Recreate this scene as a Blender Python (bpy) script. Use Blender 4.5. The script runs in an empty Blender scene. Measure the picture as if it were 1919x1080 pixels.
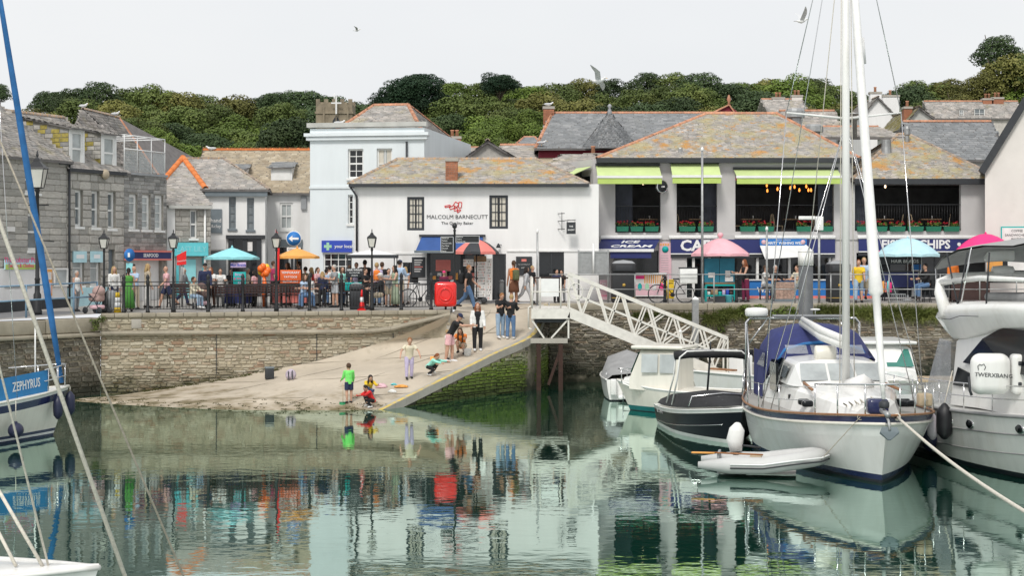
import bpy, bmesh, math, random
import numpy as np
from mathutils import Vector, Matrix
from mathutils.bvhtree import BVHTree
random.seed(7); rng = np.random.default_rng(7)
R = math.radians; PI = math.pi
sc = bpy.context.scene
COL = sc.collection
# ---------------------------------------------------------------- camera
F, CX, HZ, CH = 3200.0, 959.5, 490.0, 4.7      # focal length and horizon in photo pixels, eye height above the water
cam = bpy.data.cameras.new('camera'); camo = bpy.data.objects.new('camera', cam); COL.objects.link(camo)
cam.sensor_width = 36; cam.lens = 36*F/1919; cam.clip_start = .5; cam.clip_end = 3000
camo.location = (0, 0, CH); camo.rotation_euler = (R(90), 0, 0); cam.shift_y = (HZ-540)/1919
sc.camera = camo
# ---------------------------------------------------------------- sky, sun, exposure
wd = bpy.data.worlds.new('World'); sc.world = wd; wd.use_nodes = True
nt = wd.node_tree; nt.nodes.clear()
o_ = nt.nodes.new('ShaderNodeOutputWorld'); bg = nt.nodes.new('ShaderNodeBackground'); sk = nt.nodes.new('ShaderNodeTexSky')
sk.sky_type = 'NISHITA'; sk.sun_disc = False; sk.sun_elevation = R(50); sk.sun_rotation = R(196); sk.dust_density = 4; sk.air_density = 1.5
tc = nt.nodes.new('ShaderNodeTexCoord'); nz = nt.nodes.new('ShaderNodeTexNoise'); nz.inputs['Scale'].default_value = 2.2; nz.inputs['Detail'].default_value = 5
mp = nt.nodes.new('ShaderNodeMapping'); mp.inputs['Scale'].default_value = (1, 1, 2.5)
rp = nt.nodes.new('ShaderNodeValToRGB'); rp.color_ramp.elements[0].position = .3; rp.color_ramp.elements[1].position = .75
rp.color_ramp.elements[0].color = (6.5, 6.65, 6.9, 1); rp.color_ramp.elements[1].color = (7.3, 7.35, 7.4, 1)   # cloud deck, in the sky's own units
mx = nt.nodes.new('ShaderNodeMix'); mx.data_type = 'RGBA'; mx.inputs[0].default_value = .93
nt.links.new(tc.outputs['Generated'], mp.inputs[0]); nt.links.new(mp.outputs[0], nz.inputs['Vector']); nt.links.new(nz.outputs['Fac'], rp.inputs[0])
nt.links.new(sk.outputs[0], mx.inputs[6]); nt.links.new(rp.outputs[0], mx.inputs[7]); nt.links.new(mx.outputs[2], bg.inputs[0])
bg.inputs[1].default_value = .085; nt.links.new(bg.outputs[0], o_.inputs[0])
sl = bpy.data.lights.new('sun', 'SUN'); sl.energy = 1.5; sl.angle = R(14); sl.color = (1, .97, .92)
so = bpy.data.objects.new('sun', sl); COL.objects.link(so)
def sun_dir(el, az):   # az measured from +Y towards +X: where the sun stands
    return Vector((math.sin(az)*math.cos(el), math.cos(az)*math.cos(el), math.sin(el)))
so.rotation_euler = sun_dir(R(50), R(196)).to_track_quat('Z', 'Y').to_euler(); so.location = (0, 0, 60)
sc.view_settings.view_transform = 'Standard'; sc.view_settings.look = 'None'; sc.view_settings.gamma = 1; sc.view_settings.exposure = .62
sc.render.resolution_x = 1024; sc.render.resolution_y = 577
sc.render.engine = 'CYCLES'; sc.cycles.max_bounces = 6; sc.cycles.diffuse_bounces = 3; sc.cycles.glossy_bounces = 3; sc.cycles.transparent_max_bounces = 8
# ---------------------------------------------------------------- helpers
def W(u, v, Y): return Vector(((u-CX)*Y/F, Y, CH-(v-HZ)*Y/F))     # photo pixel + distance -> point
def srgb(r, g, b):
    f = lambda c: (c/255/12.92 if c <= 10 else ((c/255+.055)/1.055)**2.4)
    return (f(r), f(g), f(b))
MATS = {}
def mat(name, col, rough=.6, var=.12, scale=4.0, rnd=0.0, bump=0.0, bscale=None, metal=0.0, spec=.5, coat=0.0, emit=0.0, pal=None,
        stain=None, grow=None, trans=0.0, alpha=1.0, stretch=None):
    """Principled material: colour, noise variation, per-piece variation, stain = list of (colour, noise scale, low, high, amount), grow = (colour, z0, z1)."""
    if name in MATS: return name
    m = bpy.data.materials.new(name); m.use_nodes = True; n = m.node_tree.nodes; L = m.node_tree.links; n.clear()
    out = n.new('ShaderNodeOutputMaterial'); b = n.new('ShaderNodeBsdfPrincipled'); L.new(b.outputs[0], out.inputs[0])
    b.inputs['Roughness'].default_value = rough; b.inputs['Metallic'].default_value = metal; b.inputs['Specular IOR Level'].default_value = spec
    b.inputs['Coat Weight'].default_value = coat; b.inputs['Alpha'].default_value = alpha
    if trans: b.inputs['Transmission Weight'].default_value = trans
    tcn = n.new('ShaderNodeTexCoord'); co = tcn.outputs['Object']
    geo = n.new('ShaderNodeNewGeometry')
    if stretch:
        mpn = n.new('ShaderNodeMapping'); mpn.inputs['Scale'].default_value = stretch; L.new(co, mpn.inputs[0]); co = mpn.outputs[0]
    rndv = None
    if rnd or pal:
        oi = n.new('ShaderNodeObjectInfo'); a = n.new('ShaderNodeMath'); a.operation = 'ADD'; fr = n.new('ShaderNodeMath'); fr.operation = 'FRACT'
        L.new(oi.outputs['Random'], a.inputs[0]); L.new(geo.outputs['Random Per Island'], a.inputs[1]); L.new(a.outputs[0], fr.inputs[0]); rndv = fr.outputs[0]
    if pal:
        r = n.new('ShaderNodeValToRGB'); r.color_ramp.interpolation = 'LINEAR'; el = r.color_ramp.elements
        while len(el) < len(pal): el.new(.5)
        for i, c in enumerate(pal): el[i].position = i/max(1, len(pal)-1); el[i].color = (*c, 1)
        L.new(rndv, r.inputs[0]); cur = r.outputs[0]
    else:
        c = n.new('ShaderNodeRGB'); c.outputs[0].default_value = (*col, 1); cur = c.outputs[0]
    def mul(cur, val):
        h = n.new('ShaderNodeHueSaturation'); L.new(cur, h.inputs['Color']); L.new(val, h.inputs['Value']); return h.outputs[0]
    def rng_(val, lo, hi, a0=0., a1=1.):
        q = n.new('ShaderNodeMapRange'); q.inputs[1].default_value = a0; q.inputs[2].default_value = a1; q.inputs[3].default_value = lo; q.inputs[4].default_value = hi
        L.new(val, q.inputs[0]); return q.outputs[0]
    def noise(s, det=4):
        t = n.new('ShaderNodeTexNoise'); t.inputs['Scale'].default_value = s; t.inputs['Detail'].default_value = det; t.inputs['Roughness'].default_value = .6
        L.new(co, t.inputs['Vector']); return t.outputs['Fac']
    if var: cur = mul(cur, rng_(noise(scale), 1-var*1.6, 1+var*1.6, .25, .75))
    if rnd: cur = mul(cur, rng_(rndv, 1-rnd, 1+rnd))
    for st in (stain or []):
        sc_, s_, lo, hi, am = st
        mk = rng_(noise(s_, 6), 0, am, lo, hi); x = n.new('ShaderNodeMix'); x.data_type = 'RGBA'; L.new(mk, x.inputs[0]); L.new(cur, x.inputs[6]); x.inputs[7].default_value = (*sc_, 1); cur = x.outputs[2]
    if grow:
        for gc, z0, z1 in grow:
            sp = n.new('ShaderNodeSeparateXYZ'); L.new(geo.outputs['Position'], sp.inputs[0])
            ad = n.new('ShaderNodeMath'); ad.operation = 'ADD'; L.new(sp.outputs[2], ad.inputs[0]); L.new(rng_(noise(1.3, 5), -.55, .55, .25, .75), ad.inputs[1])
            mk = rng_(ad.outputs[0], .92, 0, z0, z1); x = n.new('ShaderNodeMix'); x.data_type = 'RGBA'; L.new(mk, x.inputs[0]); L.new(cur, x.inputs[6]); x.inputs[7].default_value = (*gc, 1); cur = x.outputs[2]
    L.new(cur, b.inputs['Base Color'])
    if emit:
        L.new(cur, b.inputs['Emission Color']); b.inputs['Emission Strength'].default_value = emit
    if bump:
        bp = n.new('ShaderNodeBump'); bp.inputs['Strength'].default_value = bump; bp.inputs['Distance'].default_value = .02
        L.new(noise(bscale or scale*4, 6), bp.inputs['Height']); L.new(bp.outputs[0], b.inputs['Normal'])
    MATS[name] = m; return name
def RX(a): return Matrix.Rotation(a, 4, 'X')
def RY(a): return Matrix.Rotation(a, 4, 'Y')
def RZ(a): return Matrix.Rotation(a, 4, 'Z')
def TR(*p): return Matrix.Translation(Vector(p[0]) if len(p) == 1 else Vector(p))
class MB:
    """Collects shapes; build() links them as one mesh object."""
    def __init__(s): s.v = []; s.f = []; s.mi = []; s.sm = []; s.mats = []; s.T = None
    def add(s, vs, fs, m, smooth=False):
        o = len(s.v); T = s.T
        s.v += [tuple(T @ Vector(p)) if T else tuple(p) for p in vs]
        if m not in s.mats: s.mats.append(m)
        k = s.mats.index(m)
        for f in fs: s.f.append(tuple(i+o for i in f)); s.mi.append(k); s.sm.append(smooth)
        return s
    def box(s, x0, x1, y0, y1, z0, z1, m):
        if x1 < x0: x0, x1 = x1, x0
        if y1 < y0: y0, y1 = y1, y0
        if z1 < z0: z0, z1 = z1, z0
        return s.add([(x0,y0,z0),(x1,y0,z0),(x1,y1,z0),(x0,y1,z0),(x0,y0,z1),(x1,y0,z1),(x1,y1,z1),(x0,y1,z1)],
                     [(0,3,2,1),(4,5,6,7),(0,1,5,4),(1,2,6,5),(2,3,7,6),(3,0,4,7)], m)
    def rbox(s, x0, x1, y0, y1, z0, z1, m, r=.03, n=3, smooth=True):   # box rounded in plan and at its top and bottom edges
        r = min(r, abs(x1-x0)*.49, abs(y1-y0)*.49, abs(z1-z0)*.49); rings = []
        def ring(ins, z):
            q = []; rr = max(r-ins, .0005)
            for (cx_, cy_, a0) in ((x1-r, y1-r, 0), (x0+r, y1-r, PI/2), (x0+r, y0+r, PI), (x1-r, y0+r, 1.5*PI)):
                for k in range(n+1):
                    a = a0+PI/2*k/n; q.append((cx_+rr*math.cos(a), cy_+rr*math.sin(a), z))
            return q
        for k in range(n+1):
            a = PI/2*k/n; rings.append(ring(r*(1-math.sin(a)), z0+r*(1-math.cos(a))))
        for k in range(n+1):
            a = PI/2*k/n; rings.append(ring(r*(1-math.cos(a)), z1-r*(1-math.sin(a))))
        return s.loft(rings, m, smooth=smooth)
    def loft(s, rings, m, smooth=True, cap=True, close=True, loop=False):
        n = len(rings[0]); vs = [p for r in rings for p in r]; fs = []
        K = len(rings)
        for i in range(K if loop else K-1):
            a = i*n; c = ((i+1) % K)*n
            for j in range(n if close else n-1):
                k = (j+1) % n; fs.append((a+j, a+k, c+k, c+j))
        if cap and close and not loop: fs.append(tuple(reversed(range(n)))); fs.append(tuple(range((K-1)*n, K*n)))
        return s.add(vs, fs, m, smooth)
    def grid(s, rows, m, smooth=True): return s.loft(rows, m, smooth, cap=False, close=False)
    def tube(s, pts, r, m, n=8, cap=True, loop=False, smooth=True, flat=1.0):
        pts = [Vector(p) for p in pts]; K = len(pts); rings = []; up = None
        for i, p in enumerate(pts):
            d = (pts[(i+1) % K] if (loop or i < K-1) else p)-(pts[i-1] if (loop or i > 0) else p)
            if d.length < 1e-9: d = Vector((0, 0, 1))
            d.normalize()
            if up is None: up = Vector((0, 0, 1)) if abs(d.z) < .9 else Vector((0, 1, 0))
            a = d.cross(up)
            if a.length < 1e-6: a = d.orthogonal()
            a.normalize(); c = a.cross(d).normalized(); up = c
            rr = r[i] if isinstance(r, (list, tuple)) else r
            rings.append([tuple(p+a*rr*math.cos(2*PI*k/n)+c*rr*flat*math.sin(2*PI*k/n)) for k in range(n)])
        return s.loft(rings, m, smooth, cap, True, loop)
    def bar(s, p, q, w, d, m, up=(0, 0, 1)):
        p = Vector(p); q = Vector(q); t = (q-p).normalized(); up = Vector(up)
        if abs(t.dot(up)) > .98: up = Vector((0, 1, 0))
        a = t.cross(up).normalized()*w/2; c = a.cross(t).normalized()*d/2
        rg = lambda o: [tuple(o-a-c), tuple(o+a-c), tuple(o+a+c), tuple(o-a+c)]
        return s.loft([rg(p), rg(q)], m, smooth=False)
    def lathe(s, prof, m, c=(0, 0, 0), n=14, smooth=True, M=None, sx=1, sy=1):
        rings = []
        for r, z in prof: rings.append([(r*math.cos(2*PI*k/n)*sx, r*math.sin(2*PI*k/n)*sy, z) for k in range(n)])
        if M is None: M = TR(c)
        rings = [[tuple(M @ Vector(p)) for p in q] for q in rings]
        return s.loft(rings, m, smooth)
    def ell(s, c, r, m, n=12, k=8, M=None):
        if not isinstance(r, (list, tuple)): r = (r, r, r)
        pr = [(max(math.sin(PI*i/k), .02), -math.cos(PI*i/k)) for i in range(k+1)]
        B = TR(c) @ (M or Matrix()) @ Matrix.Diagonal((*r, 1))
        return s.lathe(pr, m, n=n, M=B)
    def prism(s, poly, y0, y1, m):     # polygon of (x, z) extruded in y
        n = len(poly); a = sum(poly[i][0]*poly[(i+1) % n][1]-poly[(i+1) % n][0]*poly[i][1] for i in range(n))
        if a < 0: poly = poly[::-1]
        return s.add([(x, y0, z) for x, z in poly]+[(x, y1, z) for x, z in poly], [tuple(range(n)), tuple(reversed(range(n, 2*n)))]+[((i+1) % n, i, i+n, (i+1) % n+n) for i in range(n)], m)
    def slab(s, pts, t, m):            # polygon in space, thickened downwards
        n = len(pts); return s.add([tuple(p) for p in pts]+[(p[0], p[1], p[2]-t) for p in pts], [tuple(range(n)), tuple(reversed(range(n, 2*n)))]+[((i+1) % n, i, i+n, (i+1) % n+n) for i in range(n)], m)
    def mesh(s, me, m, M):
        s.add([tuple(M @ v.co) for v in me.vertices], [tuple(p.vertices) for p in me.polygons], m)
        return s
    def text(s, body, size, m, M, ex=.004, bold=0.0, align='CENTER', sx=1.0, shear=0):
        return s.mesh(text_mesh(body, size, ex, bold, align, shear), m, M @ Matrix.Diagonal((sx, 1, 1, 1)))
    def build(s, name, parent=None, loc=None, rz=0, label=None, cat=None, group=None, kind=None, auto=None):
        me = bpy.data.meshes.new(name); me.from_pydata(s.v, [], s.f)
        for k in s.mats: me.materials.append(MATS[k])
        me.polygons.foreach_set('material_index', s.mi); me.polygons.foreach_set('use_smooth', s.sm); me.update()
        return link(name, me, parent, loc, rz, label, cat, group, kind)
def link(name, me, parent=None, loc=None, rz=0, label=None, cat=None, group=None, kind=None):
    o = bpy.data.objects.new(name, me); COL.objects.link(o)
    if parent: o.parent = parent
    if loc is not None: o.location = loc
    if rz: o.rotation_euler = (0, 0, rz)
    if label: o['label'] = label
    if cat: o['category'] = cat
    if group: o['group'] = group
    if kind: o['kind'] = kind
    return o
def thing(name, label, cat, loc=(0, 0, 0), rz=0, group=None):
    return link(name, None, None, loc, rz, label, cat, group)
def dup(root, loc, rz=0, label=None, scale=None):
    r = root.copy(); COL.objects.link(r); r.location = loc; r.rotation_euler = (0, 0, rz)
    if scale: r.scale = scale
    if label: r['label'] = label
    for ch in list(root.children):
        c = ch.copy(); COL.objects.link(c); c.parent = r
        for g in list(ch.children):
            d = g.copy(); COL.objects.link(d); d.parent = c
    return r
_TX = {}
def text_mesh(body, size, ex=.004, bold=0.0, align='CENTER', shear=0):
    k = (body, size, ex, bold, align, shear)
    if k not in _TX:
        c = bpy.data.curves.new('lettering', 'FONT'); c.body = body; c.size = size; c.extrude = ex; c.offset = bold*size; c.align_x = align; c.align_y = 'CENTER'; c.resolution_u = 2; c.shear = shear
        o = bpy.data.objects.new('lettering', c); COL.objects.link(o); dg = bpy.context.evaluated_depsgraph_get()
        _TX[k] = bpy.data.meshes.new_from_object(o.evaluated_get(dg)); bpy.data.objects.remove(o); bpy.data.curves.remove(c)
    return _TX[k]
FRONT = RX(R(90))     # lettering that stands up and faces -y
def npmesh(name, V, Fq, mats, mi=None, smooth=False):     # fast mesh from arrays of vertices and quads
    me = bpy.data.meshes.new(name); V = np.asarray(V, np.float32).reshape(-1, 3); Fq = np.asarray(Fq, np.int32); n = Fq.shape[1]
    me.vertices.add(len(V)); me.vertices.foreach_set('co', V.ravel()); me.loops.add(Fq.size); me.loops.foreach_set('vertex_index', Fq.ravel())
    me.polygons.add(len(Fq)); me.polygons.foreach_set('loop_start', np.arange(0, Fq.size, n, dtype=np.int32)); me.polygons.foreach_set('loop_total', np.full(len(Fq), n, np.int32))
    for k in mats: me.materials.append(MATS[k])
    if mi is not None: me.polygons.foreach_set('material_index', mi)
    if smooth: me.polygons.foreach_set('use_smooth', np.ones(len(Fq), bool))
    me.update(calc_edges=True); return me
class Frame:
    """A vertical plane through two photo columns at given distances: local x runs along it, -y faces the viewer, z is height over the base."""
    def __init__(s, u0, Y0, u1, Y1, zb):
        s.o = Vector(((u0-CX)*Y0/F, Y0)); e = Vector(((u1-CX)*Y1/F, Y1)); s.d = (e-s.o).normalized(); s.len = (e-s.o).length
        s.zb = zb; s.rz = math.atan2(s.d.y, s.d.x); s.n = Vector((-s.d.y, s.d.x)); s.loc = (s.o.x, s.o.y, zb)
    def px(s, u, v, yo=0.0):
        dx = (u-CX)/F; o = s.o+s.n*yo        # t*(dx,1) = o + x*d
        den = dx*s.d.y-s.d.x; x = (o.x-dx*o.y)/den; t = o.y+x*s.d.y
        return x, CH-(v-HZ)*t/F-s.zb
    def rect(s, u0, u1, v0, v1, yo=0.0):    # rectangle on the plane; heights taken at its middle
        um = (u0+u1)/2; return s.px(u0, v0, yo)[0], s.px(u1, v0, yo)[0], s.px(um, v1, yo)[1], s.px(um, v0, yo)[1]
    def world(s, x, y, z): p = s.o+s.d*x+s.n*y; return Vector((p.x, p.y, z+s.zb))
def wall_holes(mb, x0, x1, z0, z1, holes, m, depth=.16, y=0.0, mr=None):
    """wall front with rectangular openings and their reveals"""
    xs = sorted({x0, x1, *[min(max(h[k], x0), x1) for h in holes for k in (0, 1)]}); zs = sorted({z0, z1, *[min(max(h[k], z0), z1) for h in holes for k in (2, 3)]})
    for i in range(len(xs)-1):
        for j in range(len(zs)-1):
            a, b, c, d = xs[i], xs[i+1], zs[j], zs[j+1]; cx_, cz = (a+b)/2, (c+d)/2
            if any(h[0] < cx_ < h[1] and h[2] < cz < h[3] for h in holes): continue
            mb.add([(a, y, c), (b, y, c), (b, y, d), (a, y, d)], [(0, 1, 2, 3)], m)
    for a, b, c, d in [h[:4] for h in holes]:
        q = [(a, c), (b, c), (b, d), (a, d)]
        for i in range(4):
            p, r = q[i], q[(i+1) % 4]
            mb.add([(p[0], y, p[1]), (p[0], y+depth, p[1]), (r[0], y+depth, r[1]), (r[0], y, r[1])], [(3, 2, 1, 0)], mr or m)
def window(parent, r, depth=.14, m='win_white', g='glass_dark', nx=1, nz=1, fw=.06, sill='win_white', y=0.0, curtain=None, mid=False, name='window'):
    x0, x1, z0, z1 = r; mb = MB(); ya, yb = y+depth-.05, y+depth+.02
    mb.box(x0, x0+fw, ya, yb, z0, z1, m); mb.box(x1-fw, x1, ya, yb, z0, z1, m); mb.box(x0+fw, x1-fw, ya, yb, z1-fw, z1, m); mb.box(x0+fw, x1-fw, ya, yb, z0, z0+fw, m)
    for i in range(1, nx): x = x0+(x1-x0)*i/nx; mb.box(x-.016, x+.016, ya+.01, yb, z0+fw, z1-fw, m)
    for i in range(1, nz):
        z = z0+(z1-z0)*i/nz; t = .035 if (mid and i == nz//2) else .016
        mb.box(x0+fw, x1-fw, ya+.008, yb, z-t, z+t, m)
    o = mb.build(name, parent)
    p = MB(); p.add([(x0+fw*.5, yb-.02, z0+fw*.5), (x1-fw*.5, yb-.02, z0+fw*.5), (x1-fw*.5, yb-.02, z1-fw*.5), (x0+fw*.5, yb-.02, z1-fw*.5)], [(0, 1, 2, 3)], g); p.build('pane', o)
    if curtain:
        c = MB(); w = (x1-x0)*.3
        for (a, b) in ((x0+fw, x0+fw+w), (x1-fw-w, x1-fw)):
            n = 7; c.grid([[(a+(b-a)*k/n, yb-.024-.012*(k % 2), z) for k in range(n+1)] for z in (z0, z1)], curtain)
        c.build('curtain', o)
    if sill: MB().box(x0-.06, x1+.06, y-.06, y+.06, z0-.09, z0-.002, sill).build('sill', o)
    return o
def slates(parent, polys, m, w=.24, g=.14, name='slates', lift=.02, seed=1):
    """overlapping roof slates laid over planar polygons, joined into one mesh"""
    rg = np.random.default_rng(seed); VV = []
    for P in polys:
        P = [Vector(p) for p in P]; nrm = (P[1]-P[0]).cross(P[2]-P[0]).normalized()
        if nrm.z < 0: nrm = -nrm
        e1 = Vector((0, 0, 1)).cross(nrm); e1 = e1.normalized() if e1.length > 1e-4 else Vector((1, 0, 0)); e2 = nrm.cross(e1)
        q = np.array([((p-P[0]).dot(e1), (p-P[0]).dot(e2)) for p in P]); mn, mxx = q.min(0), q.max(0)
        xs, ys = [], []
        for j, y in enumerate(np.arange(mn[1], mxx[1]+g*.5, g)):
            x = mn[0]-w*(j % 2)*.5-rg.random()*.08
            row = np.arange(x, mxx[0]+w, w); row = row+rg.normal(0, w*.06, len(row)); xs.append(row); ys.append(np.full(len(row), y))
        x = np.concatenate(xs); y = np.concatenate(ys); cx_, cy = x+w*.5, y+g*.6
        ins = np.zeros(len(x), bool); n = len(q)
        for i in range(n):
            (ax, ay), (bx, by) = q[i], q[(i+1) % n]
            if abs(by-ay) < 1e-9: continue
            c = ((ay > cy) != (by > cy)) & (cx_ < (bx-ax)*(cy-ay)/(by-ay)+ax); ins ^= c
        x, y = x[ins], y[ins]; k = len(x)
        if not k: continue
        w1 = x+w*(.955-.03*rg.random(k)); ll = y+rg.normal(-.01, .008, k); hh = y+g*1.55; th = lift*(1+.5*rg.random(k)); tl = rg.normal(0, .004, k)
        E1, E2, N, O = (np.array(t[:]) for t in (e1, e2, nrm, P[0]))
        pt = lambda a, b, h: O+a[:, None]*E1+b[:, None]*E2+h[:, None]*N
        V = np.stack([pt(x, ll, th+tl), pt(w1, ll+rg.normal(0, .006, k), th-tl), pt(w1, hh, np.full(k, .003)), pt(x, hh, np.full(k, .003)), pt(x, ll, np.full(k, -.01)), pt(w1, ll, np.full(k, -.01))], 1)
        VV.append(V.reshape(-1, 3))
    if not VV: return None
    V = np.concatenate(VV); k = len(V)//6; b = np.arange(k)[:, None]*6
    Fq = np.stack([b+np.array([0, 1, 2, 3]), b+np.array([4, 5, 1, 0])], 1).reshape(-1, 4)
    return link(name, npmesh(name, V, Fq, [m]), parent, kind='stuff')
_RT = {}
def ridge(parent, p, q, m, r=.12, ln=.42, name='ridge_tile'):
    """half-round ridge tiles laid end to end, each its own piece"""
    p = Vector(p); q = Vector(q); L = (q-p).length; n = max(1, int(L/ln)); st = L/n; d = (q-p).normalized()
    key = (m, round(r, 3))
    if key not in _RT:
        mb = MB(); k = 6
        mb.loft([[(x, rr*math.cos(PI*i/k), rr*math.sin(PI*i/k)-.02) for i in range(k+1)]+[(x, (rr-.03)*math.cos(PI*i/k), (rr-.03)*math.sin(PI*i/k)-.02) for i in range(k, -1, -1)] for x, rr in ((0, r), (.93, r*.98), (.93, r*1.1), (1.0, r*1.1))], m, smooth=False)
        me = bpy.data.meshes.new(name); me.from_pydata(mb.v, [], mb.f); me.materials.append(MATS[m]); _RT[key] = me
    x = d; z = Vector((0, 0, 1)); y = z.cross(x).normalized(); z = x.cross(y)
    B = Matrix((x, y, z)).transposed().to_4x4()
    for i in range(n):
        o = link(name, _RT[key], parent); o.matrix_local = TR(p+d*st*i) @ B @ Matrix.Diagonal((st*.995, random.uniform(.95, 1.05), 1, 1))
def hip_roof(parent, x0, x1, y0, y1, ze, zr, rx0, rx1, m, base='roof_base', ry=None, rt='ridge_grey', w=.24, g=.14, seed=1, tiles=True, back=True, sl=True, r=.11):
    ry = (y0+y1)/2 if ry is None else ry
    A, B, C, D = (x0, y0, ze), (x1, y0, ze), (x1, y1, ze), (x0, y1, ze); E, G = (rx0, ry, zr), (rx1, ry, zr)
    mb = MB(); fr = [A, B, G, E]; ls = [D, A, E]; rs = [B, C, G]; bk = [C, D, E, G]
    for q in (fr, ls, rs, bk): mb.slab(q, .1, base)
    ro = mb.build('roof', parent)
    if sl: slates(ro, [fr, ls, rs]+([bk] if back else []), m, w, g, seed=seed)
    if tiles:
        ridge(ro, E, G, rt, r)
        if rx0 > x0+.05: ridge(ro, A, E, rt, r*.85); ridge(ro, D, E, rt, r*.85)
        if rx1 < x1-.05: ridge(ro, B, G, rt, r*.85); ridge(ro, C, G, rt, r*.85)
    return ro
_BK = {}
def block_mesh(m, k, jit=.05, ch=.12):
    key = (m, k, jit)
    if key not in _BK:
        rr = random.Random(k*31+5); mb = MB(); c = ch
        f = [(c, 0), (1-c, 0), (1, c), (1, 1-c), (1-c, 1), (c, 1), (0, 1-c), (0, c)]
        J = lambda a: a+rr.uniform(-jit, jit)
        outer = [(min(1, max(0, J(x))), 0., min(1, max(0, J(z)))) for x, z in f]
        inner = [(.5+(x-.5)*.86, -1+rr.uniform(-.25, .25), .5+(z-.5)*.8) for x, y, z in outer]
        mb.loft([[(x, .6, z) for x, y, z in outer], [(x, -.45, z) for x, y, z in outer], inner], m, smooth=False, cap=False)
        mb.f.append(tuple(range(16, 24))); mb.mi.append(0); mb.sm.append(False)
        me = bpy.data.meshes.new('block'); me.from_pydata(mb.v, [], mb.f); me.materials.append(MATS[m]); _BK[key] = me
    return _BK[key]
def masonry(parent, x0, x1, z0, z1, holes, m, ch=(.2, .28), ln=(.35, .8), proud=.03, joint=.012, name='stone', y=0.0, limit=300, keep=None, jit=.05, seed=3, rot=0.0):
    """stones of a wall laid in courses round its openings; the largest are pieces of their own, the rest one joined part"""
    rd = random.Random(seed); out = []; z = z0
    while z < z1-.04:
        h = rd.uniform(*ch); h = min(h, z1-z) if z1-z-h > ch[0]*.5 else z1-z
        x = x0-rd.random()*ln[0]*.8
        while x < x1-.03:
            w = rd.uniform(*ln)*(.7 if rd.random() < .3 else 1); a, b = max(x, x0), min(x+w, x1)
            segs = [(a, b)]
            for hx0, hx1, hz0, hz1 in [q[:4] for q in holes]:
                if z+h*.5 > hz0-h*.3 and z+h*.5 < hz1+h*.3:
                    ns = []
                    for (p, q) in segs:
                        if q <= hx0 or p >= hx1: ns.append((p, q)); continue
                        if p < hx0: ns.append((p, hx0))
                        if q > hx1: ns.append((hx1, q))
                    segs = ns
            for p, q in segs:
                if q-p > .06 and (keep is None or keep((p+q)/2, z+h)): out.append((p, q, z, z+h*rd.uniform(.92, 1)))
            x += w
        z += h
    out.sort(key=lambda t: -(t[1]-t[0])*(t[3]-t[2])); rest = MB()
    for i, (p, q, a, b) in enumerate(out):
        me = block_mesh(m, rd.randrange(8), jit); M = TR(p+joint/2, y, a+joint/2+rd.uniform(-rot, rot)*.6) @ RY(rd.uniform(-rot, rot)) @ Matrix.Diagonal((q-p-joint, proud*rd.uniform(.7, 1.35), b-a-joint, 1))
        if i < limit: o = link(name, me, parent); o.matrix_local = M
        else: rest.mesh(me, m, M)
    if rest.v: rest.build(name+'_infill', parent, kind='stuff')
def circle(c, r, n=12, M=None):
    return [Vector(c)+Vector((r*math.cos(2*PI*k/n), 0, r*math.sin(2*PI*k/n))) for k in range(n)]
# ================================================================ materials
mat('win_white', (.78, .78, .76), .45, .05); mat('win_dark', (.03, .034, .042), .45, .1); mat('win_grey', (.16, .19, .21), .5, .08)
mat('glass_dark', (.012, .014, .016), .06, .0, spec=.6); mat('glass_mid', (.16, .18, .19), .05, .25, 1.5, spec=.7); mat('glass_pale', (.42, .45, .45), .08, .2, 1.2, spec=.6)
mat('curtain', (.62, .58, .5), .9, .1)
mat('render_white', (.8, .79, .78), .85, .035, 1.2, bump=.15, bscale=40, stretch=(1.6, 1.6, .3), stain=[((.5, .48, .44), .5, .55, .8, .35), ((.42, .4, .36), 3.0, .66, .8, .3)])
mat('render_white_b', (.77, .765, .75), .85, .04, 1.5, bump=.15, bscale=40, stretch=(1.6, 1.6, .3), stain=[((.5, .48, .44), .7, .55, .85, .4)])
mat('render_blue', (.72, .77, .79), .85, .03, 1, bump=.1, bscale=40, stretch=(1.6, 1.6, .3), stain=[((.46, .5, .5), .45, .56, .8, .35)])
mat('render_grey', (.53, .515, .51), .85, .04, 1, bump=.1, bscale=40, stain=[((.33, .31, .3), .8, .58, .85, .35)])
mat('render_cream', (.7, .66, .62), .85, .04, 1, bump=.1, bscale=40, stain=[((.45, .41, .36), .6, .58, .8, .35)])
mat('stucco_grey', (.5, .5, .47), .85, .08, 2, bump=.2, stain=[((.3, .29, .26), 1.2, .5, .8, .5)])
mat('roof_base', (.16, .15, .145), .9, .15); mat('joint', (.27, .255, .225), .95, .2, 6, bump=.4)
SL = [(.27, .255, .235), (.33, .31, .285), (.38, .35, .32), (.29, .28, .27), (.35, .315, .285), (.42, .385, .355)]
OR = (.52, .24, .03); LM = (.42, .36, .16)
mat('slate_lichen', 0, .75, .18, 3, pal=SL, rnd=.12, bump=.3, stain=[(LM, 1.3, .44, .64, .65), (OR, .8, .56, .64, .75), (OR, 3.1, .58, .66, .7), ((.5, .48, .45), 2.4, .56, .72, .35)])
mat('slate_old', 0, .75, .18, 3, pal=SL, rnd=.12, bump=.3, stain=[(LM, .9, .55, .7, .45), ((.5, .48, .44), 1.3, .5, .7, .45)])
mat('slate_tan', 0, .8, .15, 3, pal=[(.38, .31, .22), (.46, .38, .27), (.34, .29, .22), (.5, .43, .32)], rnd=.12, bump=.3, stain=[((.28, .23, .16), .8, .55, .75, .5)])
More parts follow.
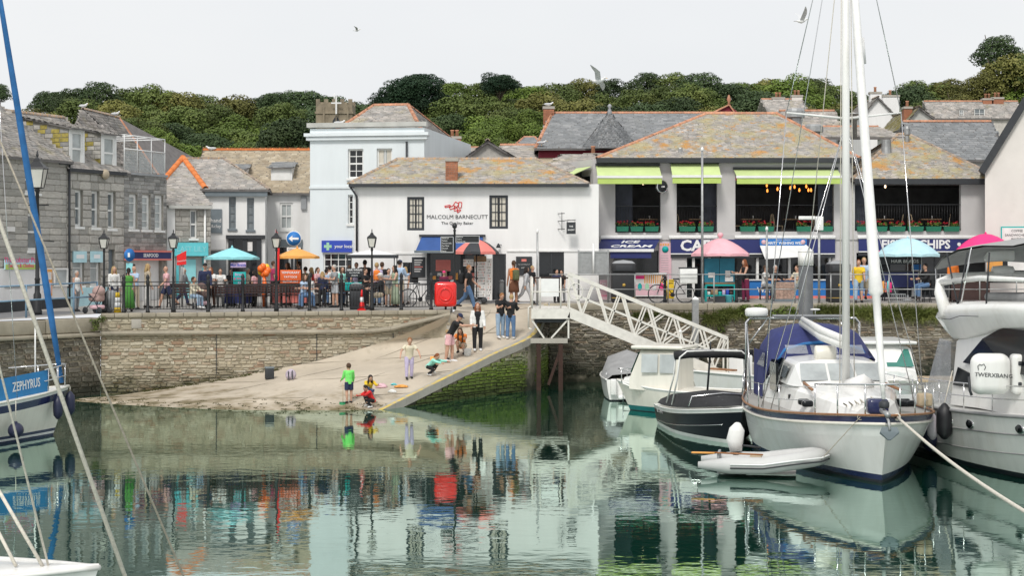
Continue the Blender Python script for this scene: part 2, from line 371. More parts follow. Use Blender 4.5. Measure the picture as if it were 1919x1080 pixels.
mat('slate_blue', 0, .6, .12, 3, pal=[(.17, .18, .19), (.22, .23, .235), (.19, .2, .21), (.26, .265, .27)], rnd=.1, bump=.2, stain=[((.36, .36, .34), .6, .55, .75, .4)])
mat('ridge_grey', (.33, .27, .22), .85, .2, 3, rnd=.2, stain=[(OR, 3, .55, .7, .6)]); mat('ridge_red', (.46, .22, .13), .8, .15, 3, rnd=.2, stain=[((.3, .26, .2), 4, .55, .75, .5)]); mat('ridge_orange', (.62, .19, .05), .75, .1, 3, rnd=.12)
mat('stone_block', 0, .9, .16, 5, pal=[(.34, .33, .3), (.44, .42, .385), (.4, .385, .36), (.5, .475, .43), (.37, .35, .32)], rnd=.1, bump=.5, bscale=18, stain=[((.2, .18, .14), 1.2, .55, .75, .4)])
mat('slate_hung', 0, .85, .18, 5, pal=[(.19, .19, .185), (.27, .265, .255), (.35, .34, .325), (.23, .225, .215)], rnd=.14, bump=.4, stain=[((.36, .34, .3), 1.2, .58, .75, .35)])
mat('slate_moss', 0, .9, .2, 5, pal=[(.33, .31, .25), (.44, .41, .34), (.38, .35, .27)], rnd=.15, bump=.4, stain=[((.30, .25, .04), 1.6, .4, .56, .85)])
RUB = [(.34, .29, .2), (.42, .365, .265), (.47, .42, .32), (.37, .32, .23), (.43, .37, .27), (.26, .15, .09), (.49, .45, .36), (.4, .345, .245)]
mat('rubble', 0, .9, .2, 5, pal=RUB, rnd=.12, bump=.6, bscale=16, stain=[((.46, .41, .32), 1.1, .5, .7, .5)], grow=[((.065, .06, .022), .25, .95)])
DRY = [(.11, .095, .075), (.22, .19, .145), (.33, .29, .23), (.14, .12, .1), (.46, .42, .35), (.2, .17, .13), (.27, .2, .14)]
mat('drystone', 0, .9, .18, 6, pal=DRY, rnd=.18, bump=.5, bscale=20, grow=[((.05, .047, .035), .5, 1.9), ((.02, .03, .012), .2, 1.0)])
mat('slipstone', 0, .9, .18, 6, pal=DRY, rnd=.15, bump=.5, bscale=20, grow=[((.13, .2, .012), 1.0, 1.65), ((.028, .04, .008), .2, .95)])
mat('wall_core', (.36, .315, .235), .95, .2, 5, bump=.5, grow=[((.02, .024, .012), .2, 1.0)])
mat('concrete', (.4, .375, .33), .9, .1, 1.3, bump=.35, bscale=14, stain=[((.27, .245, .2), .7, .5, .75, .5), ((.18, .16, .13), 3, .6, .78, .4)])
mat('slip_concrete', (.5, .435, .345), .88, .1, .8, bump=.35, bscale=10, stain=[((.37, .32, .25), .35, .5, .7, .6), ((.24, .2, .14), 1.6, .58, .75, .5), ((.5, .46, .39), .9, .6, .8, .4)], grow=[((.2, .15, .075), -.2, .4), ((.09, .08, .035), -.5, .1)])
mat('paving', (.33, .315, .295), .9, .1, 1.2, bump=.25, bscale=12, stain=[((.24, .225, .21), .5, .5, .75, .5)])
mat('asphalt', (.17, .17, .175), .95, .1, 2, bump=.3, bscale=30)
mat('yellow_paint', (.62, .46, .1), .7, .12, 4, stain=[((.4, .36, .28), 5, .46, .6, .9), ((.3, .27, .2), 1.3, .55, .7, .7)])
mat('concrete_tan', (.33, .295, .23), .9, .14, 1.6, bump=.4, bscale=12, stain=[((.2, .175, .13), .9, .5, .72, .6)])
mat('sand', (.36, .29, .18), .9, .15, 1.5, bump=.3)
mat('hill_ground', (.05, .07, .025), .95, .3, .3)
mat('black_iron', (.014, .015, .017), .4, .1); mat('galv', (.36, .365, .365), .45, .12, 8, metal=.55); mat('alu', (.7, .675, .62), .5, .08, 5)
mat('steel', (.7, .7, .7), .18, .03, metal=1); mat('rust', (.045, .022, .016), .9, .25, 5, bump=.4); mat('rail_blue', (.16, .26, .36), .6, .15, 5)
mat('wood_dark', (.045, .018, .015), .5, .15, 8); mat('wood_mid', (.24, .14, .07), .55, .15, 8); mat('wood_pale', (.42, .33, .22), .8, .12, 5)
mat('bark', (.09, .07, .05), .95, .25, 6, bump=.5)
mat('navy', (.022, .03, .13), .6, .06, 2); mat('navy_fascia', (.018, .026, .14), .5, .05, 2); mat('letter_white', (.82, .82, .82), .5, .02); mat('blue_awning', (.03, .085, .27), .7, .08, 2)
mat('lime', (.46, .6, .15), .7, .06, 2); mat('lime_pale', (.53, .64, .28), .7, .06, 2); mat('trim_white', (.78, .78, .77), .5, .04)
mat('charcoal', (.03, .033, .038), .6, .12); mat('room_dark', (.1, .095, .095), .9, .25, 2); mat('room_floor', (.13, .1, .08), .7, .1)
mat('brick', (.36, .15, .085), .9, .12, 8, rnd=.2, bump=.3); mat('maroon', (.2, .012, .03), .7, .1); mat('cream', (.68, .58, .42), .8, .06); mat('lead', (.3, .31, .32), .6, .15)
for nm, c in dict(turquoise=(.13, .6, .66), aqua=(.28, .66, .7), orange=(.78, .36, .08), pink=(.8, .42, .47), hotpink=(.75, .03, .2), babyblue=(.45, .68, .74), red=(.62, .02, .02), brightred=(.72, .012, .012), orange_sign=(.72, .12, .02), lilac=(.55, .42, .62), teal=(.0, .4, .38),
        paper=(.74, .72, .7), green_plastic=(.015, .17, .1), flower_red=(.5, .015, .03), leaf=(.05, .11, .02), white_plastic=(.78, .78, .76), grey_plastic=(.3, .31, .32), bin_black=(.018, .019, .022), gold=(.5, .32, .06), yellow=(.75, .5, .02), shop_blue=(.03, .07, .45), sign_blue=(.02, .17, .5),
        stall_blue=(.02, .2, .3), menu_pink=(.7, .45, .5), mint=(.35, .62, .42), lightred=(.7, .2, .17)).items(): mat(nm, c, .6, .07, 3)
mat('bulb', (1, .3, .05), .5, 0, emit=1.6); mat('bulb_white', (1, .7, .45), .5, 0, emit=2.2)
mat('lantern_glass', (.72, .7, .64), .3, .05, trans=.0, alpha=.75)
# ================================================================ water
m = bpy.data.materials.new('harbour_water'); m.use_nodes = True; n = m.node_tree.nodes; L = m.node_tree.links; n.clear()
out = n.new('ShaderNodeOutputMaterial'); gl = n.new('ShaderNodeBsdfGlossy'); df = n.new('ShaderNodeBsdfDiffuse'); mixs = n.new('ShaderNodeMixShader'); lw = n.new('ShaderNodeFresnel'); lw.inputs['IOR'].default_value = 1.6
gl.inputs['Color'].default_value = (.77, .92, .85, 1); gl.inputs['Roughness'].default_value = .02; df.inputs['Color'].default_value = (.006, .05, .034, 1)
tcn = n.new('ShaderNodeTexCoord'); hs = []
for sx, sy, s_, amp in ((1, 1.0, .5, .9), (1, 1.4, 1.9, .42), (1.0, 1.4, 6.0, .12)):
    mpn = n.new('ShaderNodeMapping'); mpn.inputs['Scale'].default_value = (sx, sy, 1); t = n.new('ShaderNodeTexNoise'); t.inputs['Scale'].default_value = s_; t.inputs['Detail'].default_value = 1.5; t.inputs['Roughness'].default_value = .45
    ml = n.new('ShaderNodeMath'); ml.operation = 'MULTIPLY'; ml.inputs[1].default_value = amp
    L.new(tcn.outputs['Object'], mpn.inputs[0]); L.new(mpn.outputs[0], t.inputs['Vector']); L.new(t.outputs['Fac'], ml.inputs[0]); hs.append(ml.outputs[0])
a1 = n.new('ShaderNodeMath'); L.new(hs[0], a1.inputs[0]); L.new(hs[1], a1.inputs[1]); a2 = n.new('ShaderNodeMath'); L.new(a1.outputs[0], a2.inputs[0]); L.new(hs[2], a2.inputs[1])
bp = n.new('ShaderNodeBump'); bp.inputs['Strength'].default_value = 1; bp.inputs['Distance'].default_value = .0085; L.new(a2.outputs[0], bp.inputs['Height'])
wt = n.new('ShaderNodeTexNoise'); wt.inputs['Scale'].default_value = .13; wt.inputs['Detail'].default_value = 3; wr = n.new('ShaderNodeMapRange'); wr.inputs[1].default_value = .35; wr.inputs[2].default_value = .65; wr.inputs[3].default_value = .45; wr.inputs[4].default_value = 1.0; L.new(tcn.outputs['Object'], wt.inputs['Vector']); L.new(wt.outputs['Fac'], wr.inputs[0]); L.new(wr.outputs[0], bp.inputs['Strength'])   # patches of breeze
for q in (gl, df, lw): L.new(bp.outputs[0], q.inputs['Normal'])
fm = n.new('ShaderNodeMapRange'); fm.inputs[1].default_value = 0; fm.inputs[2].default_value = .54; fm.inputs[3].default_value = .12; fm.inputs[4].default_value = .86; L.new(lw.outputs[0], fm.inputs[0])
L.new(fm.outputs[0], mixs.inputs[0]); L.new(df.outputs[0], mixs.inputs[1]); L.new(gl.outputs[0], mixs.inputs[2]); L.new(mixs.outputs[0], out.inputs[0]); MATS['harbour_water'] = m
mb = MB(); mb.add([(-60, -10, 0), (60, -10, 0), (60, 66.6, 0), (-60, 66.6, 0)], [(0, 1, 2, 3)], 'harbour_water'); mb.build('water', kind='structure')
# ================================================================ quay ground, slip, walls
def zq(X, Y): return 2.86+.03*(min(Y, 70)-60)
LW0, LW1, LW2 = (-21.5, 50.0), (-14.45, 60.0), (-2.25, 62.1)      # front line of the left quay
QR = 66.3                                                          # right quay wall
SLIP = [[(-16.5, 56, -.45), (-11.3, 53.0, -.45), (-7.6, 51.8, -.45), (-5.1, 52.3, -.45)],
        [(-14.9, 57.6, .0), (-11.3, 55, 0), (-7.4, 53.8, 0), (-4.08, 54.1, .0)],
        [(-13.0, 60.12, .1), (-9.6, 57.6, .3), (-5.8, 56.5, .5), (-2.4, 57, .69)],
        [(-8.2, 60.95, .89), (-5.5, 60.5, 1.05), (-3, 60.2, 1.25), (-.6, 60.1, 1.43)],
        [(-5.18, 61.45, 1.62), (-3.4, 61.7, 1.75), (-1.3, 62, 1.9), (.79, 62.5, 2.0)],
        [(-2.3, 62.0, 2.75), (-1, 63.7, 2.62), (.1, 65, 2.75), (1.3, 66.1, 2.9)],
        [(-2.3, 66.2, 3.04), (-1, 66.7, 3.045), (.2, 67.1, 3.06), (1.45, 67.4, 3.075)]]
def cr(p0, p1, p2, p3, t): return [.5*((2*b)+(-a+c)*t+(2*a-5*b+4*c-d)*t*t+(-a+3*b-3*c+d)*t**3) for a, b, c, d in zip(p0, p1, p2, p3)]
def refine(rows, k):
    o = []; n = len(rows)
    for i in range(n-1):
        for j in range(k): t = j/k; o.append([cr(rows[max(i-1, 0)][q], rows[i][q], rows[i+1][q], rows[min(i+2, n-1)][q], t) for q in range(len(rows[0]))])
    o.append([list(p) for p in rows[-1]]); return o
sg = refine(SLIP, 5); sg = list(map(list, zip(*refine(list(map(list, zip(*sg))), 5))))
mb = MB(); mb.grid([[(*p[:2], p[2]+.012*math.sin(p[0]*1.7+p[1])) for p in r] for r in sg], 'slip_concrete'); slip = mb.build('slipway', kind='structure')
rows_ = [[Vector(p) for p in r] for r in sg]; mat('slip_seam', (.3, .26, .2), .95, .3, 3)
for i in (8, 12, 16, 21, 26): MB().tube([p+Vector((0, 0, .004)) for p in rows_[i]], .014, 'slip_seam', 4, flat=.5).build('seam', slip)
for j in (5, 10): MB().tube([r[j]+Vector((0, 0, .004)) for r in rows_[6:28]], .012, 'slip_seam', 4, flat=.5).build('seam', slip)
gv = [(-60, 50), LW0, LW1, LW2, (-2.3, 66.2), (1.45, 67.4), (1.45, QR), (60, QR), (60, 70), (-60, 70)]
mb = MB(); bm = bmesh.new(); vs = [bm.verts.new((x, y, zq(x, y))) for x, y in gv]; fc = bm.faces.new(vs); fc.normal_update(); bmesh.ops.triangulate(bm, faces=[fc]); bm.normal_update()
fs = [tuple(v.index for v in f.verts) for f in bm.faces]; bm.verts.index_update(); fs = [tuple(v.index for v in f.verts) for f in bm.faces]
mb.add([tuple(v.co) for v in bm.verts], fs, 'paving'); bm.free()
mb.add([(-60, 70, 3.16), (60, 70, 3.16), (60, 100, 3.16), (-60, 100, 3.16)], [(0, 1, 2, 3)], 'paving'); quay = mb.build('quay', kind='structure')
MB().add([(x, y, zq(x, y)+.004) for x, y in ((-30, 57.0), (-20.2, 53.2), (-15.6, 59.6), (-15.0, 61.5), (-18.3, 61.2), (-30, 64))], [(0, 1, 2, 3, 4, 5)], 'asphalt').build('road', kind='structure')
HILL = [(100, 3.1), (150, 6), (185, 11), (215, 16.5), (245, 21.5), (275, 25.5), (330, 28), (600, 20), (1500, 5)]
def zt(Y):
    for (a, za), (b, zb_) in zip(HILL, HILL[1:]):
        if Y <= b: return za+(zb_-za)*max(0, Y-a)/(b-a)
    return 5
MB().grid([[(x, Y, z+(.8*math.sin(x*.05+Y)) * (Y > 120)) for x in range(-700, 701, 50)] for Y, z in HILL], 'hill_ground').build('hillside', kind='structure')
GB = [BVHTree.FromPolygons([tuple(v.co) for v in o.data.vertices], [tuple(p.vertices) for p in o.data.polygons]) for o in (slip, quay)]
def G(u, v):      # where the ray through a photo pixel meets slip or quay
    d = Vector(((u-CX)/F, 1, -(v-HZ)/F)).normalized(); best = None
    for b in GB:
        h = b.ray_cast(Vector((0, 0, CH)), d)
        if h[0] is not None and (best is None or h[0].y < best.y): best = h[0]
    return best if best is not None else W(u, v, 66)
def gz(X, Y):     # height of slip or quay at a place
    zs = [h[0].z for b in GB for h in [b.ray_cast(Vector((X, Y, 30)), Vector((0, 0, -1)))] if h[0] is not None]
    return max(zs) if zs else zq(X, Y)
def slipz(X, Y):
    h = GB[0].ray_cast(Vector((X, Y, 30)), Vector((0, 0, -1))); return h[0].z if h[0] is not None else None
def line_frame(a, b, zb=0.0):
    fr = Frame.__new__(Frame); fr.o = Vector(a); e = Vector(b); fr.d = (e-fr.o).normalized(); fr.len = (e-fr.o).length; fr.zb = zb; fr.rz = math.atan2(fr.d.y, fr.d.x); fr.n = Vector((-fr.d.y, fr.d.x)); fr.loc = (a[0], a[1], zb); return fr
# left quay wall facing the harbour (rubble), its ledge and coping
fr = line_frame(LW1, LW2); wl = thing('quay_wall', 'tan rubble stone quay wall with concrete ledge beside the slipway', 'wall', fr.loc, fr.rz)
mb = MB(); ztop = lambda x: zq(*(fr.o+fr.d*x))-.02
mb.add([(0, .02, -.5), (fr.len, .02, -.5), (fr.len, .02, ztop(fr.len)), (0, .02, ztop(0)), (0, .6, -.5), (fr.len, .6, -.5), (fr.len, .6, ztop(fr.len)), (0, .6, ztop(0))], [(0, 1, 2, 3), (1, 5, 6, 2), (3, 2, 6, 7)], 'wall_core'); mb.build('wall_core', wl)
def kp(x, zt_):
    p = fr.o+fr.d*x-fr.n*.1; s = slipz(p.x, p.y); return s is None or zt_ > s-.03
masonry(wl, 0, fr.len, -.1, 2.72, [(0, fr.len, 2.13, 2.25)], 'rubble', (.06, .15), (.12, .5), .03, .012, y=.02, keep=kp, jit=.16, rot=.045)
# ledge: level, then following the slip up to its end
pts = [(0, 2.18), (9.3, 2.18), (10.2, 2.27), (fr.len-.02, 2.78)]
for (xa, za), (xb, zb_) in zip(pts, pts[1:]):
    mb = MB(); n_ = max(1, int((xb-xa)/3.2))
    for i in range(n_):
        x0, x1 = xa+(xb-xa)*i/n_, xa+(xb-xa)*(i+1)/n_; z0, z1 = za+(zb_-za)*i/n_, za+(zb_-za)*(i+1)/n_
        pr = [(.03, -.08), (-.16, -.08), (-.19, -.02), (-.17, .05), (.03, .08)]
        MB().loft([[(x, y, z+c) for y, c in pr] for x, z in ((x0+.004, z0), (x1-.004, z1))], 'concrete_tan', smooth=False).build('ledge_stone', wl)
n_ = 26
for i in range(n_):
    x0, x1 = fr.len*i/n_, fr.len*(i+1)/n_; MB().rbox(x0+.004, x1-.004, -.07, .42, 0, .16, 'concrete_tan', .03, 2).build('coping_stone', wl).location = (0, 0, ztop((x0+x1)/2)-.13)
x = 7.6
for x in (4.0, 7.55, 10.3): MB().box(x-.012, x+.012, -.03, .03, 1.3 if x > 9 else .7, 2.1, 'charcoal').build('drain_joint', wl)
MB().rbox(1.05, 1.4, -.03, .05, 2.33, 2.66, 'concrete', .02, 2).build('stone_plaque', wl)
# end face of that wall at the top of the slip
fe = line_frame(LW2, (-2.3, 66.2)); MB().box(0, fe.len, -.0, .3, 2.0, 2.93, 'concrete').build('kerb', kind='structure', loc=fe.loc, rz=fe.rz)
# far-left wall, weedy and dark
fr2 = line_frame(LW0, LW1); wl2 = thing('quay_wall', 'dark weedy stone quay wall under the blue railing', 'wall', fr2.loc, fr2.rz)
mat('weed_stone', 0, .9, .25, 5, pal=DRY, rnd=.2, bump=.6, bscale=10, stretch=(1, 1, .45), stain=[((.4, .36, .3), 2.3, .52, .62, .7), ((.02, .02, .012), 1.2, .45, .6, .7)], grow=[((.018, .02, .01), .2, 1.3)])
MB().box(0, fr2.len, .02, .6, -.5, 2.6, 'wall_core').build('wall_core', wl2)
masonry(wl2, 4.5, fr2.len, -.05, 2.05, [], 'weed_stone', (.12, .24), (.25, .6), .05, .015, y=.02, jit=.1, seed=9)
for i in range(5):
    MB().rbox(fr2.len*i/5+.01, fr2.len*(i+1)/5-.01, -.16, .06, 2.06, 2.2, 'concrete_tan', .04, 2).build('ledge_stone', wl2)
    MB().rbox(fr2.len*i/5+.01, fr2.len*(i+1)/5-.01, -.06, .5, 2.22, 2.64+.02*i, 'concrete_tan', .04, 2).build('coping_stone', wl2)
# right quay wall (dry slate)
fr3 = line_frame((1.45, QR), (26, QR)); wl3 = thing('quay_wall', 'dark dry-laid slate quay wall behind the moored boats', 'wall', fr3.loc, fr3.rz)
MB().box(0, fr3.len, .02, .6, -.5, 2.98, 'wall_core').build('wall_core', wl3)
masonry(wl3, 0, 19.2, .3, 2.78, [], 'drystone', (.04, .13), (.12, .6), .06, .014, y=.02, jit=.14, seed=11, rot=.03)
for i in range(12): MB().rbox(fr3.len*i/12+.006, fr3.len*(i+1)/12-.006, -.05, .5, 2.79, zq(0, QR)+.015, 'concrete_tan', .03, 2).build('coping_stone', wl3)
# side wall of the slip with its yellow-painted kerb
ed = [Vector(r[-1]) for r in sg]; wls = thing('slip_wall', 'low stone slip wall green with algae under a yellow kerb', 'wall', (0, 0, 0))
i0 = 3; core = MB(); seed = 20
core.grid([[tuple(p) for p in ed[i0:]], [(p.x+.02, p.y-.02, -.6) for p in ed[i0:]]], 'wall_core', smooth=False); core.build('wall_core', wls)
# stones: one straight run per pair of edge points, laid level and cut off under the kerb
runs = [(ed[4], ed[11]), (ed[11], ed[15]), (ed[15], ed[18]), (ed[18], ed[21]), (ed[21], ed[24]), (ed[24], ed[27])]
for k, (a, b) in enumerate(runs):
    f = line_frame((a.x, a.y), (b.x, b.y)); sub = MB(); rd = random.Random(40+k); z = -.25
    top = lambda x: a.z+(b.z-a.z)*x/f.len
    part = link('stone_face', None, wls, f.loc, f.rz)
    big = []
    while z < max(a.z, b.z)-.2:
        h = rd.uniform(.07, .15); x = -rd.random()*.2
        while x < f.len:
            w = rd.uniform(.18, .5); x0, x1 = max(0, x), min(f.len, x+w)
            if x1-x0 > .06 and z+h < top((x0+x1)/2)-.22: big.append((x0, x1, z, z+h))
            x += w
        z += h
    big.sort(key=lambda t: -(t[1]-t[0])*(t[3]-t[2]))
    for i, (x0, x1, z0, z1) in enumerate(big):
        M = TR(x0+.006, -.03, z0+.006) @ Matrix.Diagonal((x1-x0-.012, rd.uniform(.03, .06), z1-z0-.012, 1)); me = block_mesh('slipstone', rd.randrange(8), .1)
        if i < 50 and z1 > 0: o = link('stone', me, part); o.matrix_local = M
        else: sub.mesh(me, 'slipstone', M)
    sub.build('stone_infill', part, kind='stuff')
for i in range(4, 26):
    a, b = ed[i], ed[i+1]; d = (b-a).normalized(); s = d.cross(Vector((0, 0, 1))).normalized(); mb = MB()
    pr = lambda p: [tuple(p+s*.07-Vector((0, 0, .22))), tuple(p+s*.07+Vector((0, 0, .03))), tuple(p-s*.3+Vector((0, 0, .03))), tuple(p-s*.3-Vector((0, 0, .1)))]
    mb.loft([pr(a+d*.004), pr(b-d*.004)], 'concrete', smooth=False)
    up = Vector((0, 0, .034)); mb.add([tuple(a+s*.065+up), tuple(b+s*.065+up), tuple(b-s*.1+up), tuple(a-s*.1+up)], [(0, 1, 2, 3)], 'yellow_paint')
    mb.build('kerb_stone', wls)
# weed left along the waterline and the wall foot
def weed():
    rg = np.random.default_rng(3); cl = []
    for k in range(240):
        j = rg.integers(0, 15); i = 5+abs(rg.normal(0, 1.1)); a = rows_[min(int(i), 12)][j]; e = rows_[min(int(i)+1, 13)][j]; p = a.lerp(e, i % 1); cl.append(((p.x+rg.normal(0, .2), p.y+rg.normal(0, .1), p.z+.005), (rg.uniform(.03, .14), rg.uniform(.03, .09), .012)))
    for k in range(90): x = -13.6+5.5*rg.random()**1.5; y = 60.02+.172*(x+14.45)*1.0-.12-.25*rg.random(); z = slipz(x, y); cl.append(((x, y, (z or 0)+.01), (rg.uniform(.06, .2), .08, .03)))
    V, Fq = leaf_cloud(cl, 2600, .04, rg); leaf_mat('weed', (.05, .05, .015), (.09, .085, .025), (.12, .15, .03)); link('seaweed', npmesh('seaweed', V, Fq, ['weed']), None, label='dark green and brown weed stranded along the waterline of the slip', cat='seaweed', kind='stuff')
# ================================================================ trees
def leaf_mat(name, c1, c2, c3):
    m = bpy.data.materials.new(name); m.use_nodes = True; n = m.node_tree.nodes; L = m.node_tree.links; b = n['Principled BSDF']
    geo = n.new('ShaderNodeNewGeometry'); oi = n.new('ShaderNodeObjectInfo'); r = n.new('ShaderNodeValToRGB'); e = r.color_ramp.elements; e.new(.5)
    for i, c in enumerate((c1, c2, c3)): e[i].position = i/2; e[i].color = (*c, 1)
    nz = n.new('ShaderNodeTexNoise'); nz.inputs['Scale'].default_value = .55; tcn = n.new('ShaderNodeTexCoord'); L.new(tcn.outputs['Object'], nz.inputs[0])
    a = n.new('ShaderNodeMath'); a.operation = 'MULTIPLY_ADD'; a.inputs[1].default_value = .16; L.new(geo.outputs['Random Per Island'], a.inputs[0]); L.new(nz.outputs['Fac'], a.inputs[2])
    a2 = n.new('ShaderNodeMath'); a2.operation = 'SUBTRACT'; a2.inputs[1].default_value = .08; L.new(a.outputs[0], a2.inputs[0]); L.new(a2.outputs[0], r.inputs[0])
    h = n.new('ShaderNodeHueSaturation'); q = n.new('ShaderNodeMapRange'); q.inputs[3].default_value = .72; q.inputs[4].default_value = 1.3; L.new(oi.outputs['Random'], q.inputs[0]); L.new(q.outputs[0], h.inputs['Value']); L.new(r.outputs[0], h.inputs['Color'])
    L.new(h.outputs[0], b.inputs['Base Color']); b.inputs['Roughness'].default_value = .65; b.inputs['Specular IOR Level'].default_value = .25
    MATS[name] = m
leaf_mat('leaf_oak', (.055, .085, .022), (.095, .13, .032), (.18, .19, .055)); leaf_mat('leaf_dark', (.03, .055, .022), (.05, .08, .03), (.09, .12, .04)); leaf_mat('leaf_olive', (.1, .11, .03), (.155, .155, .04), (.23, .21, .06))
leaf_mat('leaf_bright', (.07, .115, .02), (.115, .17, .03), (.19, .235, .05)); leaf_mat('leaf_pine', (.008, .022, .012), (.016, .04, .018), (.035, .06, .025)); leaf_mat('grass', (.06, .1, .02), (.13, .16, .04), (.24, .22, .08))
def leaf_cloud(clumps, per, size, rg, drop=0.0):
    """small tilted quads scattered through the shells of many clumps"""
    VV = []
    for (c, r) in clumps:
        k = int(per*(r[0]*r[2])**.8); d = rg.normal(0, 1, (k, 3)); d /= np.linalg.norm(d, axis=1)[:, None]; d[:, 2] = np.where(d[:, 2] < -.45, -d[:, 2], d[:, 2])
        rad = .62+.42*rg.random(k)**.6; P = np.array(c)+d*rad[:, None]*np.array(r)
        nn = d*1.2+rg.normal(0, .45, (k, 3))+np.array([0, 0, .25]); nn /= np.linalg.norm(nn, axis=1)[:, None]
        t = np.cross(nn, rg.normal(0, 1, (k, 3))); t /= np.linalg.norm(t, axis=1)[:, None]; b = np.cross(nn, t); s = size*(.6+.8*rg.random(k))[:, None]
        VV.append(np.stack([P-t*s*.5, P-b*s*.32+t*s*.05, P+t*s*.55, P+b*s*.34-t*s*.04], 1).reshape(-1, 3))
    V = np.concatenate(VV); return V, np.arange(len(V)).reshape(-1, 4)
weed()
def crown_mesh(seed, m, kind='round', per=640, size=.072):
    """crown of unit radius about its own centre"""
    rd = random.Random(seed); rg = np.random.default_rng(seed); cl = []
    if kind == 'pine':
        for lv, (z, R_) in enumerate(((-.35, .95), (0.0, .85), (.3, .62), (.52, .36))):
            for k in range(9-lv*2): a = 2*PI*k/(9-lv*2)+rd.random(); q = R_*rd.uniform(.35, .95); cl.append(((q*math.cos(a), q*math.sin(a), z+rd.uniform(-.07, .07)), (.33, .33, .1)))
    else:
        nq = 40
        for k in range(nq):
            ph = math.acos(1-1.75*(k+.5)/nq); th = k*2.39996+rd.uniform(-.3, .3); q = rd.uniform(.58, .8)
            c = (q*math.sin(ph)*math.cos(th), q*math.sin(ph)*math.sin(th), q*.82*math.cos(ph)); s = rd.choice((.16, .22, .3, .38, .42))*rd.uniform(.85, 1.15); cl.append((c, (s, s, s*rd.uniform(.55, .85))))
        cl.append(((0, 0, -.05), (.72, .72, .62)))
    V, Fq = leaf_cloud(cl, per*(2.2 if kind == 'pine' else 2.6), size, rg)
    return npmesh('crown', V, Fq, [m])
def trunk_mesh(seed):
    rd = random.Random(seed); mb = MB(); mb.tube([(0, 0, -2.2), (.02, .03, -1.2), (-.03, 0, -.5), (.02, .02, .1)], [.1, .075, .06, .03], 'bark', 7)
    for k in range(6): a = k*1.05+rd.random(); mb.tube([(0, 0, -.75+.06*k), (.28*math.cos(a), .28*math.sin(a), -.35+.05*k), (.6*math.cos(a), .6*math.sin(a), .05*k)], [.045, .03, .012], 'bark', 5)
    me = bpy.data.meshes.new('trunk'); me.from_pydata(mb.v, [], mb.f); me.materials.append(MATS['bark']); return me
KINDS = {'oak': ('leaf_oak', 'mid green broadleaf tree with rounded clumped crown in the hillside wood', 'mid green trees in the wood'), 'dark': ('leaf_dark', 'dark green broadleaf tree with dense crown in the hillside wood', 'dark green trees in the wood'),
         'olive': ('leaf_olive', 'olive green tree with yellowing top in the hillside wood', 'olive trees in the wood'), 'bright': ('leaf_bright', 'fresh bright green leafy tree in the hillside wood', 'bright green trees in the wood'),
         'pine': ('leaf_pine', 'near-black evergreen with dense rounded crown rising over the wood', 'evergreens over the wood')}
CM = {k: [crown_mesh(10*i+j, v[0], 'round') for j in range(2 if k in ('pine', 'bright') else 3)] for i, (k, v) in enumerate(KINDS.items())}
TM = [trunk_mesh(i) for i in range(3)]
def tree(kind, u, vtop, Y, rpx, squash=.85, label=None):
    r = rpx*Y/F; top = W(u, vtop, Y); g = zt(Y); cz = top.z-r*squash
    t = thing('evergreen_tree' if kind == 'pine' else 'broadleaf_tree', label or KINDS[kind][1], 'tree', (top.x, Y, g), random.uniform(0, 6.28), None if label else KINDS[kind][2])
    o = link('crown', random.choice(CM[kind]), t, (0, 0, cz-g)); o.scale = (r, r, r*squash)
    o = link('trunk', random.choice(TM), t, (0, 0, cz-g)); s = max(1., (cz-g)/2.0); o.scale = (r*.9, r*.9, s)
sky = [(-20, 200), (45, 192), (95, 160), (140, 155), (185, 150), (240, 158), (285, 150), (330, 160), (380, 172), (430, 168), (480, 172), (520, 165), (570, 162), (615, 172), (655, 186), (690, 186), (730, 182), (800, 178), (850, 142), (905, 148), (945, 132), (990, 146), (1045, 142), (1100, 140), (1150, 142), (1210, 132),
       (1260, 128), (1310, 132), (1360, 142), (1400, 140), (1440, 134), (1475, 132), (1520, 136), (1565, 150), (1605, 168), (1650, 172), (1700, 150), (1740, 140), (1780, 136), (1815, 160)]
rd = random.Random(5); kk = ['olive', 'oak', 'oak', 'dark', 'olive', 'bright', 'oak', 'dark', 'dark', 'oak', 'olive']
def skyv(u):
    for (a, va), (b, vb) in zip(sky, sky[1:]):
        if a <= u <= b: return va+(vb-va)*(u-a)/(b-a)
    return sky[-1][1] if u > 0 else sky[0][1]
for i, (u, v) in enumerate(sky): tree('dark' if 500 < u < 700 else rd.choice(kk), u, v+rd.uniform(-3, 4), 275+rd.uniform(-6, 6), rd.uniform(42, 60))
for row, (dv, Y, st, rr) in enumerate(((28, 258, 56, 54), (58, 238, 54, 52), (90, 218, 56, 50), (118, 200, 60, 46))):
    u = -20+row*17
    while u < 1840:
        if not (row == 3 and u > 1000) and not (row == 2 and u > 1500):
            k = rd.choice(['dark', 'dark', 'oak', 'oak', 'bright', 'olive', 'dark']) if row < 2 else rd.choice(['dark', 'oak', 'dark', 'bright', 'oak'])
            tree(k, u+rd.uniform(-14, 14), skyv(u)+dv+rd.uniform(-12, 12), Y+rd.uniform(-7, 7), rr*rd.uniform(.85, 1.25))
        u += st*rd.uniform(.85, 1.15)
for u, v, r in ((745, 150, 44), (792, 126, 46), (762, 134, 44), (935, 130, 38), (726, 168, 40), (800, 160, 46)): tree('pine', u, v, 262, r, .8)
tree('dark', 535, 208, 185, 62, .95, 'large round dark tree standing alone beside the church tower')
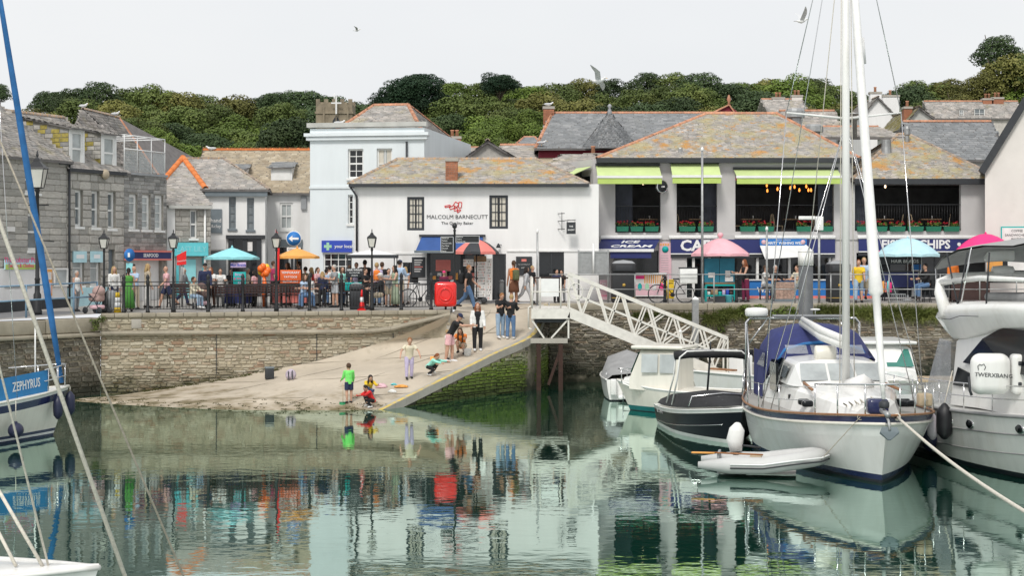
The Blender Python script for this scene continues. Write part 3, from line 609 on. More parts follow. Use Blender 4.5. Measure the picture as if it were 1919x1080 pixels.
for u, v, r, k in ((1885, 92, 62, 'olive'), (1925, 88, 60, 'oak'), (1848, 128, 46, 'olive'), (1905, 150, 52, 'bright'), (1800, 165, 44, 'olive')): tree(k, u, v, 150, r, .9, {62: 'tall olive tree on the rise behind the white gable', 60: 'mid green tree beside the tall olive tree on the rise', 46: 'brownish olive tree left of the tall tree on the rise', 52: 'bright green tree under the tall olive tree on the rise', 44: 'low olive tree above the grey stone terrace'}[r])
tree('dark', 1872, 62, 156, 54, .8, 'dark open-crowned tree standing highest on the rise')
tree('dark', -8, 150, 200, 30, .9, 'dark tree at the end of the wood behind the slate roofs')
# ================================================================ buildings
def box_body(b, x0, x1, y0, y1, z1, m, name='side_wall'):   # side and back walls behind a facade
    mb = MB(); mb.add([(x0, y0, 0), (x0, y1, 0), (x0, y1, z1), (x0, y0, z1)], [(0, 3, 2, 1)], m); mb.add([(x1, y0, 0), (x1, y1, 0), (x1, y1, z1), (x1, y0, z1)], [(0, 1, 2, 3)], m)
    mb.add([(x0, y1, 0), (x1, y1, 0), (x1, y1, z1), (x0, y1, z1)], [(0, 3, 2, 1)], m); return mb.build(name, b)
def chimney(b, x, y, z0, z1, w=.45, d=.45, m='brick', pots=1, pm='ridge_red', bricks=True):
    mb = MB(); mb.box(x-w/2+.01, x+w/2-.01, y-d/2+.01, y+d/2-.01, z0, z1, 'joint'); c = mb.build('chimney', b)
    if bricks:
        n = int((z1-z0)/.085); nb = max(2, round(w/.22)); q = MB()
        for j in range(n):
            for (ox, oy, ax) in ((0, -d/2, 0), (-w/2, 0, 1), (w/2, 0, 1)):
                L_ = w if ax == 0 else d; k = max(2, round(L_/.22)); st = L_/k; off = -L_/2-(st/2 if j % 2 else 0)
                for i in range(k+1):
                    a, e = max(off+i*st, -L_/2), min(off+(i+1)*st, L_/2)
                    if e-a < .04: continue
                    if ax == 0: q.box(x+a+.005, x+e-.005, y+oy-.006, y+oy+.05, z0+j*.085+.006, z0+j*.085+.08, m)
                    else: q.box(x+ox-.006 if ox < 0 else x+ox-.05, x+ox+.05 if ox < 0 else x+ox+.006, y+a+.005, y+e-.005, z0+j*.085+.006, z0+j*.085+.08, m)
        q.build('brickwork', c, kind='stuff')
    else: MB().box(x-w/2, x+w/2, y-d/2, y+d/2, z0, z1-.1, m).build('shaft', c)
    MB().box(x-w/2-.04, x+w/2+.04, y-d/2-.04, y+d/2+.04, z1-.08, z1+.06, 'concrete').build('chimney_cap', c)
    for i in range(pots): MB().lathe([(.1, 0), (.085, .3), (.11, .32), (.11, .38), (.07, .38)], pm, (x+(i-(pots-1)/2)*.26, y, z1+.05), 10).build('chimney_pot', c)
    return c
def gutter(b, x0, x1, y, z, m='charcoal'): return MB().box(x0, x1, y-.1, y+.02, z-.13, z, m).build('gutter', b)
def pipe(b, pts, r=.045, m='charcoal', name='downpipe'): return MB().tube(pts, r, m, 8).build(name, b)
# ---- left row along the street (one plane, receding)
LA = ((-60, 58.9), (125, 64.0), (232, 67.2), (312, 70.05))
# slate-roofed stone house with the sweet shop
f = Frame(*LA[0], *LA[1], 2.75); b = thing('stone_house', 'pale coursed stone house with slate roof and colourful shop sign', 'house', f.loc, f.rz)
ze = f.px(125, 303)[1]; hs = [f.rect(47, 74, 312, 362), f.rect(52, 75, 400, 470), f.rect(8, 56, 506, 537)]
mb = MB(); wall_holes(mb, 0, f.len, 0, ze, hs, 'joint'); w_ = mb.build('wall', b); box_body(b, 0, f.len, 0, 8, ze, 'stucco_grey')
masonry(w_, 0, f.len, 1.75, ze, hs, 'stone_block', (.2, .26), (.5, 1.3), .02, .01, jit=.02, seed=2)
for h in hs[:2]: window(b, h, .14, nx=1, nz=2, mid=True, g='glass_mid', fw=.1)
window(b, hs[2], .12, nx=4, nz=2, g='glass_dark')
z0, z1 = .55, 1.55; MB().box(0, f.len-.05, -.06, .0-.003, z0, 1.7, 'render_white').build('shop_base', b); MB().box(0, f.len, -.09, -.002, 0, z0-.01, 'charcoal').build('plinth', b)
r = f.rect(5, 63, 487, 505); s = MB().box(r[0], r[1], -.12, -.065, r[2], r[3], 'babyblue').build('shop_sign', b); MB().box(r[0], r[1], -.124, -.121, r[2], (r[2]+r[3])/2, 'lime').text('The Lobster Pot', .26, 'hotpink', TR((r[0]+r[1])/2, -.13, r[2]+.33) @ FRONT, sx=1.1).text('Sweets & Clothes', .2, 'hotpink', TR((r[0]+r[1])/2, -.13, r[2]+.13) @ FRONT).build('lettering', s)
r = f.rect(11, 26, 425, 434); MB().box(r[0], r[1], -.06, -.03, r[2], r[3], 'paper').build('name_plate', b)
r = f.rect(82, 92, 505, 555); s = MB().box(r[0], r[1], -.14, -.1, r[2], r[3], 'orange').build('ice_cream_poster', b); MB().box(r[0]+.05, r[1]-.05, -.146, -.142, r[2]+.1, r[2]+.5, 'menu_pink').box(r[0]+.05, r[1]-.05, -.146, -.142, r[2]+.6, r[3]-.1, 'paper').build('poster_print', s)
r = f.rect(96, 122, 503, 537); window(b, r, .0, nx=1, nz=1, y=-.1, sill=None, name='shop_door_window', g='glass_pale')
zr = f.px(115, 208, 3.4)[1]; ro = hip_roof(b, -.2, f.len+.1, -.25, 7.0, ze, zr, -.2, f.len+.1, 'slate_old', ry=3.4, w=.26, g=.15, seed=3)
pipe(b, [(f.px(126, 320)[0], -.1, ze-.1), (f.px(126, 320)[0], -.1, .1)])
MB().box(f.px(125, 300)[0]-.5, f.px(125, 300)[0]+.1, -.2, .1, ze-.12, ze+.05, 'charcoal').build('gutter', b)
chimney(b, .9, 3.4, zr-.6, zr+1.1, .6, .8, 'render_white', 2, bricks=False)
# stone house with dormers
f = Frame(*LA[1], *LA[2], 2.8); b = thing('stone_house', 'grey block stone house with two white dormer windows', 'house', f.loc, f.rz)
ze = f.px(128, 316)[1]; hs = [f.rect(u, u+14.5, v, v+69) for u, v in ((140.5, 356), (171.5, 358), (202, 360))]+[f.rect(136, 157, 470, 535), f.rect(169, 187, 470, 535), f.rect(203, 215, 468, 560)]
mb = MB(); wall_holes(mb, 0, f.len, 0, ze, hs, 'joint'); w_ = mb.build('wall', b); box_body(b, 0, f.len, 0, 8, ze, 'stucco_grey')
masonry(w_, 0, f.len, 0, ze, hs, 'stone_block', (.22, .34), (.35, .95), .03, .014, jit=.04, seed=4)
for h in hs[:3]: window(b, h, .16, nx=1, nz=2, mid=True, g='glass_mid', fw=.1)
for h in hs[3:5]:
    window(b, h, .12, nx=1, nz=2, g='glass_pale', fw=.1); x0, x1, z0, z1 = h; s = MB().box(x0-.06, x1+.06, -.1, -.04, z1-.45, z1-.02, 'babyblue').build('shop_sign', b)
    MB().box(x0+.1, x1-.1, -.105, -.102, z1-.3, z1-.15, 'letter_white').build('lettering', s)
h = hs[5]; MB().box(h[0], h[1], .12, .16, h[2], h[3], 'win_grey').build('door', b)
MB().box(-.02, hs[5][0]-.1, -.09, -.0331, 0, .9, 'babyblue').build('plinth', b)
gutter(b, 0, f.len, -.05, ze+.02)
zr = f.px(160, 226, 3.2)[1]; ro = hip_roof(b, 0, f.len+.3, -.12, 6.6, ze, zr, 0, f.len+.3, 'slate_old', ry=3.2, w=.26, g=.15, seed=5)
sl_ = (zr-ze)/3.32; mat('moss_gold', (.33, .27, .07), .95, .25, 6)
for (u0, u1, v0, v1) in ((133, 155, 246, 312), (193, 215, 256, 318)):
    x0, x1, z0, z1 = f.rect(u0, u1, v0, v1, .25); d = link('dormer', None, b); zt0 = z1+.1; yb = min(3.0, .35+(zt0-z0)/max(.3, sl_-.2)); zb1 = zt0+.2*(yb-.25)
    mb = MB(); wall_holes(mb, x0-.12, x1+.12, z0-.1, zt0, [(x0, x1, z0, z1)], 'trim_white', .1, .25); mb.build('dormer_front', d)
    for xx in (x0-.12, x1+.12):
        MB().add([(xx, .25, z0-.1), (xx, yb, z0+sl_*(yb-.25)), (xx, yb, zb1), (xx, .25, zt0)], [(0, 1, 2, 3)], 'joint').build('cheek', d)
    rows = MB(); k = 0; zz = z0-.1
    while zz < zb1-.02:
        yq = .27; ymax = min(yb, .35+max(0, (zz+.2-z0)/sl_))
        while yq < ymax:
            yw = min(yq+random.uniform(.25, .45), ymax); zlim = zt0+(zb1-zt0)*(yq-.25)/(yb-.25)
            if zz+.15 < zlim and yw-yq > .08: rows.add([(x0-.135-.012*random.random(), yq, zz), (x0-.135, yw-.025, zz), (x0-.13, yw-.025, zz+.15), (x0-.125, yq, zz+.15)], [(0, 3, 2, 1)], random.choice(['moss_gold', 'moss_gold', 'slate_hung', 'stone_block']))
            yq = yw
        zz += .17
    rows.build('slate_hanging', d, kind='stuff')
    MB().slab([(x0-.22, .05, zt0-.0), (x1+.2, .05, zt0-.0), (x1+.2, yb, zb1+.06), (x0-.22, yb, zb1+.06)], .07, 'roof_base').build('dormer_roof', d); slates(d, [[(x0-.22, .05, zt0), (x1+.2, .05, zt0), (x1+.2, yb, zb1+.06), (x0-.22, yb, zb1+.06)]], 'slate_old', seed=6)
    window(b, (x0, x1, z0, z1), .06, nx=1, nz=2, mid=True, g='glass_pale', y=.25, fw=.1)
MB().ell((f.len*.62, -.12, ze-.12), (.2, .14, .2), 'slate_tan').build('moss_clump', b)
# slate-hung house with roof terrace
f = Frame(*LA[2], *LA[3], 2.85); b = thing('slate_house', 'dark slate-hung house with white framed roof terrace and navy shop fascia', 'house', f.loc, f.rz)
ze = f.px(310, 330)[1]; hs = [f.rect(u, u+16, v, v+66) for u, v in ((241.5, 364), (266, 365), (290, 366))]+[f.rect(236, 303, 486, 566)]
mb = MB(); wall_holes(mb, 0, f.len, 0, ze, hs, 'joint'); w_ = mb.build('wall', b); box_body(b, 0, f.len, 0, 7, ze, 'stucco_grey'); MB().box(0, f.len, .02, 7, ze-.1, ze-.02, 'lead').build('terrace_floor', b)
masonry(w_, 0, f.len, 2.1, ze, hs, 'slate_hung', (.14, .2), (.3, .6), .02, .008, jit=.02, seed=6)
for h in hs[:3]: window(b, h, .14, nx=1, nz=4, g='glass_pale', fw=.12)
MB().box(0, f.len, -.08, .1, ze-.06, ze+.04, 'lead').build('parapet_coping', b)
x0, x1, z0, z1 = hs[3]; MB().box(x0, x1, .14, .2, z0, z1, 'render_white_b').box(x0+.1, x0+.8, .1, .135, z0, z1-.2, 'glass_dark').build('shop_front', b)
r = f.rect(233, 311, 473, 485); s = MB().box(r[0], r[1], -.25, -.03, r[2], r[3], 'navy').box(r[0]-.02, r[1]+.02, -.28, -.0, r[3], r[3]+.07, 'lightred').box(r[0]-.02, r[1]+.02, -.28, -.0, r[2]-.07, r[2], 'lightred').build('shop_fascia', b)
MB().text('SEAFOOD', .2, 'letter_white', TR((r[0]+r[1])/2, -.255, (r[2]+r[3])/2) @ FRONT, bold=.02, sx=1.2).build('lettering', s)
fm = MB(); zt_ = ze+1.5; q = f.len
for x in (0.1, q*.33, q*.66, q-.05):
    for y in (.05, 2.6): fm.tube([(x, y, ze), (x, y, zt_)], .02, 'trim_white', 6)
    fm.tube([(x, .05, zt_), (x, 2.6, zt_)], .025, 'trim_white', 6)
for y in (.05, 2.6):
    for z in (zt_, ze+.95): fm.tube([(.1, y, z), (q-.05, y, z)], .025, 'trim_white', 6)
fm.build('terrace_frame', b)
mat('sheet_glass', (.5, .53, .53), .1, .05, alpha=.35)
for i in range(3): MB().box(q*i/3+.08, q*(i+1)/3-.05, .045, .055, ze+.08, ze+.9, 'sheet_glass').build('glass_panel', b)
MB().box(q*.1, q*.95, 2.7, 2.9, ze, ze+1.2, 'stucco_grey').build('terrace_wall', b)
window(b, (.2, q*.35, ze+.2, ze+1.6), .05, nx=1, nz=2, g='glass_pale', y=2.62, sill=None)
# house with long slate roof standing behind the row
b = thing('slate_house', 'house behind the row with steep bare slate roof and gulls on its ridge', 'house', (-19, 77, 3.1)); O_ = Vector((-19, 77, 3.1)); E0, E1, R0, R1 = (W(*q)-O_ for q in ((122, 300, 74), (306, 342, 80), (155, 204, 77.5), (222, 220, 81)))
MB().add([E0, E1, E1+Vector((3, 9, 0)), E0+Vector((-3, 9, 0)), (E0.x, E0.y, 0), (E1.x, E1.y, 0), (E1.x+3, E1.y+9, 0), (E0.x-3, E0.y+9, 0)], [(0, 1, 5, 4), (1, 2, 6, 5), (2, 3, 7, 6), (3, 0, 4, 7)], 'stucco_grey').build('wall', b)
pl = [E0, E1, R1, R0]; pb = [E0, R0, E0+Vector((-3, 9, 0))]; pc = [R0, R1, E1+Vector((3, 9, 0)), E0+Vector((-3, 9, 0))]; ro = MB().slab(pl, .1, 'roof_base').slab(pb, .1, 'roof_base').slab(pc, .1, 'roof_base').slab([E1, E1+Vector((3, 9, 0)), R1], .1, 'roof_base').build('roof', b); slates(ro, [[E0, E1, R0], [E1, R1, R0], pb], 'slate_old', .28, .17, seed=8); ridge(ro, R0, R1, 'ridge_grey', .1); ridge(ro, R1, E1, 'ridge_red', .09)
# small stone house with the turquoise shop
f = Frame(313, 70.6, 395, 71.4, 2.95); b = thing('stone_house', 'small coursed stone house with lean-to slate roof over a turquoise shopfront', 'house', f.loc, f.rz)
ze = f.px(390, 386)[1]; hs = [f.rect(356, 369, 394, 447), f.rect(330, 386, 482, 560)]
mb = MB(); wall_holes(mb, 0, f.len, 0, ze, hs, 'joint'); w_ = mb.build('wall', b); box_body(b, 0, f.len, 0, 2.2, ze, 'stucco_grey')
masonry(w_, .35, f.len, 0, ze, hs, 'stone_block', (.16, .26), (.3, .75), .025, .012, jit=.04, seed=7)
MB().box(0, .33, -.03, -.001, .3, ze, 'render_white_b').build('white_pilaster', b); window(b, hs[0], .12, nx=1, nz=2, mid=True, g='glass_mid')
zb1 = f.px(340, 352, 2.0)[1]; pl = [(-.1, -.2, ze), (f.len, -.2, ze), (f.len, 2.0, zb1), (-.1, 2.0, zb1)]; ro = MB().slab(pl, .08, 'roof_base').build('roof', b); slates(ro, [pl], 'slate_old', .24, .14, seed=9); gutter(b, 0, f.len, -.18, ze, 'stucco_grey')
r = f.rect(325, 388, 455, 480); s = MB().box(r[0], r[1], -.2, -.04, r[2], r[3], 'turquoise').build('shop_fascia', b); MB().text('LAST LILY', .32, 'aqua', TR((r[0]+r[1])/2, -.205, (r[2]+r[3])/2) @ FRONT, bold=.01, sx=.9).build('lettering', s)
x0, x1, z0, z1 = hs[1]; MB().box(x0, x0+.12, .02, .12, z0, z1, 'turquoise').box(x1-.12, x1, .02, .12, z0, z1, 'turquoise').box(x0+.35, x0+.85, .06, .1, z0, z1-.1, 'aqua').box(x0+.12, x1-.12, .11, .13, z0, z1, 'glass_pale').build('shop_front', b)
pipe(b, [(f.px(383, 400)[0], -.08, ze-.1), (f.px(383, 400)[0], -.08, .1)], m='trim_white')
# white cottage with orange hips
f = Frame(303, 74, 497, 74.5, 3.0); b = thing('white_cottage', 'white cottage with grey slate hip roof edged in bright orange tiles', 'house', f.loc, f.rz)
ze = f.px(400, 355)[1]; xw = f.px(384, 400)[0]; hs = [f.rect(429, 442, 369, 429), f.rect(463, 476, 371, 431), f.rect(428, 484, 447, 560), f.rect(394, 424, 470, 560)]
mb = MB(); wall_holes(mb, xw, f.len, 0, ze, hs, 'render_white_b'); mb.build('wall', b); box_body(b, xw, f.len, 0, 5, ze, 'render_white_b'); MB().box(0, xw, .4, 5, 2.5, ze, 'stone_block').build('rear_wall', b)
for h in hs[:2]: window(b, h, .14, m='win_grey', nx=1, nz=4, g='glass_mid', sill='win_grey')
x0, x1, z0, z1 = hs[2]; mb = MB()
for q in (0, .48, .95): mb.box(x0+(x1-x0)*q, x0+(x1-x0)*q+.2, -.1, .1, z0, z1, 'charcoal')
mb.box(x0-.1, x1+.3, -.16, -.002, z1-.02, z1+.14, 'charcoal').box(x0, x1, .1, .14, z0, z1-.03, 'glass_dark').box(x0+.75, x1-.25, -.05, .0, z1-.55, z1-.15, 'paper'); mb.build('shop_front', b)
x0, x1, z0, z1 = hs[3]; MB().box(x0, x1, .1, .14, z0, z1, 'glass_mid').box(x0, x1, -.06, -.01, z1+.05, z1+.5, 'render_white').build('shop_front', b)
r = f.rect(394, 416, 392, 437); s = MB().box(r[0], r[1], -.07, -.01, r[2], r[3], 'win_grey').build('shop_sign', b); MB().text('hand', .24, 'paper', TR((r[0]+r[1])/2, -.075, r[3]-.5) @ FRONT).text('&clay', .2, 'paper', TR((r[0]+r[1])/2, -.075, r[3]-.75) @ FRONT).build('lettering', s)
zr = f.px(343, 297, 2.6)[1]; xr0 = f.px(343, 297, 2.6)[0]; xr1 = f.px(420, 300, 2.6)[0]
ro = hip_roof(b, -.2, f.len+.2, -.25, 5.4, ze, zr, xr0, xr1, 'slate_old', seed=10, rt='ridge_grey', r=.09); ridge(ro, (-.2, -.25, ze+.03), (xr0, 2.575, zr+.05), 'ridge_orange', .13); ridge(ro, (xr0, 2.575, zr+.05), (f.px(386, 350, .0)[0], -.25, ze+.03), 'ridge_orange', .13)
MB().box(xw, f.len+.1, -.2, -.002, ze-.3, ze-.02, 'win_grey').build('fascia_board', b)
# cottage with tan roof and two dormers
f = Frame(400, 77.5, 583, 77.5, 3.1); b = thing('white_cottage', 'white cottage with tan slate roof, two small dormers and red ridge', 'house', f.loc, f.rz)
ze = f.px(500, 362)[1]; xw = f.px(440, 400)[0]; hs = [f.rect(524, 549, 380, 431), f.rect(490, 502, 465, 520), f.rect(520, 566, 464, 560)]
mb = MB(); wall_holes(mb, xw, f.len, 0, ze, hs, 'render_white'); mb.build('wall', b); box_body(b, xw-1.5, f.len, 0, 7, ze, 'render_white_b')
window(b, hs[0], .1, nx=2, nz=2, mid=True, g='glass_pale', fw=.1); window(b, hs[1], .1, nx=2, nz=3, g='glass_mid', sill=None)
x0, x1, z0, z1 = hs[2]; MB().box(x0, x1, .12, .16, z0, z1, 'glass_dark').box(x0+.5, x0+.6, .05, .115, z0, z1, 'win_white').build('shop_front', b)
r = f.rect(515, 567, 449, 463); MB().box(r[0], r[1], -.1, -.01, r[2], r[3], 'win_grey').build('shop_fascia', b)
zr = f.px(500, 281, 3.0)[1]; ro = hip_roof(b, -1, f.len, -.25, 6.4, ze, zr, -1, f.len, 'slate_tan', ry=3.0, rt='ridge_orange', seed=12, w=.3, g=.17, r=.12)
sl_ = (zr-ze)/3.25
for u0, u1, v0, v1 in ((432, 458, 316, 340), (511, 544, 313, 341)):
    x0, x1, z0, z1 = f.rect(u0, u1, v0, v1, .6); d = link('dormer', None, b)
    MB().box(x0-.08, x1+.08, .62, .62+.02, z0, z1, 'trim_white').box(x0, x1, .6, .615, z0+.08, z1-.06, 'win_white').build('dormer_front', d)
    for xx in (x0-.08, x1+.08): MB().add([(xx, .62, z0-.1), (xx, .62+(z1-z0+.2)/sl_, z1+.1), (xx, .62, z1)], [(0, 1, 2)], 'render_white').build('cheek', d)
    yd = .75+(z1-z0)/(sl_-.15); pl = [(x0-.15, .45, z1-.02), (x1+.15, .45, z1-.02), (x1+.15, yd, z1+.15*yd), (x0-.15, yd, z1+.15*yd)]; MB().slab(pl, .06, 'roof_base').build('dormer_roof', d); slates(d, [pl], 'slate_blue', seed=13)
MB().box(f.len-.45, f.len-.2, -.12, -.0, f.px(575, 380)[1]-.3, f.px(575, 367)[1], 'grey_plastic').build('alarm_box', b)
# ---- tall pale blue building
f = Frame(581, 74, 795, 73.2, 3.1); b = thing('blue_townhouse', 'tall pale blue rendered building with parapet and hipped slate roof', 'building', f.loc, f.rz)
zp = f.px(690, 240)[1]; hs = [f.rect(652, 681, 279, 334), f.rect(706, 735, 278, 336), f.rect(652, 662, 365, 420), f.rect(606, 661, 474, 512)]
mb = MB(); wall_holes(mb, 0, f.len, 0, zp, hs, 'render_blue'); mb.build('wall', b); box_body(b, 0, f.len, 0, 11, zp, 'render_blue')
window(b, hs[0], .16, nx=2, nz=4, mid=True, g='glass_dark', fw=.07); window(b, hs[1], .16, nx=2, nz=2, g='glass_pale', fw=.07, curtain='curtain'); window(b, hs[2], .16, nx=1, nz=4, g='glass_dark'); window(b, hs[3], .1, nx=4, nz=3, g='glass_dark', sill=None)
zc = f.px(690, 262)[1]; co = MB()
for z0, z1, p in ((zc+.75, zp+.05, .12), (zc+.16, zc+.3, .22), (zc, zc+.14, .14)): co.box(-p, f.len+p, -p, .3, z0, z1, 'stucco_grey' if p == .12 else 'render_blue')
co.build('cornice', b); z0 = f.px(690, 351)[1]; MB().box(-.03, f.len+.03, -.05, -.002, z0-.05, z0+.06, 'render_blue').build('string_course', b)
r = f.rect(604, 660, 451, 473); s = MB().box(r[0], r[1], -.12, -.01, r[2], r[3], 'shop_blue').build('shop_fascia', b)
cx_ = r[0]+.28; cz = (r[2]+r[3])/2; MB().box(cx_-.06, cx_+.06, -.13, -.121, cz-.17, cz+.17, 'mint').box(cx_-.17, cx_-.061, -.13, -.121, cz-.06, cz+.06, 'mint').box(cx_+.061, cx_+.17, -.13, -.121, cz-.06, cz+.06, 'mint').text('your local', .2, 'letter_white', TR(r[0]+.58, -.13, cz) @ FRONT, align='LEFT', bold=.015).build('lettering', s)
xr = f.px(698, 197, 3)[0]; zr = f.px(698, 197, 3)[1]; ro = hip_roof(b, .9, f.len-.15, .35, 8.5, zp-.15, zr, xr, xr+1.6, 'slate_old', rt='ridge_red', seed=14, ry=3.2)
pipe(b, [(f.len-.75, -.1, zp-.6), (f.len-.75, -.1, 3)]); 
# ---- bakery
f = Frame(664, 68.4, 1122, 68.4, zq(0, 68.4)); b = thing('bakery', 'long white two storey bakery with lichen-covered slate roof and red emblem', 'building', f.loc, f.rz)
ze = f.px(880, 345)[1]; hs = [f.rect(763, 795, 369, 432), f.rect(917, 952, 366, 429), f.rect(800, 908, 470, 562), f.rect(923, 948, 476, 562), f.rect(1010, 1057, 470, 520), f.rect(755, 784, 492, 530)]
mb = MB(); wall_holes(mb, 0, f.len, 0, ze, hs, 'render_white'); mb.build('wall', b); box_body(b, 0, f.len, 0, 6, ze, 'render_white')
for h in hs[:2]: window(b, h, .1, m='win_dark', nx=3, nz=4, fw=.1, sill=None, curtain='curtain', g='glass_dark')
mat('glass_clear', (.7, .75, .75), .03, 0, alpha=.15)
x0, x1, z0, z1 = hs[2]; sh = MB(); sh.box(x0, x0+.12, -.06, .12, z0, z1, 'charcoal').box(x1-.12, x1, -.06, .12, z0, z1, 'charcoal').box(x0+.12, x1-.12, -.04, .12, z0, z0+.75, 'charcoal').box(x0+1.35, x0+1.47, -.05, .12, z0+.75, z1, 'charcoal'); sh.build('shop_front', b)
MB().box(x0+.12, x1-.12, .125, .14, z0+.75, z1, 'glass_dark').build('pane', b); q = MB()
for i in range(9): q.box(x0+.2+i*.22, x0+.36+i*.22, .06, .118, z0+.8, z0+.95+.12*(i % 3), ['orange', 'paper', 'wood_pale', 'lightred'][i % 4])
q.box(x0+.35, x0+.95, .09, .12, z0+1.15, z0+1.6, 'lightred'); q.build('window_display', b)
x0, x1, z0, z1 = hs[3]; MB().box(x0, x1, .1, .14, z0, z1, 'glass_dark').box(x0, x0+.07, -.02, .1, z0, z1, 'charcoal').box(x1-.07, x1, -.02, .1, z0, z1, 'charcoal').build('door', b)
for h in hs[4:]: MB().box(h[0], h[1], .1, .14, h[2], h[3], 'glass_dark').box(h[0], h[0]+.05, .02, .1, h[2], h[3], 'charcoal').box((h[0]+h[1])/2-.03, (h[0]+h[1])/2+.03, .02, .1, h[2], h[3], 'charcoal').build('window', b)
z0 = f.px(900, 472)[1]; MB().box(f.px(950, 470)[0], f.len, -.04, -.002, z0, z0+.06, 'render_white_b').box(0, f.len*.3, -.04, -.002, z0-.1, z0-.04, 'render_white_b').build('string_course', b)
xr0 = f.px(745, 300, 3)[0]; xr1 = f.px(1005, 297, 3)[0]; zr = f.px(870, 299, 3)[1]
ro = hip_roof(b, -.2, f.len-.4, -.25, 6.2, ze, zr, xr0, xr1, 'slate_lichen', rt='ridge_grey', seed=15, ry=2.9, w=.19, g=.105)
gutter(b, -.2, f.len-.4, -.22, ze, 'charcoal'); pipe(b, [(f.px(657, 352)[0], -.25, ze-.1), (f.px(669, 372)[0], -.1, ze-.5), (f.px(669, 372)[0], -.08, 2.0)])
x = f.px(846, 320)[0]; chimney(b, x, .35, ze+.05, f.px(846, 299, .3)[1], .47, .5, pots=0)
# lettering and emblem on the wall
x = f.px(857, 406)[0]; s = MB().text('MALCOLM BARNECUTT', .225, 'charcoal', TR(x, -.012, f.px(857, 407)[1]) @ FRONT, bold=0, sx=1.02).text('The Quality Baker', .165, 'charcoal', TR(x, -.012, f.px(857, 418.5)[1]) @ FRONT, bold=0, sx=1.05); s.build('wall_lettering', b)
ez = f.px(852, 388)[1]; ex = f.px(852, 388)[0]; em = MB()
for dx, dz, w_, h_, a in ((-.28, .03, .22, .06, -10), (-.1, -.02, .2, .1, -25), (.06, .1, .16, .16, 30), (.22, .08, .12, .22, 5), (.05, -.1, .14, .09, -20), (.17, -.16, .16, .06, -40)):
    q = [Vector((-w_/2, 0, -h_/2)), Vector((w_/2, 0, -h_/2)), Vector((w_/2, 0, h_/2)), Vector((-w_/2, 0, h_/2))]; q = [RY(R(a)) @ p+Vector((ex+dx, -.012, ez+dz)) for p in q]
    for i in range(4): em.tube([q[i], q[(i+1) % 4]], .016, 'brightred', 4)
em.build('emblem', b)
# blue shop awning of the bakery
x0, x1 = f.px(788, 470)[0], f.px(905, 470)[0]; z1 = f.px(850, 444)[1]; z0 = f.px(850, 471, -.9)[1]
aw = MB().slab([(x0-.15, -.9, z0), (x1, -.9, z0), (x1, -.06, z1), (x0+.05, -.06, z1)], .02, 'blue_awning').box(x0-.2, x1+.05, -.95, -.9, z0-.07, z0+.03, 'win_grey').box(x0-.05, x1+.1, -.12, -.003, z1, z1+.09, 'charcoal'); aw.build('awning', b)
r = f.rect(772, 797, 482, 520); s = MB().box(r[0], r[1], -.06, -.01, r[2], r[3], 'charcoal').build('menu_board', b); q = MB()
for i in range(6): q.box(r[0]+.1, r[1]-.1-.05*(i % 3), -.066, -.0605, r[3]-.14-.09*i, r[3]-.11-.09*i, 'paper' if i != 3 else 'lightred')
q.build('lettering', s)
r = f.rect(967, 997, 481, 516); s = MB().box(r[0], r[1], -.06, -.01, r[2], r[3], 'charcoal').build('menu_board', b); xm = (r[0]+r[1])/2; MB().box(xm-.1, xm+.1, -.066, -.061, r[3]-.2, r[3]-.1, 'lightred').text('MALCOLM BARNECUTT', .045, 'paper', TR(xm, -.064, r[3]-.32) @ FRONT, .002).text('BAKERY', .06, 'paper', TR(xm, -.064, r[3]-.45) @ FRONT, .002).build('lettering', s)
# hanging sign and bracket
r = f.rect(1061, 1078, 417, 439); s = MB().box(r[0], r[1], -.5, -.46, r[2], r[3], 'charcoal').tube([(r[0]+.03, -.48, r[3]), (r[0]+.03, -.48, r[3]+.08), (r[1]-.03, -.48, r[3]+.08), (r[1]-.03, -.48, r[3])], .012, 'black_iron', 5).build('hanging_sign', b); MB().text('THE', .085, 'letter_white', TR((r[0]+r[1])/2, -.505, r[2]+.3) @ FRONT, bold=.02).text('BAKERY', .075, 'letter_white', TR((r[0]+r[1])/2, -.505, r[2]+.16) @ FRONT, bold=.02).build('lettering', s)
q = MB(); xx = r[0]-.08
for z in (r[3]+.35, r[3]+.05, r[2]+.2): q.tube([(xx-.25, -.02, z), (xx, -.48, z)], .015, 'black_iron', 5)
q.tube([(xx-.1, -.25, r[3]+.4), (xx-.1, -.25, r[2]+.15)], .014, 'black_iron', 5).tube([(xx, -.48, r[3]+.06), (r[1], -.48, r[3]+.09)], .014, 'black_iron', 5); q.build('sign_bracket', b)
q = f.px(934, 460); MB().lathe([(.03, 0), (.05, .12), (.1, .0), (.02, .18)], 'charcoal', (q[0], -.2, q[1]-.1), 8).tube([(q[0], -.2, q[1]+.02), (q[0]+.12, -.02, q[1]+.02)], .015, 'charcoal', 5).build('wall_lamp', b)
# ---- narrow slate-hung building beside the bakery
f = Frame(1078, 72.5, 1128, 72.5, 3.15); b = thing('slate_house', 'narrow slate-hung house squeezed between bakery and restaurant', 'house', f.loc, f.rz)
ze = f.px(1100, 322)[1]; hs = [f.rect(1084, 1094, 375, 405)]; mb = MB(); wall_holes(mb, -1.5, f.len+.6, 0, ze, hs, 'joint'); w_ = mb.build('wall', b); masonry(w_, -.3, f.len+.5, 2.0, ze, hs, 'slate_hung', (.14, .2), (.3, .5), .02, .008, seed=21); window(b, hs[0], .1, nx=1, nz=2)
hip_roof(b, -1.5, f.len+.6, -.1, 5, ze, ze+.9, -.5, f.len-.2, 'slate_old', seed=22, tiles=False); pipe(b, [(.25, -.1, ze), (.25, -.1, 0)]); pipe(b, [(f.px(1100, 322)[0], -.12, ze), (f.px(1100, 322)[0], -.12, 0)])
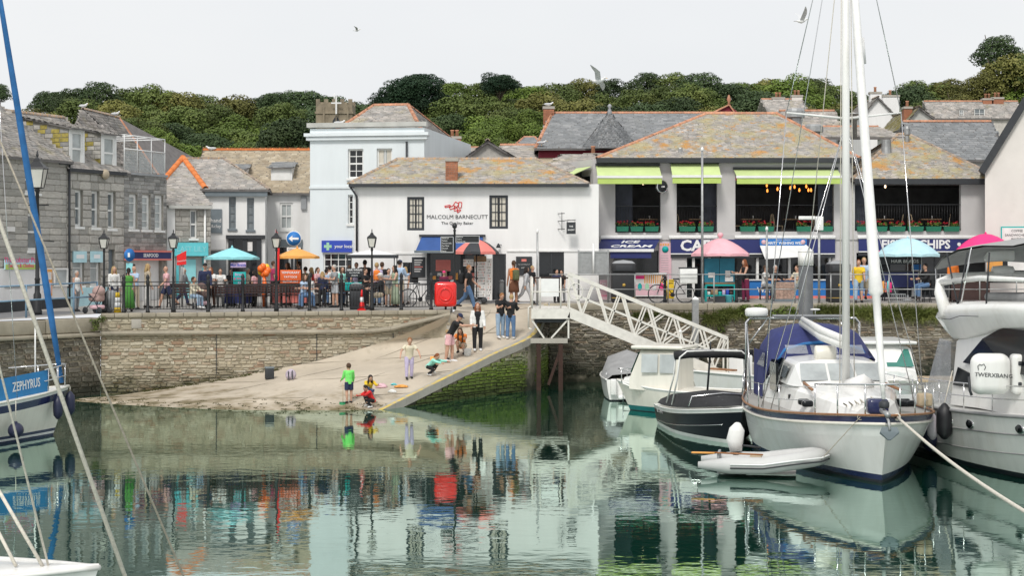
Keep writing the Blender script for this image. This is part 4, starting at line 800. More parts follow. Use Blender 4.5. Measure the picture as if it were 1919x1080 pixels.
# ---- restaurant
RY0 = 71.2; f = Frame(1112, RY0, 1592, RY0, zq(0, 70)); b = thing('restaurant', 'grey rendered restaurant with lime awnings, open balconies and lichened slate hip roof', 'building', f.loc, f.rz); FR = f; REST = b
ze = f.px(1400, 298)[1]; zs = f.px(1400, 437)[1]; zfl = zs-.15; xe = f.px(1870, 335)[0]; xm = f.px(1596, 335)[0]; ze2 = f.px(1700, 337)[1]
up = [f.rect(1153, 1238, 325, 436), f.rect(1268, 1344, 325, 436), f.rect(1378, 1563, 330, 434), f.rect(1602, 1801, 346, 433)]
gr = [f.rect(1150, 1234, 470, 558), f.rect(1285, 1560, 470, 558), f.rect(1605, 1850, 474, 558)]
mb = MB(); wall_holes(mb, 0, xm, 0, ze, [h for h in up[:3]+gr[:2]], 'render_grey', .3); wall_holes(mb, xm+.001, xe, 0, ze2, [up[3], gr[2]], 'render_grey', .3); mb.build('wall', b)
# angled left return with its own opening
ang = MB(); ang.add([(0, 0, 0), (-.9, 2.4, 0), (-.9, 2.4, ze), (0, 0, ze)], [(0, 1, 2, 3)], 'render_grey'); ang.build('side_wall', b)
dd = Vector((-.9, 2.4, 0)).normalized(); nn = Vector((-2.4, -.9, 0)).normalized()*.02
MB().add([tuple(dd*a+nn+Vector((0, 0, z))) for a, z in ((.3, zs), (2.2, zs), (2.2, ze-.7), (.3, ze-.7))], [(0, 3, 2, 1)], 'glass_dark').build('side_opening', b)
q = MB()
for k in range(16): a = .3+1.9*k/15; q.tube([dd*a+nn*4+Vector((0, 0, zs)), dd*a+nn*4+Vector((0, 0, zs+1.05))], .009, 'black_iron', 4)
q.tube([dd*.3+nn*4+Vector((0, 0, zs+1.05)), dd*2.2+nn*4+Vector((0, 0, zs+1.05))], .018, 'black_iron', 5); q.build('balustrade', b)
# upper dining room seen through the openings: floor, back wall, ceiling, drapes
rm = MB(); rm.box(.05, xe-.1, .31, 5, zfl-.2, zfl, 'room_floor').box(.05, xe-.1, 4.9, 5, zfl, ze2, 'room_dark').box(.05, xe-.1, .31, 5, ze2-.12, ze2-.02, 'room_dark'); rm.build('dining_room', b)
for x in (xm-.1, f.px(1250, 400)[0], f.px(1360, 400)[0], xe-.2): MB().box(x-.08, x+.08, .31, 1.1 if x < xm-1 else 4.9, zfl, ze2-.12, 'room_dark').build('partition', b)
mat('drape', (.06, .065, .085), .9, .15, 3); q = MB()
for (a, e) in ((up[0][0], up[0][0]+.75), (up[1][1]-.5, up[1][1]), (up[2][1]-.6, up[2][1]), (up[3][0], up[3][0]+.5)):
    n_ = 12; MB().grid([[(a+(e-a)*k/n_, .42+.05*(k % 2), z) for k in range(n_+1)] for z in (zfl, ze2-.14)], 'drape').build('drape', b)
# balustrades: rail and thin bars
for h in up:
    x0, x1, z0, z1 = h; q = MB(); n_ = int((x1-x0)/.11); zt_ = z0+1.12; q.box(x0, x1, .05, .08, zt_-.03, zt_, 'black_iron').box(x0, x1, .05, .08, z0+.06, z0+.09, 'black_iron'); ba = q.build('balustrade', b); q = MB()
    for k in range(1, n_): q.tube([(x0+(x1-x0)*k/n_, .065, z0+.09), (x0+(x1-x0)*k/n_, .065, zt_-.03)], .008, 'black_iron', 4)
    q.build('bars', ba, kind='stuff')
# roof: front hip roof and the lower right wing
x0, x1 = f.px(1158, 300)[0], f.px(1600, 300)[0]; zr = f.px(1390, 214, 4.2)[1]; xr0, xr1 = f.px(1322, 214, 4.2)[0], f.px(1455, 212, 4.2)[0]
ro = hip_roof(b, x0-.9, x1+.2, -.3, 8.5, ze+.02, zr, xr0, xr1, 'slate_lichen', rt='ridge_red', ry=4.0, seed=16, w=.2, g=.11)
zr2 = f.px(1690, 253, 4.5)[1]; ro2 = hip_roof(b, xm-.05, xe+.05, -.35, 9, ze2+.02, zr2, f.px(1680, 253, 4.5)[0], f.px(1700, 253, 4.5)[0], 'slate_lichen', rt='ridge_grey', ry=4.2, seed=17, w=.2, g=.11)
MB().box(x0-.9, x1+.15, -.38, -.02, ze-.17, ze+.03, 'charcoal').box(xm+.05, xe+.15, -.42, -.02, ze2-.2, ze2+.03, 'charcoal').build('fascia_board', b)
pl = [(xm-2.2, 3.8, ze+1.2), (xe-3.0, 3.8, ze+1.2), (xe-3.6, 6.5, f.px(1650, 238, 6.5)[1]), (xm-2.5, 6.5, f.px(1650, 238, 6.5)[1])]; ro3 = MB().slab(pl, .12, 'roof_base').build('roof', b); slates(ro3, [pl], 'slate_old', seed=18); ridge(ro3, pl[3], pl[2], 'ridge_red', .1)
pipe(b, [(xe-.15, -.3, ze2-.15), (xe-.4, -.1, ze2-.7), (xe-.12, -.08, ze2-.95), (xe-.12, -.08, 0)], .06, 'grey_plastic')
# sill band and white awning cassettes, navy fascias with lettering
for u0, u1 in ((1125, 1240), (1253, 1344), (1376, 1565), (1606, 1860)):
    r = f.rect(u0, u1, 443, 448); MB().rbox(r[0], r[1], -.16, -.003, r[2], r[3]+.03, 'trim_white', .03, 2).build('awning_cassette', b)
MB().box(-.03, xe+.02, -.05, -.002, zs-.28, zs-.06, 'render_grey').build('sill_band', b)
def fascia(u0, u1, v0, v1, txt, size, ux, y=-.12, bold=.03, sx=1.1):
    r = f.rect(u0, u1, v0, v1, y); s = MB().box(r[0], r[1], y, y+.04, r[2]+.05, r[3], 'navy_fascia').box(r[0], r[1], y-.01, y+.03, r[2], r[2]+.045, 'trim_white').box(r[0], r[1], y+.035, y+.08, r[2]-.14, r[2]-.003, 'charcoal').build('shop_fascia', b)
    if txt: MB().text(txt, size, 'letter_white', TR(f.px(ux, 0)[0], y-.012, r[2]+.05+(r[3]-r[2]-.05)*.52) @ FRONT, bold=bold, sx=sx).build('lettering', s)
fascia(1257, 1565, 449, 477, 'CAFE', .62, 1310); fascia(1609, 1850, 448, 473, 'FISH & CHIPS  •', .5, 1725, sx=1.0)
# projecting ice cream awning
x0, x1 = f.px(1118, 450)[0], f.px(1236, 448)[0]; z1 = f.px(1180, 449)[1]; z0 = f.px(1180, 468, -1.3)[1]; xa, xb = x0-.1, x1-.35
aw = MB().slab([(xa, -1.3, z0), (xb, -1.3, z0), (x1, -.08, z1), (x0+.2, -.08, z1)], .02, 'navy_fascia').box(xa, xb, -1.36, -1.3, z0-.09, z0+.03, 'trim_white').box(xa+.6, xb-.1, -1.28, -1.27, z0-.35, z0-.09, 'navy_fascia').tube([(xb-.2, -1.25, z0-.02), (x1-.2, -.1, z1-.3)], .02, 'trim_white', 6)
an = aw.build('awning', b); e1 = Vector((1, 0, 0)); e2 = Vector((0, 1.22, z1-z0)).normalized(); e3 = e1.cross(e2); B3 = Matrix((e1, e2, e3)).transposed().to_4x4()
mid = lambda t: Vector(((xa+xb)/2+.25, -1.3+1.22*t, z0+(z1-z0)*t+.012)); MB().text('ICE', .42, 'letter_white', TR(mid(.72)) @ B3, bold=.03, sx=1.2, shear=.3).text('CREAM', .42, 'letter_white', TR(mid(.3)) @ B3, bold=.03, sx=1.25, shear=.3).build('lettering', an)
# lime awnings over the upper openings
def lime(x0, x1, zt_, out, zb_, parent=b):
    a = MB().slab([(x0, -out, zb_), (x1, -out, zb_), (x1, -.04, zt_), (x0, -.04, zt_)], .015, 'lime_pale').box(x0-.03, x1+.03, -out-.05, -out+.01, zb_-.06, zb_+.04, 'trim_white').box(x0, x1, -out-.02, -out, zb_-.3, zb_-.06, 'lime').box(x0-.03, x1+.03, -.12, -.002, zt_, zt_+.1, 'charcoal'); o = a.build('awning', parent)
    q = MB()
    for x in (x0+.1, x1-.1): q.tube([(x, -.05, zt_-.3), (x, -out*.5, (zt_+zb_)/2-.22), (x, -out+.03, zb_-.04)], .025, 'win_grey', 6)
    q.build('awning_arms', o)
for u0, u1, v1, v2, out in ((1117, 1235, 311, 331, 1.3), (1256, 1346, 307, 330, 1.0), (1375, 1569, 318, 331, 1.0)):
    lime(f.px(u0, 0)[0], f.px(u1, 0)[0], f.px(1300, v1)[1], out, f.px(1300, v2, -out)[1])
q = [dd*a+Vector((0, 0, z))+nn*k for a, z, k in ((2.6, ze-.9, 55), (.1, ze-.75, 55), (.1, ze-.3, 3), (2.6, ze-.3, 3))]; MB().slab([tuple(p) for p in q], .02, 'lime_pale').add([tuple(q[0]), tuple(q[1]), tuple(q[1]-Vector((0, 0, .25))), tuple(q[0]-Vector((0, 0, .25)))], [(0, 1, 2, 3)], 'lime').build('awning', b)
# round hanging sign, vents, wall lamp
p = f.px(1240, 350, -.35); M_ = TR(p[0], -.35, p[1]) @ RX(R(90)) @ RY(R(25)); s = MB().lathe([(.25, -.06), (.27, -.05), (.27, .05), (.25, .06)], 'steel', n=24, M=M_).lathe([(.225, .061), (.225, .064)], 'charcoal', n=24, M=M_).build('round_sign', b); MB().box(p[0]-.12, p[0]+.12, -.43, -.42, p[1]-.03, p[1]+.03, 'paper').box(p[0]+.2, p[0]+.25, -.35, 0, p[1]-.02, p[1]+.02, 'charcoal').build('sign_detail', s)
for u, v, yo, w_, h_, cap in ((1490, 218, 3.6, .42, .75, 1), (1525, 245, 2.6, .4, .6, 1), (1560, 262, 2.0, .28, 1.2, 0), (1661, 262, 2.4, .26, .75, 0), (1700, 250, 3.4, .13, .7, 1), (1275, 283, .3, .09, .3, 1)):
    p = f.px(u, v, yo); pr = [(w_, -h_), (w_*.8, -h_*.4), (w_*.8, 0)] if not cap else [(w_*.7, -h_), (w_*.7, -.1), (w_*1.05, -.05), (w_*1.05, h_*.3), (w_*.85, h_*.45)]
    MB().lathe(pr, 'galv', (p[0], yo, p[1]), 12, smooth=False).build('roof_vent', b)
p = f.px(1558, 225, 3.2); MB().lathe([(.12, -.8), (.12, .2), (.3, .25), (.3, .3)], 'galv', (p[0]+1, 3.2, p[1]), 10).build('roof_vent', b)
# ground floor: piers, glass, counters
for h in gr: MB().box(h[0], h[1], .28, .3, h[2], h[3], 'glass_dark').build('shop_window', b)
g0, g1 = gr[1][0], gr[1][1]; q = MB()
for u in (1285, 1300, 1330, 1420, 1480, 1556): x = f.px(u, 0)[0]; q.box(x-.05, x+.05, .05, .27, gr[1][2], gr[1][3], 'win_white')
q.build('shop_mullions', b)
r = f.rect(1236, 1257, 455, 546); s = MB().box(r[0]-.02, r[1]+.02, -.06, -.01, r[2], r[3], 'menu_pink').build('menu_board', b); q = MB()
for i in range(4): q.box(r[0]+.1*i+.02, r[0]+.1*i+.09, -.066, -.061, r[3]-.12, r[3]-.04, 'orange')
q.lathe([(.14, 0), (.14, .01)], 'teal', M=TR((r[0]+r[1])/2, -.062, r[3]-.28) @ FRONT, n=14)
for i in range(12): q.box(r[0]+.06, r[1]-.1, -.064, -.0605, r[3]-.55-.1*i, r[3]-.53-.1*i, 'grey_plastic')
q.build('lettering', s)
def counter(u0, u1, v0, v1, y, name, m, build=None):
    r = f.rect(u0, u1, v0, v1, y); o = MB().box(r[0], r[1], y, y+.35, r[2], r[3], m).box(r[0]-.03, r[1]+.03, y-.06, y+.4, r[3]+.002, r[3]+.05, 'trim_white').build(name, b)
    if build:
        q = MB(); build(q, r, y-.006); q.build('print', o)
def icp(q, r, y):
    w = r[1]-r[0]
    for i in range(10): q.box(r[0]+w*(.3+.07*i), r[0]+w*(.3+.07*i)+.05, y, y+.004, r[3]-.38, r[3]-.02, 'orange')
    q.box(r[0]+.02, r[0]+w*.3, y, y+.004, r[3]-.2, r[3]-.06, 'hotpink').box(r[0]+.02, r[1]-.02, y+.001, y+.005, r[2]+.05, r[3]-.42, 'menu_pink')
    for i, c in enumerate(('teal', 'mint', 'paper', 'hotpink')): q.ell((r[0]+.2+.3*i, y, r[2]+.4), (.09, .004, .16), c, 10, 6)
counter(1190, 1248, 514, 556, -.5, 'counter_front', 'paper', icp)
def wk(q, r, y): q.box(r[0], r[1], y, y+.004, r[2], r[2]+.12, 'lightred').text("WALKER'S", .3, 'letter_white', TR(r[0]+1.0, y-.002, r[3]-.4) @ FRONT, bold=.03).text('FISH & CHIPS', .24, 'letter_white', TR(r[0]+1.05, y-.002, r[3]-.75) @ FRONT, bold=.02)
counter(1405, 1600, 526, 560, -.5, 'counter_front', 'sign_blue', wk); counter(1605, 1640, 524, 560, -.5, 'counter_front', 'sign_blue', lambda q, r, y: q.text('WALKERS', .16, 'letter_white', TR((r[0]+r[1])/2, y, r[3]-.3) @ FRONT, bold=.02).text('FISH', .16, 'letter_white', TR((r[0]+r[1])/2, y, r[3]-.55) @ FRONT, bold=.02).box(r[0], r[1], y, y+.004, r[2], r[2]+.12, 'lightred'))
# charity banner and white sun sail on the cafe front
r = f.rect(1424, 1512, 448, 460, -.2); s = MB().box(r[0], r[1], -.2, -.165, r[2], r[3], 'sign_blue').build('banner', b); q = MB().text('CHARITY WISHING WELL', .15, 'letter_white', TR((r[0]+r[1])/2, -.205, (r[2]+r[3])/2-.04) @ FRONT, bold=.02).text('PADSTOW CHRISTMAS', .06, 'letter_white', TR((r[0]+r[1])/2, -.205, r[3]-.05) @ FRONT)
for x in (r[0]+.16, r[1]-.16): q.lathe([(.1, 0), (.1, .01)], 'menu_pink', M=TR(x, -.2, (r[2]+r[3])/2) @ FRONT, n=14)
q.build('lettering', s)
z1, z0 = r[2]-.01, f.px(1460, 485, -1.0)[1]; MB().slab([(r[0]+.1, -1.0, z0), (r[1]-.15, -1.0, z0+.1), (r[1], -.2, z1), (r[0], -.2, z1)], .02, 'trim_white').build('awning', b)
# blue awning by the alley
p = f.px(1075, 470, -2); MB().slab([(f.px(1044, 478, -2)[0], -2.0, f.px(1044, 478, -2)[1]), (f.px(1070, 478, -2)[0], -2.0, f.px(1070, 478, -2)[1]), (f.px(1107, 452, -.5)[0], -.5, f.px(1107, 452, -.5)[1]), (f.px(1085, 458, -.5)[0], -.5, f.px(1085, 458, -.5)[1])], .02, 'blue_awning').add([(f.px(1044, 478, -2)[0], -2.0, f.px(1044, 477, -2)[1]), (f.px(1070, 478, -2)[0], -2.0, f.px(1070, 477, -2)[1]), (f.px(1070, 478, -2)[0], -2.0, f.px(1070, 483, -2)[1]), (f.px(1044, 478, -2)[0], -2.0, f.px(1044, 483, -2)[1])], [(0, 1, 2, 3)], 'shop_blue').build('awning', b)
# ---- white gable at the right edge
f = Frame(1846, 69.2, 1960, 68.5, zq(0, 68)); b = thing('white_gable_house', 'tall cream gable end with black verge at the edge of the quay', 'house', f.loc, f.rz)
zl = f.px(1846, 312)[1]; xr, zr = f.px(1960, 128)[0], f.px(1960, 128)[1]; poly = [(0, 0), (xr*2, 0), (xr*2, zl), (xr, zr), (0, zl)]
MB().prism(poly, 0, 9, 'render_cream').build('wall', b)
vg = MB()
for (xa, za, xb, zb_) in ((-.12, zl-.25, xr, zr), (xr*2+.1, zl-.1, xr, zr)):
    d = Vector((xb-xa, 0, zb_-za)).normalized(); nv = Vector((-d.z, 0, d.x)); nv = nv if nv.z > 0 else -nv
    vg.add([tuple(Vector((xa, y, za))+nv*k) for y in (-.2, 9.2) for k in (-.12, .16)]+[tuple(Vector((xb, y, zb_))+nv*k) for y in (-.2, 9.2) for k in (-.12, .16)], [(0, 1, 5, 4), (2, 6, 7, 3), (1, 3, 7, 5), (0, 4, 6, 2), (0, 2, 3, 1)], 'charcoal')
vg.build('roof', b)
r = f.rect(1878, 1930, 427, 454); s = MB().box(r[0]-.05, r[1]+.05, -.06, -.01, r[2]-.05, r[3]+.05, 'teal').box(r[0], r[1], -.07, -.061, r[2], r[3], 'paper').build('wall_sign', b)
xm_ = f.px(1906, 440)[0]; MB().text('COFFEE', .13, 'charcoal', TR(xm_, -.075, r[3]-.13) @ FRONT).text('SANDWICHES &', .13, 'charcoal', TR(xm_, -.075, r[3]-.3) @ FRONT).text('PASTIES', .13, 'charcoal', TR(xm_, -.075, r[3]-.46) @ FRONT).build('lettering', s)
r = f.rect(1850, 1960, 472, 530); MB().box(r[0], r[1], -.02, -.004, r[2], r[3], 'glass_dark').box(r[0], r[0]+.6, -.03, -.021, r[2]+.4, r[3]-.2, 'orange').box(r[0]+.8, r[0]+1.5, -.03, -.021, r[2]+.5, r[3]-.3, 'paper').build('shop_window', b)
# ================================================================ buildings further back
f = Frame(1012, 86, 1385, 86, 3.1); b = thing('red_institute', 'maroon and cream hall with blue-grey slate roof and conical turret', 'building', f.loc, f.rz)
ze = f.px(1150, 279)[1]; MB().box(0, f.len, 0, 9, 0, ze-.9, 'maroon').box(-.03, f.len, -.05, 8.9, ze-.9, ze-.45, 'cream').box(-.06, f.len, -.1, 8.9, ze-.45, ze-.02, 'maroon').box(0, f.len, -.02, -.001, ze-1.4, ze-1.0, 'brick').build('wall', b)
zr = f.px(1150, 212, 3.6)[1]; ro = hip_roof(b, -.25, f.len+.2, -.4, 8.2, ze, zr, f.px(1035, 212, 3.6)[0], f.len+.2, 'slate_blue', rt='ridge_red', ry=3.6, seed=30, w=.3, g=.2)
p = f.px(1143, 279); zt_ = f.px(1143, 207)[1]; n_ = 8; r_ = f.px(1203, 279)[0]-p[0]; ba = [(p[0]+r_*math.cos(2*PI*(k+.5)/n_), .25+r_*math.sin(2*PI*(k+.5)/n_)*.8, ze-.02) for k in range(n_)]; ap = (p[0], .25, zt_); tw = MB()
for k in range(n_): tw.add([ba[k], ba[(k+1) % n_], ap], [(0, 1, 2)], 'roof_base')
t_ = tw.build('turret', b); slates(t_, [[ba[k], ba[(k+1) % n_], ap] for k in range(n_)], 'slate_blue', .16, .13, seed=31, lift=.006); MB().lathe([(.16, -.35), (.1, 0), (.05, .15), (.12, .25), (.04, .35)], 'lead', (p[0], .25, zt_), 8).build('finial', t_)
x = f.px(1031, 212)[0]; chimney(b, x, 3.6, zr-.6, f.px(1031, 202, 3.6)[1], .55, .6, pots=0)
x = f.px(1107, 295)[0]; chimney(b, x, -2.5, ze-2.3, f.px(1107, 290, -2.5)[1], .9, .6, 'ridge_red', 1)
gx0, gx1, gm = f.px(1322, 230)[0], f.px(1406, 230)[0], f.px(1366, 192, 4)[0]; zg0, zg1 = f.px(1325, 226, 4)[1], f.px(1366, 197, 4)[1]
MB().prism([(gx0, ze), (gx1+.5, ze), (gx1+.5, zg0), (gm, zg1), (gx0, zg0)], 4.0, 9, 'maroon').build('gable_wall', b); ridge(b, (gx0, 3.95, zg0), (gm, 3.95, zg1), 'ridge_red', .08); ridge(b, (gm, 3.95, zg1), (gx1, 3.95, zg0), 'ridge_red', .08); MB().lathe([(.09, 0), (.05, .15), (.12, .3), (.03, .55)], 'ridge_red', (gm, 4, zg1), 8).build('finial', b)
def small_house(label, u0, u1, ve, vr, Y, wm, rm, d=6, gable=True, rt='ridge_red', ru0=None, ru1=None, chim=(), seed=40, wins=(), cm='brick', name='hill_house'):
    f = Frame(u0, Y, u1, Y, zt(Y) if Y > 100 else 3.1); b = thing(name, label, 'house', f.loc, f.rz); ze = f.px((u0+u1)/2, ve)[1]; ry = d*.5; zr = f.px((u0+u1)/2, vr, ry)[1]
    hs = [f.rect(*w) for w in wins]; mb = MB(); wall_holes(mb, 0, f.len, 0, ze, hs, wm, .12); mb.build('wall', b); box_body(b, 0, f.len, 0, d, ze, wm)
    for h in hs: window(b, h, .1, nx=2, nz=2, g='glass_mid')
    x0 = 0 if ru0 is None else f.px(ru0, vr, ry)[0]; x1 = f.len if ru1 is None else f.px(ru1, vr, ry)[0]
    hip_roof(b, -.1, f.len+.1, -.2, d+.2, ze, zr, x0-.1, x1+.1, rm, rt=rt, seed=seed, w=.32, g=.2, back=False)
    for (u, vt, w) in chim: x = f.px(u, vt, ry)[0]; chimney(b, x, ry, zr-.8, f.px(u, vt, ry)[1], w, .6, cm, 2, bricks=False)
    return f, b
def gable_house(label, u0, u1, ve, ua, va, Y, wm, rm, d=7, seed=60, chim=(), cm='brick'):   # gable end towards the viewer
    f = Frame(u0, Y, u1, Y, zt(Y) if Y > 100 else 3.1); b = thing('gable_house', label, 'house', f.loc, f.rz); ze = f.px(u0, ve)[1]; xa, za = f.px(ua, va)
    MB().prism([(0, 0), (f.len, 0), (f.len, ze), (xa, za), (0, ze)], 0, d, wm).build('wall', b); A, B_ = (-.15, -.2, ze-.1), (-.15, d, ze-.1); pa = [A, (xa, -.2, za+.08), (xa, d, za+.08), B_]; pb = [(f.len+.15, -.2, ze-.1), (f.len+.15, d, ze-.1), (xa, d, za+.08), (xa, -.2, za+.08)]
    ro = MB().slab(pa, .12, 'roof_base').slab(pb, .12, 'roof_base').build('roof', b); slates(ro, [pa, pb], rm, .3, .2, seed=seed); ridge(ro, (xa, -.2, za+.1), (xa, d, za+.1), 'ridge_grey', .1)
    for (u, vt, w, y) in chim: x = f.px(u, vt, y)[0]; chimney(b, x, y, za-1.2, f.px(u, vt, y)[1], w, .6, cm, 1, bricks=False)
    return b
gable_house('low stone gable with pale bargeboards behind the bakery roof', 866, 975, 300, 914, 267, 79, 'stone_block', 'slate_old', seed=61)
small_house('long low slate roof behind the bakery gable', 940, 1022, 296, 272, 88, 'stucco_grey', 'slate_old', seed=62)
small_house('small dark hip-roofed house below the wood', 970, 1012, 270, 257, 120, 'stucco_grey', 'slate_blue', ru0=985, ru1=1000, seed=63)
small_house('house with red chimney and roof garden beside the blue building', 845, 900, 285, 277, 92, 'charcoal', 'slate_old', chim=((852, 258, .7),), seed=64)
small_house('stone house on the hill with two pale chimneys', 1440, 1512, 212, 186, 125, 'stucco_grey', 'slate_old', chim=((1458, 184, .9), (1493, 180, .8)), seed=65, cm='render_cream')
small_house('dark tiled roof house between the two restaurant roofs', 1480, 1580, 260, 208, 90, 'stone_block', 'slate_old', seed=66)
gable_house('white gabled house with white chimneys on the hill', 1620, 1672, 212, 1645, 184, 120, 'render_white', 'slate_old', seed=67, chim=((1640, 174, .8, 2), (1668, 180, 1.2, 3)), cm='render_white')
gable_house('small mossy roofed house with brick chimney below the terrace', 1690, 1775, 240, 1722, 203, 105, 'stucco_grey', 'slate_moss', seed=68, chim=((1700, 202, .5, 1),))
small_house('grey slate roof building rising behind the restaurant wing', 1722, 1885, 300, 228, 84, 'stucco_grey', 'slate_blue', seed=69, rt='ridge_red')
small_house('long grey stone terrace with brick chimney on the hill', 1742, 1915, 222, 190, 130, 'stone_block', 'slate_old', d=3, chim=((1868, 184, .9), (1850, 186, .8)), seed=70, wins=((1798, 1806, 205, 220), (1826, 1846, 203, 222)))
# ---- church tower
f = Frame(592, 200, 660, 200, zt(200)); b = thing('church_tower', 'square battlemented stone church tower with pointed belfry window', 'church tower', f.loc, f.rz)
zp = f.px(626, 195)[1]; mat('tower_stone', (.27, .225, .16), .9, .2, 1.2, bump=.5, bscale=6, stain=[((.16, .135, .1), .9, .48, .66, .6)])
MB().box(0, f.len, 0, f.len, 0, zp, 'tower_stone').build('wall', b); z0 = f.px(626, 213)[1]; MB().box(-.12, f.len+.12, -.12, f.len+.12, z0, z0+.25, 'tower_stone').build('string_course', b)
n_ = 5
for i in range(n_):
    for y in (0, f.len-.35):
        w = f.len/(2*n_-1); MB().box(2*i*w, (2*i+1)*w, y, y+.35, zp, zp+.6, 'tower_stone').build('merlon', b)
x, z = f.px(630, 228); wv = [(x-.42, z-.9), (x+.42, z-.9), (x+.42, z+.1), (x, z+.75), (x-.42, z+.1)]; MB().prism(wv, -.05, -.02, 'charcoal').box(x-.05, x+.05, -.09, -.052, z-.9, z+.6, 'tower_stone').build('belfry_window', b)
for u in (607, 652): x = f.px(u, 0)[0]; MB().box(x-.1, x+.1, -.15, -.01, 0, zp-.3, 'tower_stone').build('buttress', b)
MB().tube([(f.px(624, 0)[0], 1.5, zp), (f.px(624, 0)[0], 1.5, f.px(624, 172)[1])], .06, 'trim_white', 5).build('flagpole', b)
x, z = f.px(631, 195); MB().box(x-.09, x+.09, -.6, -.5, z-1.2, z+.9, 'trim_white').box(x-.6, x-.091, -.6, -.5, z-.0, z+.16, 'trim_white').box(x+.091, x+.6, -.6, -.5, z-.0, z+.16, 'trim_white').build('cross', b)
# ================================================================ quay furniture
QF = fr                                  # frame of the left quay wall
def on_edge(u, y=.3):                    # a point on the coping line under a photo column
    x = QF.px(u, 580, y)[0]; p = QF.o+QF.d*x+QF.n*y; return x, Vector((p.x, p.y, zq(p.x, p.y)))
# black railing along the left quay
rl = thing('railing', 'black iron railing with ball-topped posts along the quay edge', 'railing', QF.loc, QF.rz); y_ = .3
pp = [on_edge(u)[0] for u in (232, 277, 390, 455, 580, 640, 752, 808)]; xs_ = on_edge(195)[0]; xe_ = on_edge(850)[0]; zz_ = lambda x: zq(*(QF.o+QF.d*x+QF.n*y_))
for x in pp: MB().lathe([(.075, 0), (.075, .06), (.05, .1), (.05, .95), (.065, 1.0), (.065, 1.12), (.045, 1.16), (.07, 1.24), (.05, 1.31), (.015, 1.37)], 'black_iron', (x, y_, zz_(x)), 10).build('post', rl)
allx = sorted(pp+[xs_, xe_, on_edge(325)[0], on_edge(518)[0], on_edge(697)[0]]); q = MB()
for a, b_ in zip(allx, allx[1:]):
    for h, w in ((1.09, .045), (.12, .04), (.95, .02)): MB().bar((a+.04, y_, zz_(a)+h), (b_-.04, y_, zz_(b_)+h), w, .03, 'black_iron').build('rail', rl)
    n_ = int((b_-a)/.105)
    for k in range(1, n_): x = a+(b_-a)*k/n_; q.tube([(x, y_, zz_(x)+.12), (x, y_, zz_(x)+.95)], .009, 'black_iron', 4)
q.build('balusters', rl, kind='stuff')
# blue railing on the far-left wall
rb = thing('railing', 'faded blue pipe railing above the weedy wall', 'railing', fr2.loc, fr2.rz); zl_ = lambda x: zq(*(fr2.o+fr2.d*x))
xsb = [fr2.px(u, 570, .25)[0] for u in (-30, 49, 93, 138, 182)]
for x in xsb: MB().tube([(x, .25, zl_(x)), (x, .25, zl_(x)+1.12)], .035, 'rail_blue', 8).build('post', rb)
for h in (1.1, .6): MB().tube([(xsb[0], .25, zl_(xsb[0])+h), (xsb[-1], .25, zl_(xsb[-1])+h)], .028, 'rail_blue', 8).build('rail', rb)
# lamp posts
def lamp_post(name, label, p, H, lw, group=None, ladder=False):
    t = thing(name, label, 'street lamp', p, 0, group); h0 = H-lw*2.3; r = lw*.14
    MB().lathe([(r*2.1, 0), (r*2.1, .12), (r*1.7, .2), (r*1.7, .7), (r*1.15, .78), (r*1.05, 1.2), (r*1.3, 1.24), (r*.9, 1.3), (r*.75, h0-.15), (r*1.2, h0-.1), (r*.8, h0)], 'black_iron', n=12).build('post', t)
    a, c = lw*.3, lw*.5; z0, z1 = h0, h0+lw*1.15; fm = MB(); g = [(-1, -1), (1, -1), (1, 1), (-1, 1)]
    for i in range(4):
        (x, y), (x2, y2) = g[i], g[(i+1) % 4]; fm.tube([(x*a, y*a, z0), (x*c, y*c, z1)], .018, 'black_iron', 4); fm.tube([(x*a, y*a, z0), (x2*a, y2*a, z0)], .018, 'black_iron', 4); fm.tube([(x*c, y*c, z1), (x2*c, y2*c, z1)], .022, 'black_iron', 4)
    L_ = fm.build('lantern_frame', t)
    for i in range(4):
        (x, y), (x2, y2) = g[i], g[(i+1) % 4]; MB().add([(x*a*.97, y*a*.97, z0), (x2*a*.97, y2*a*.97, z0), (x2*c*.97, y2*c*.97, z1), (x*c*.97, y*c*.97, z1)], [(0, 1, 2, 3)], 'lantern_glass').build('glass_pane', L_)
    q = MB(); q.lathe([(c*1.55, z1), (c*1.5, z1+.03), (c*.55, z1+lw*.42), (c*.5, z1+lw*.55), (c*.3, z1+lw*.62), (c*.12, z1+lw*.7), (c*.2, z1+lw*.82), (c*.05, z1+lw*1.1)], 'black_iron', n=4, smooth=False, M=RZ(R(45))); q.build('lantern_cap', t)
    if ladder: MB().tube([(-.4, 0, h0-.6), (.4, 0, h0-.6)], .025, 'black_iron', 6).build('ladder_bar', t); MB().tube([(0, -.05, 2.6), (.6, -.05, 2.55)], .02, 'black_iron', 5).build('side_bracket', t)
    return t
for u, lb in ((195, 'short black lantern post at the corner of the quay railing'), (325, 'short black lantern post beside the red flag sign'), (518, 'short black lantern post in front of the orange parasol'), (697, 'short black lantern post by the black gazebo')):
    p = on_edge(u)[1]; lamp_post('street_lamp', lb, p, 2.98, .3, 'quay lantern posts')
p = W(70, 590, 59.3); p.z = zq(p.x, p.y); lamp_post('street_lamp', 'tall black street lantern in front of the coursed stone house', p, 5.75, .58, ladder=True)
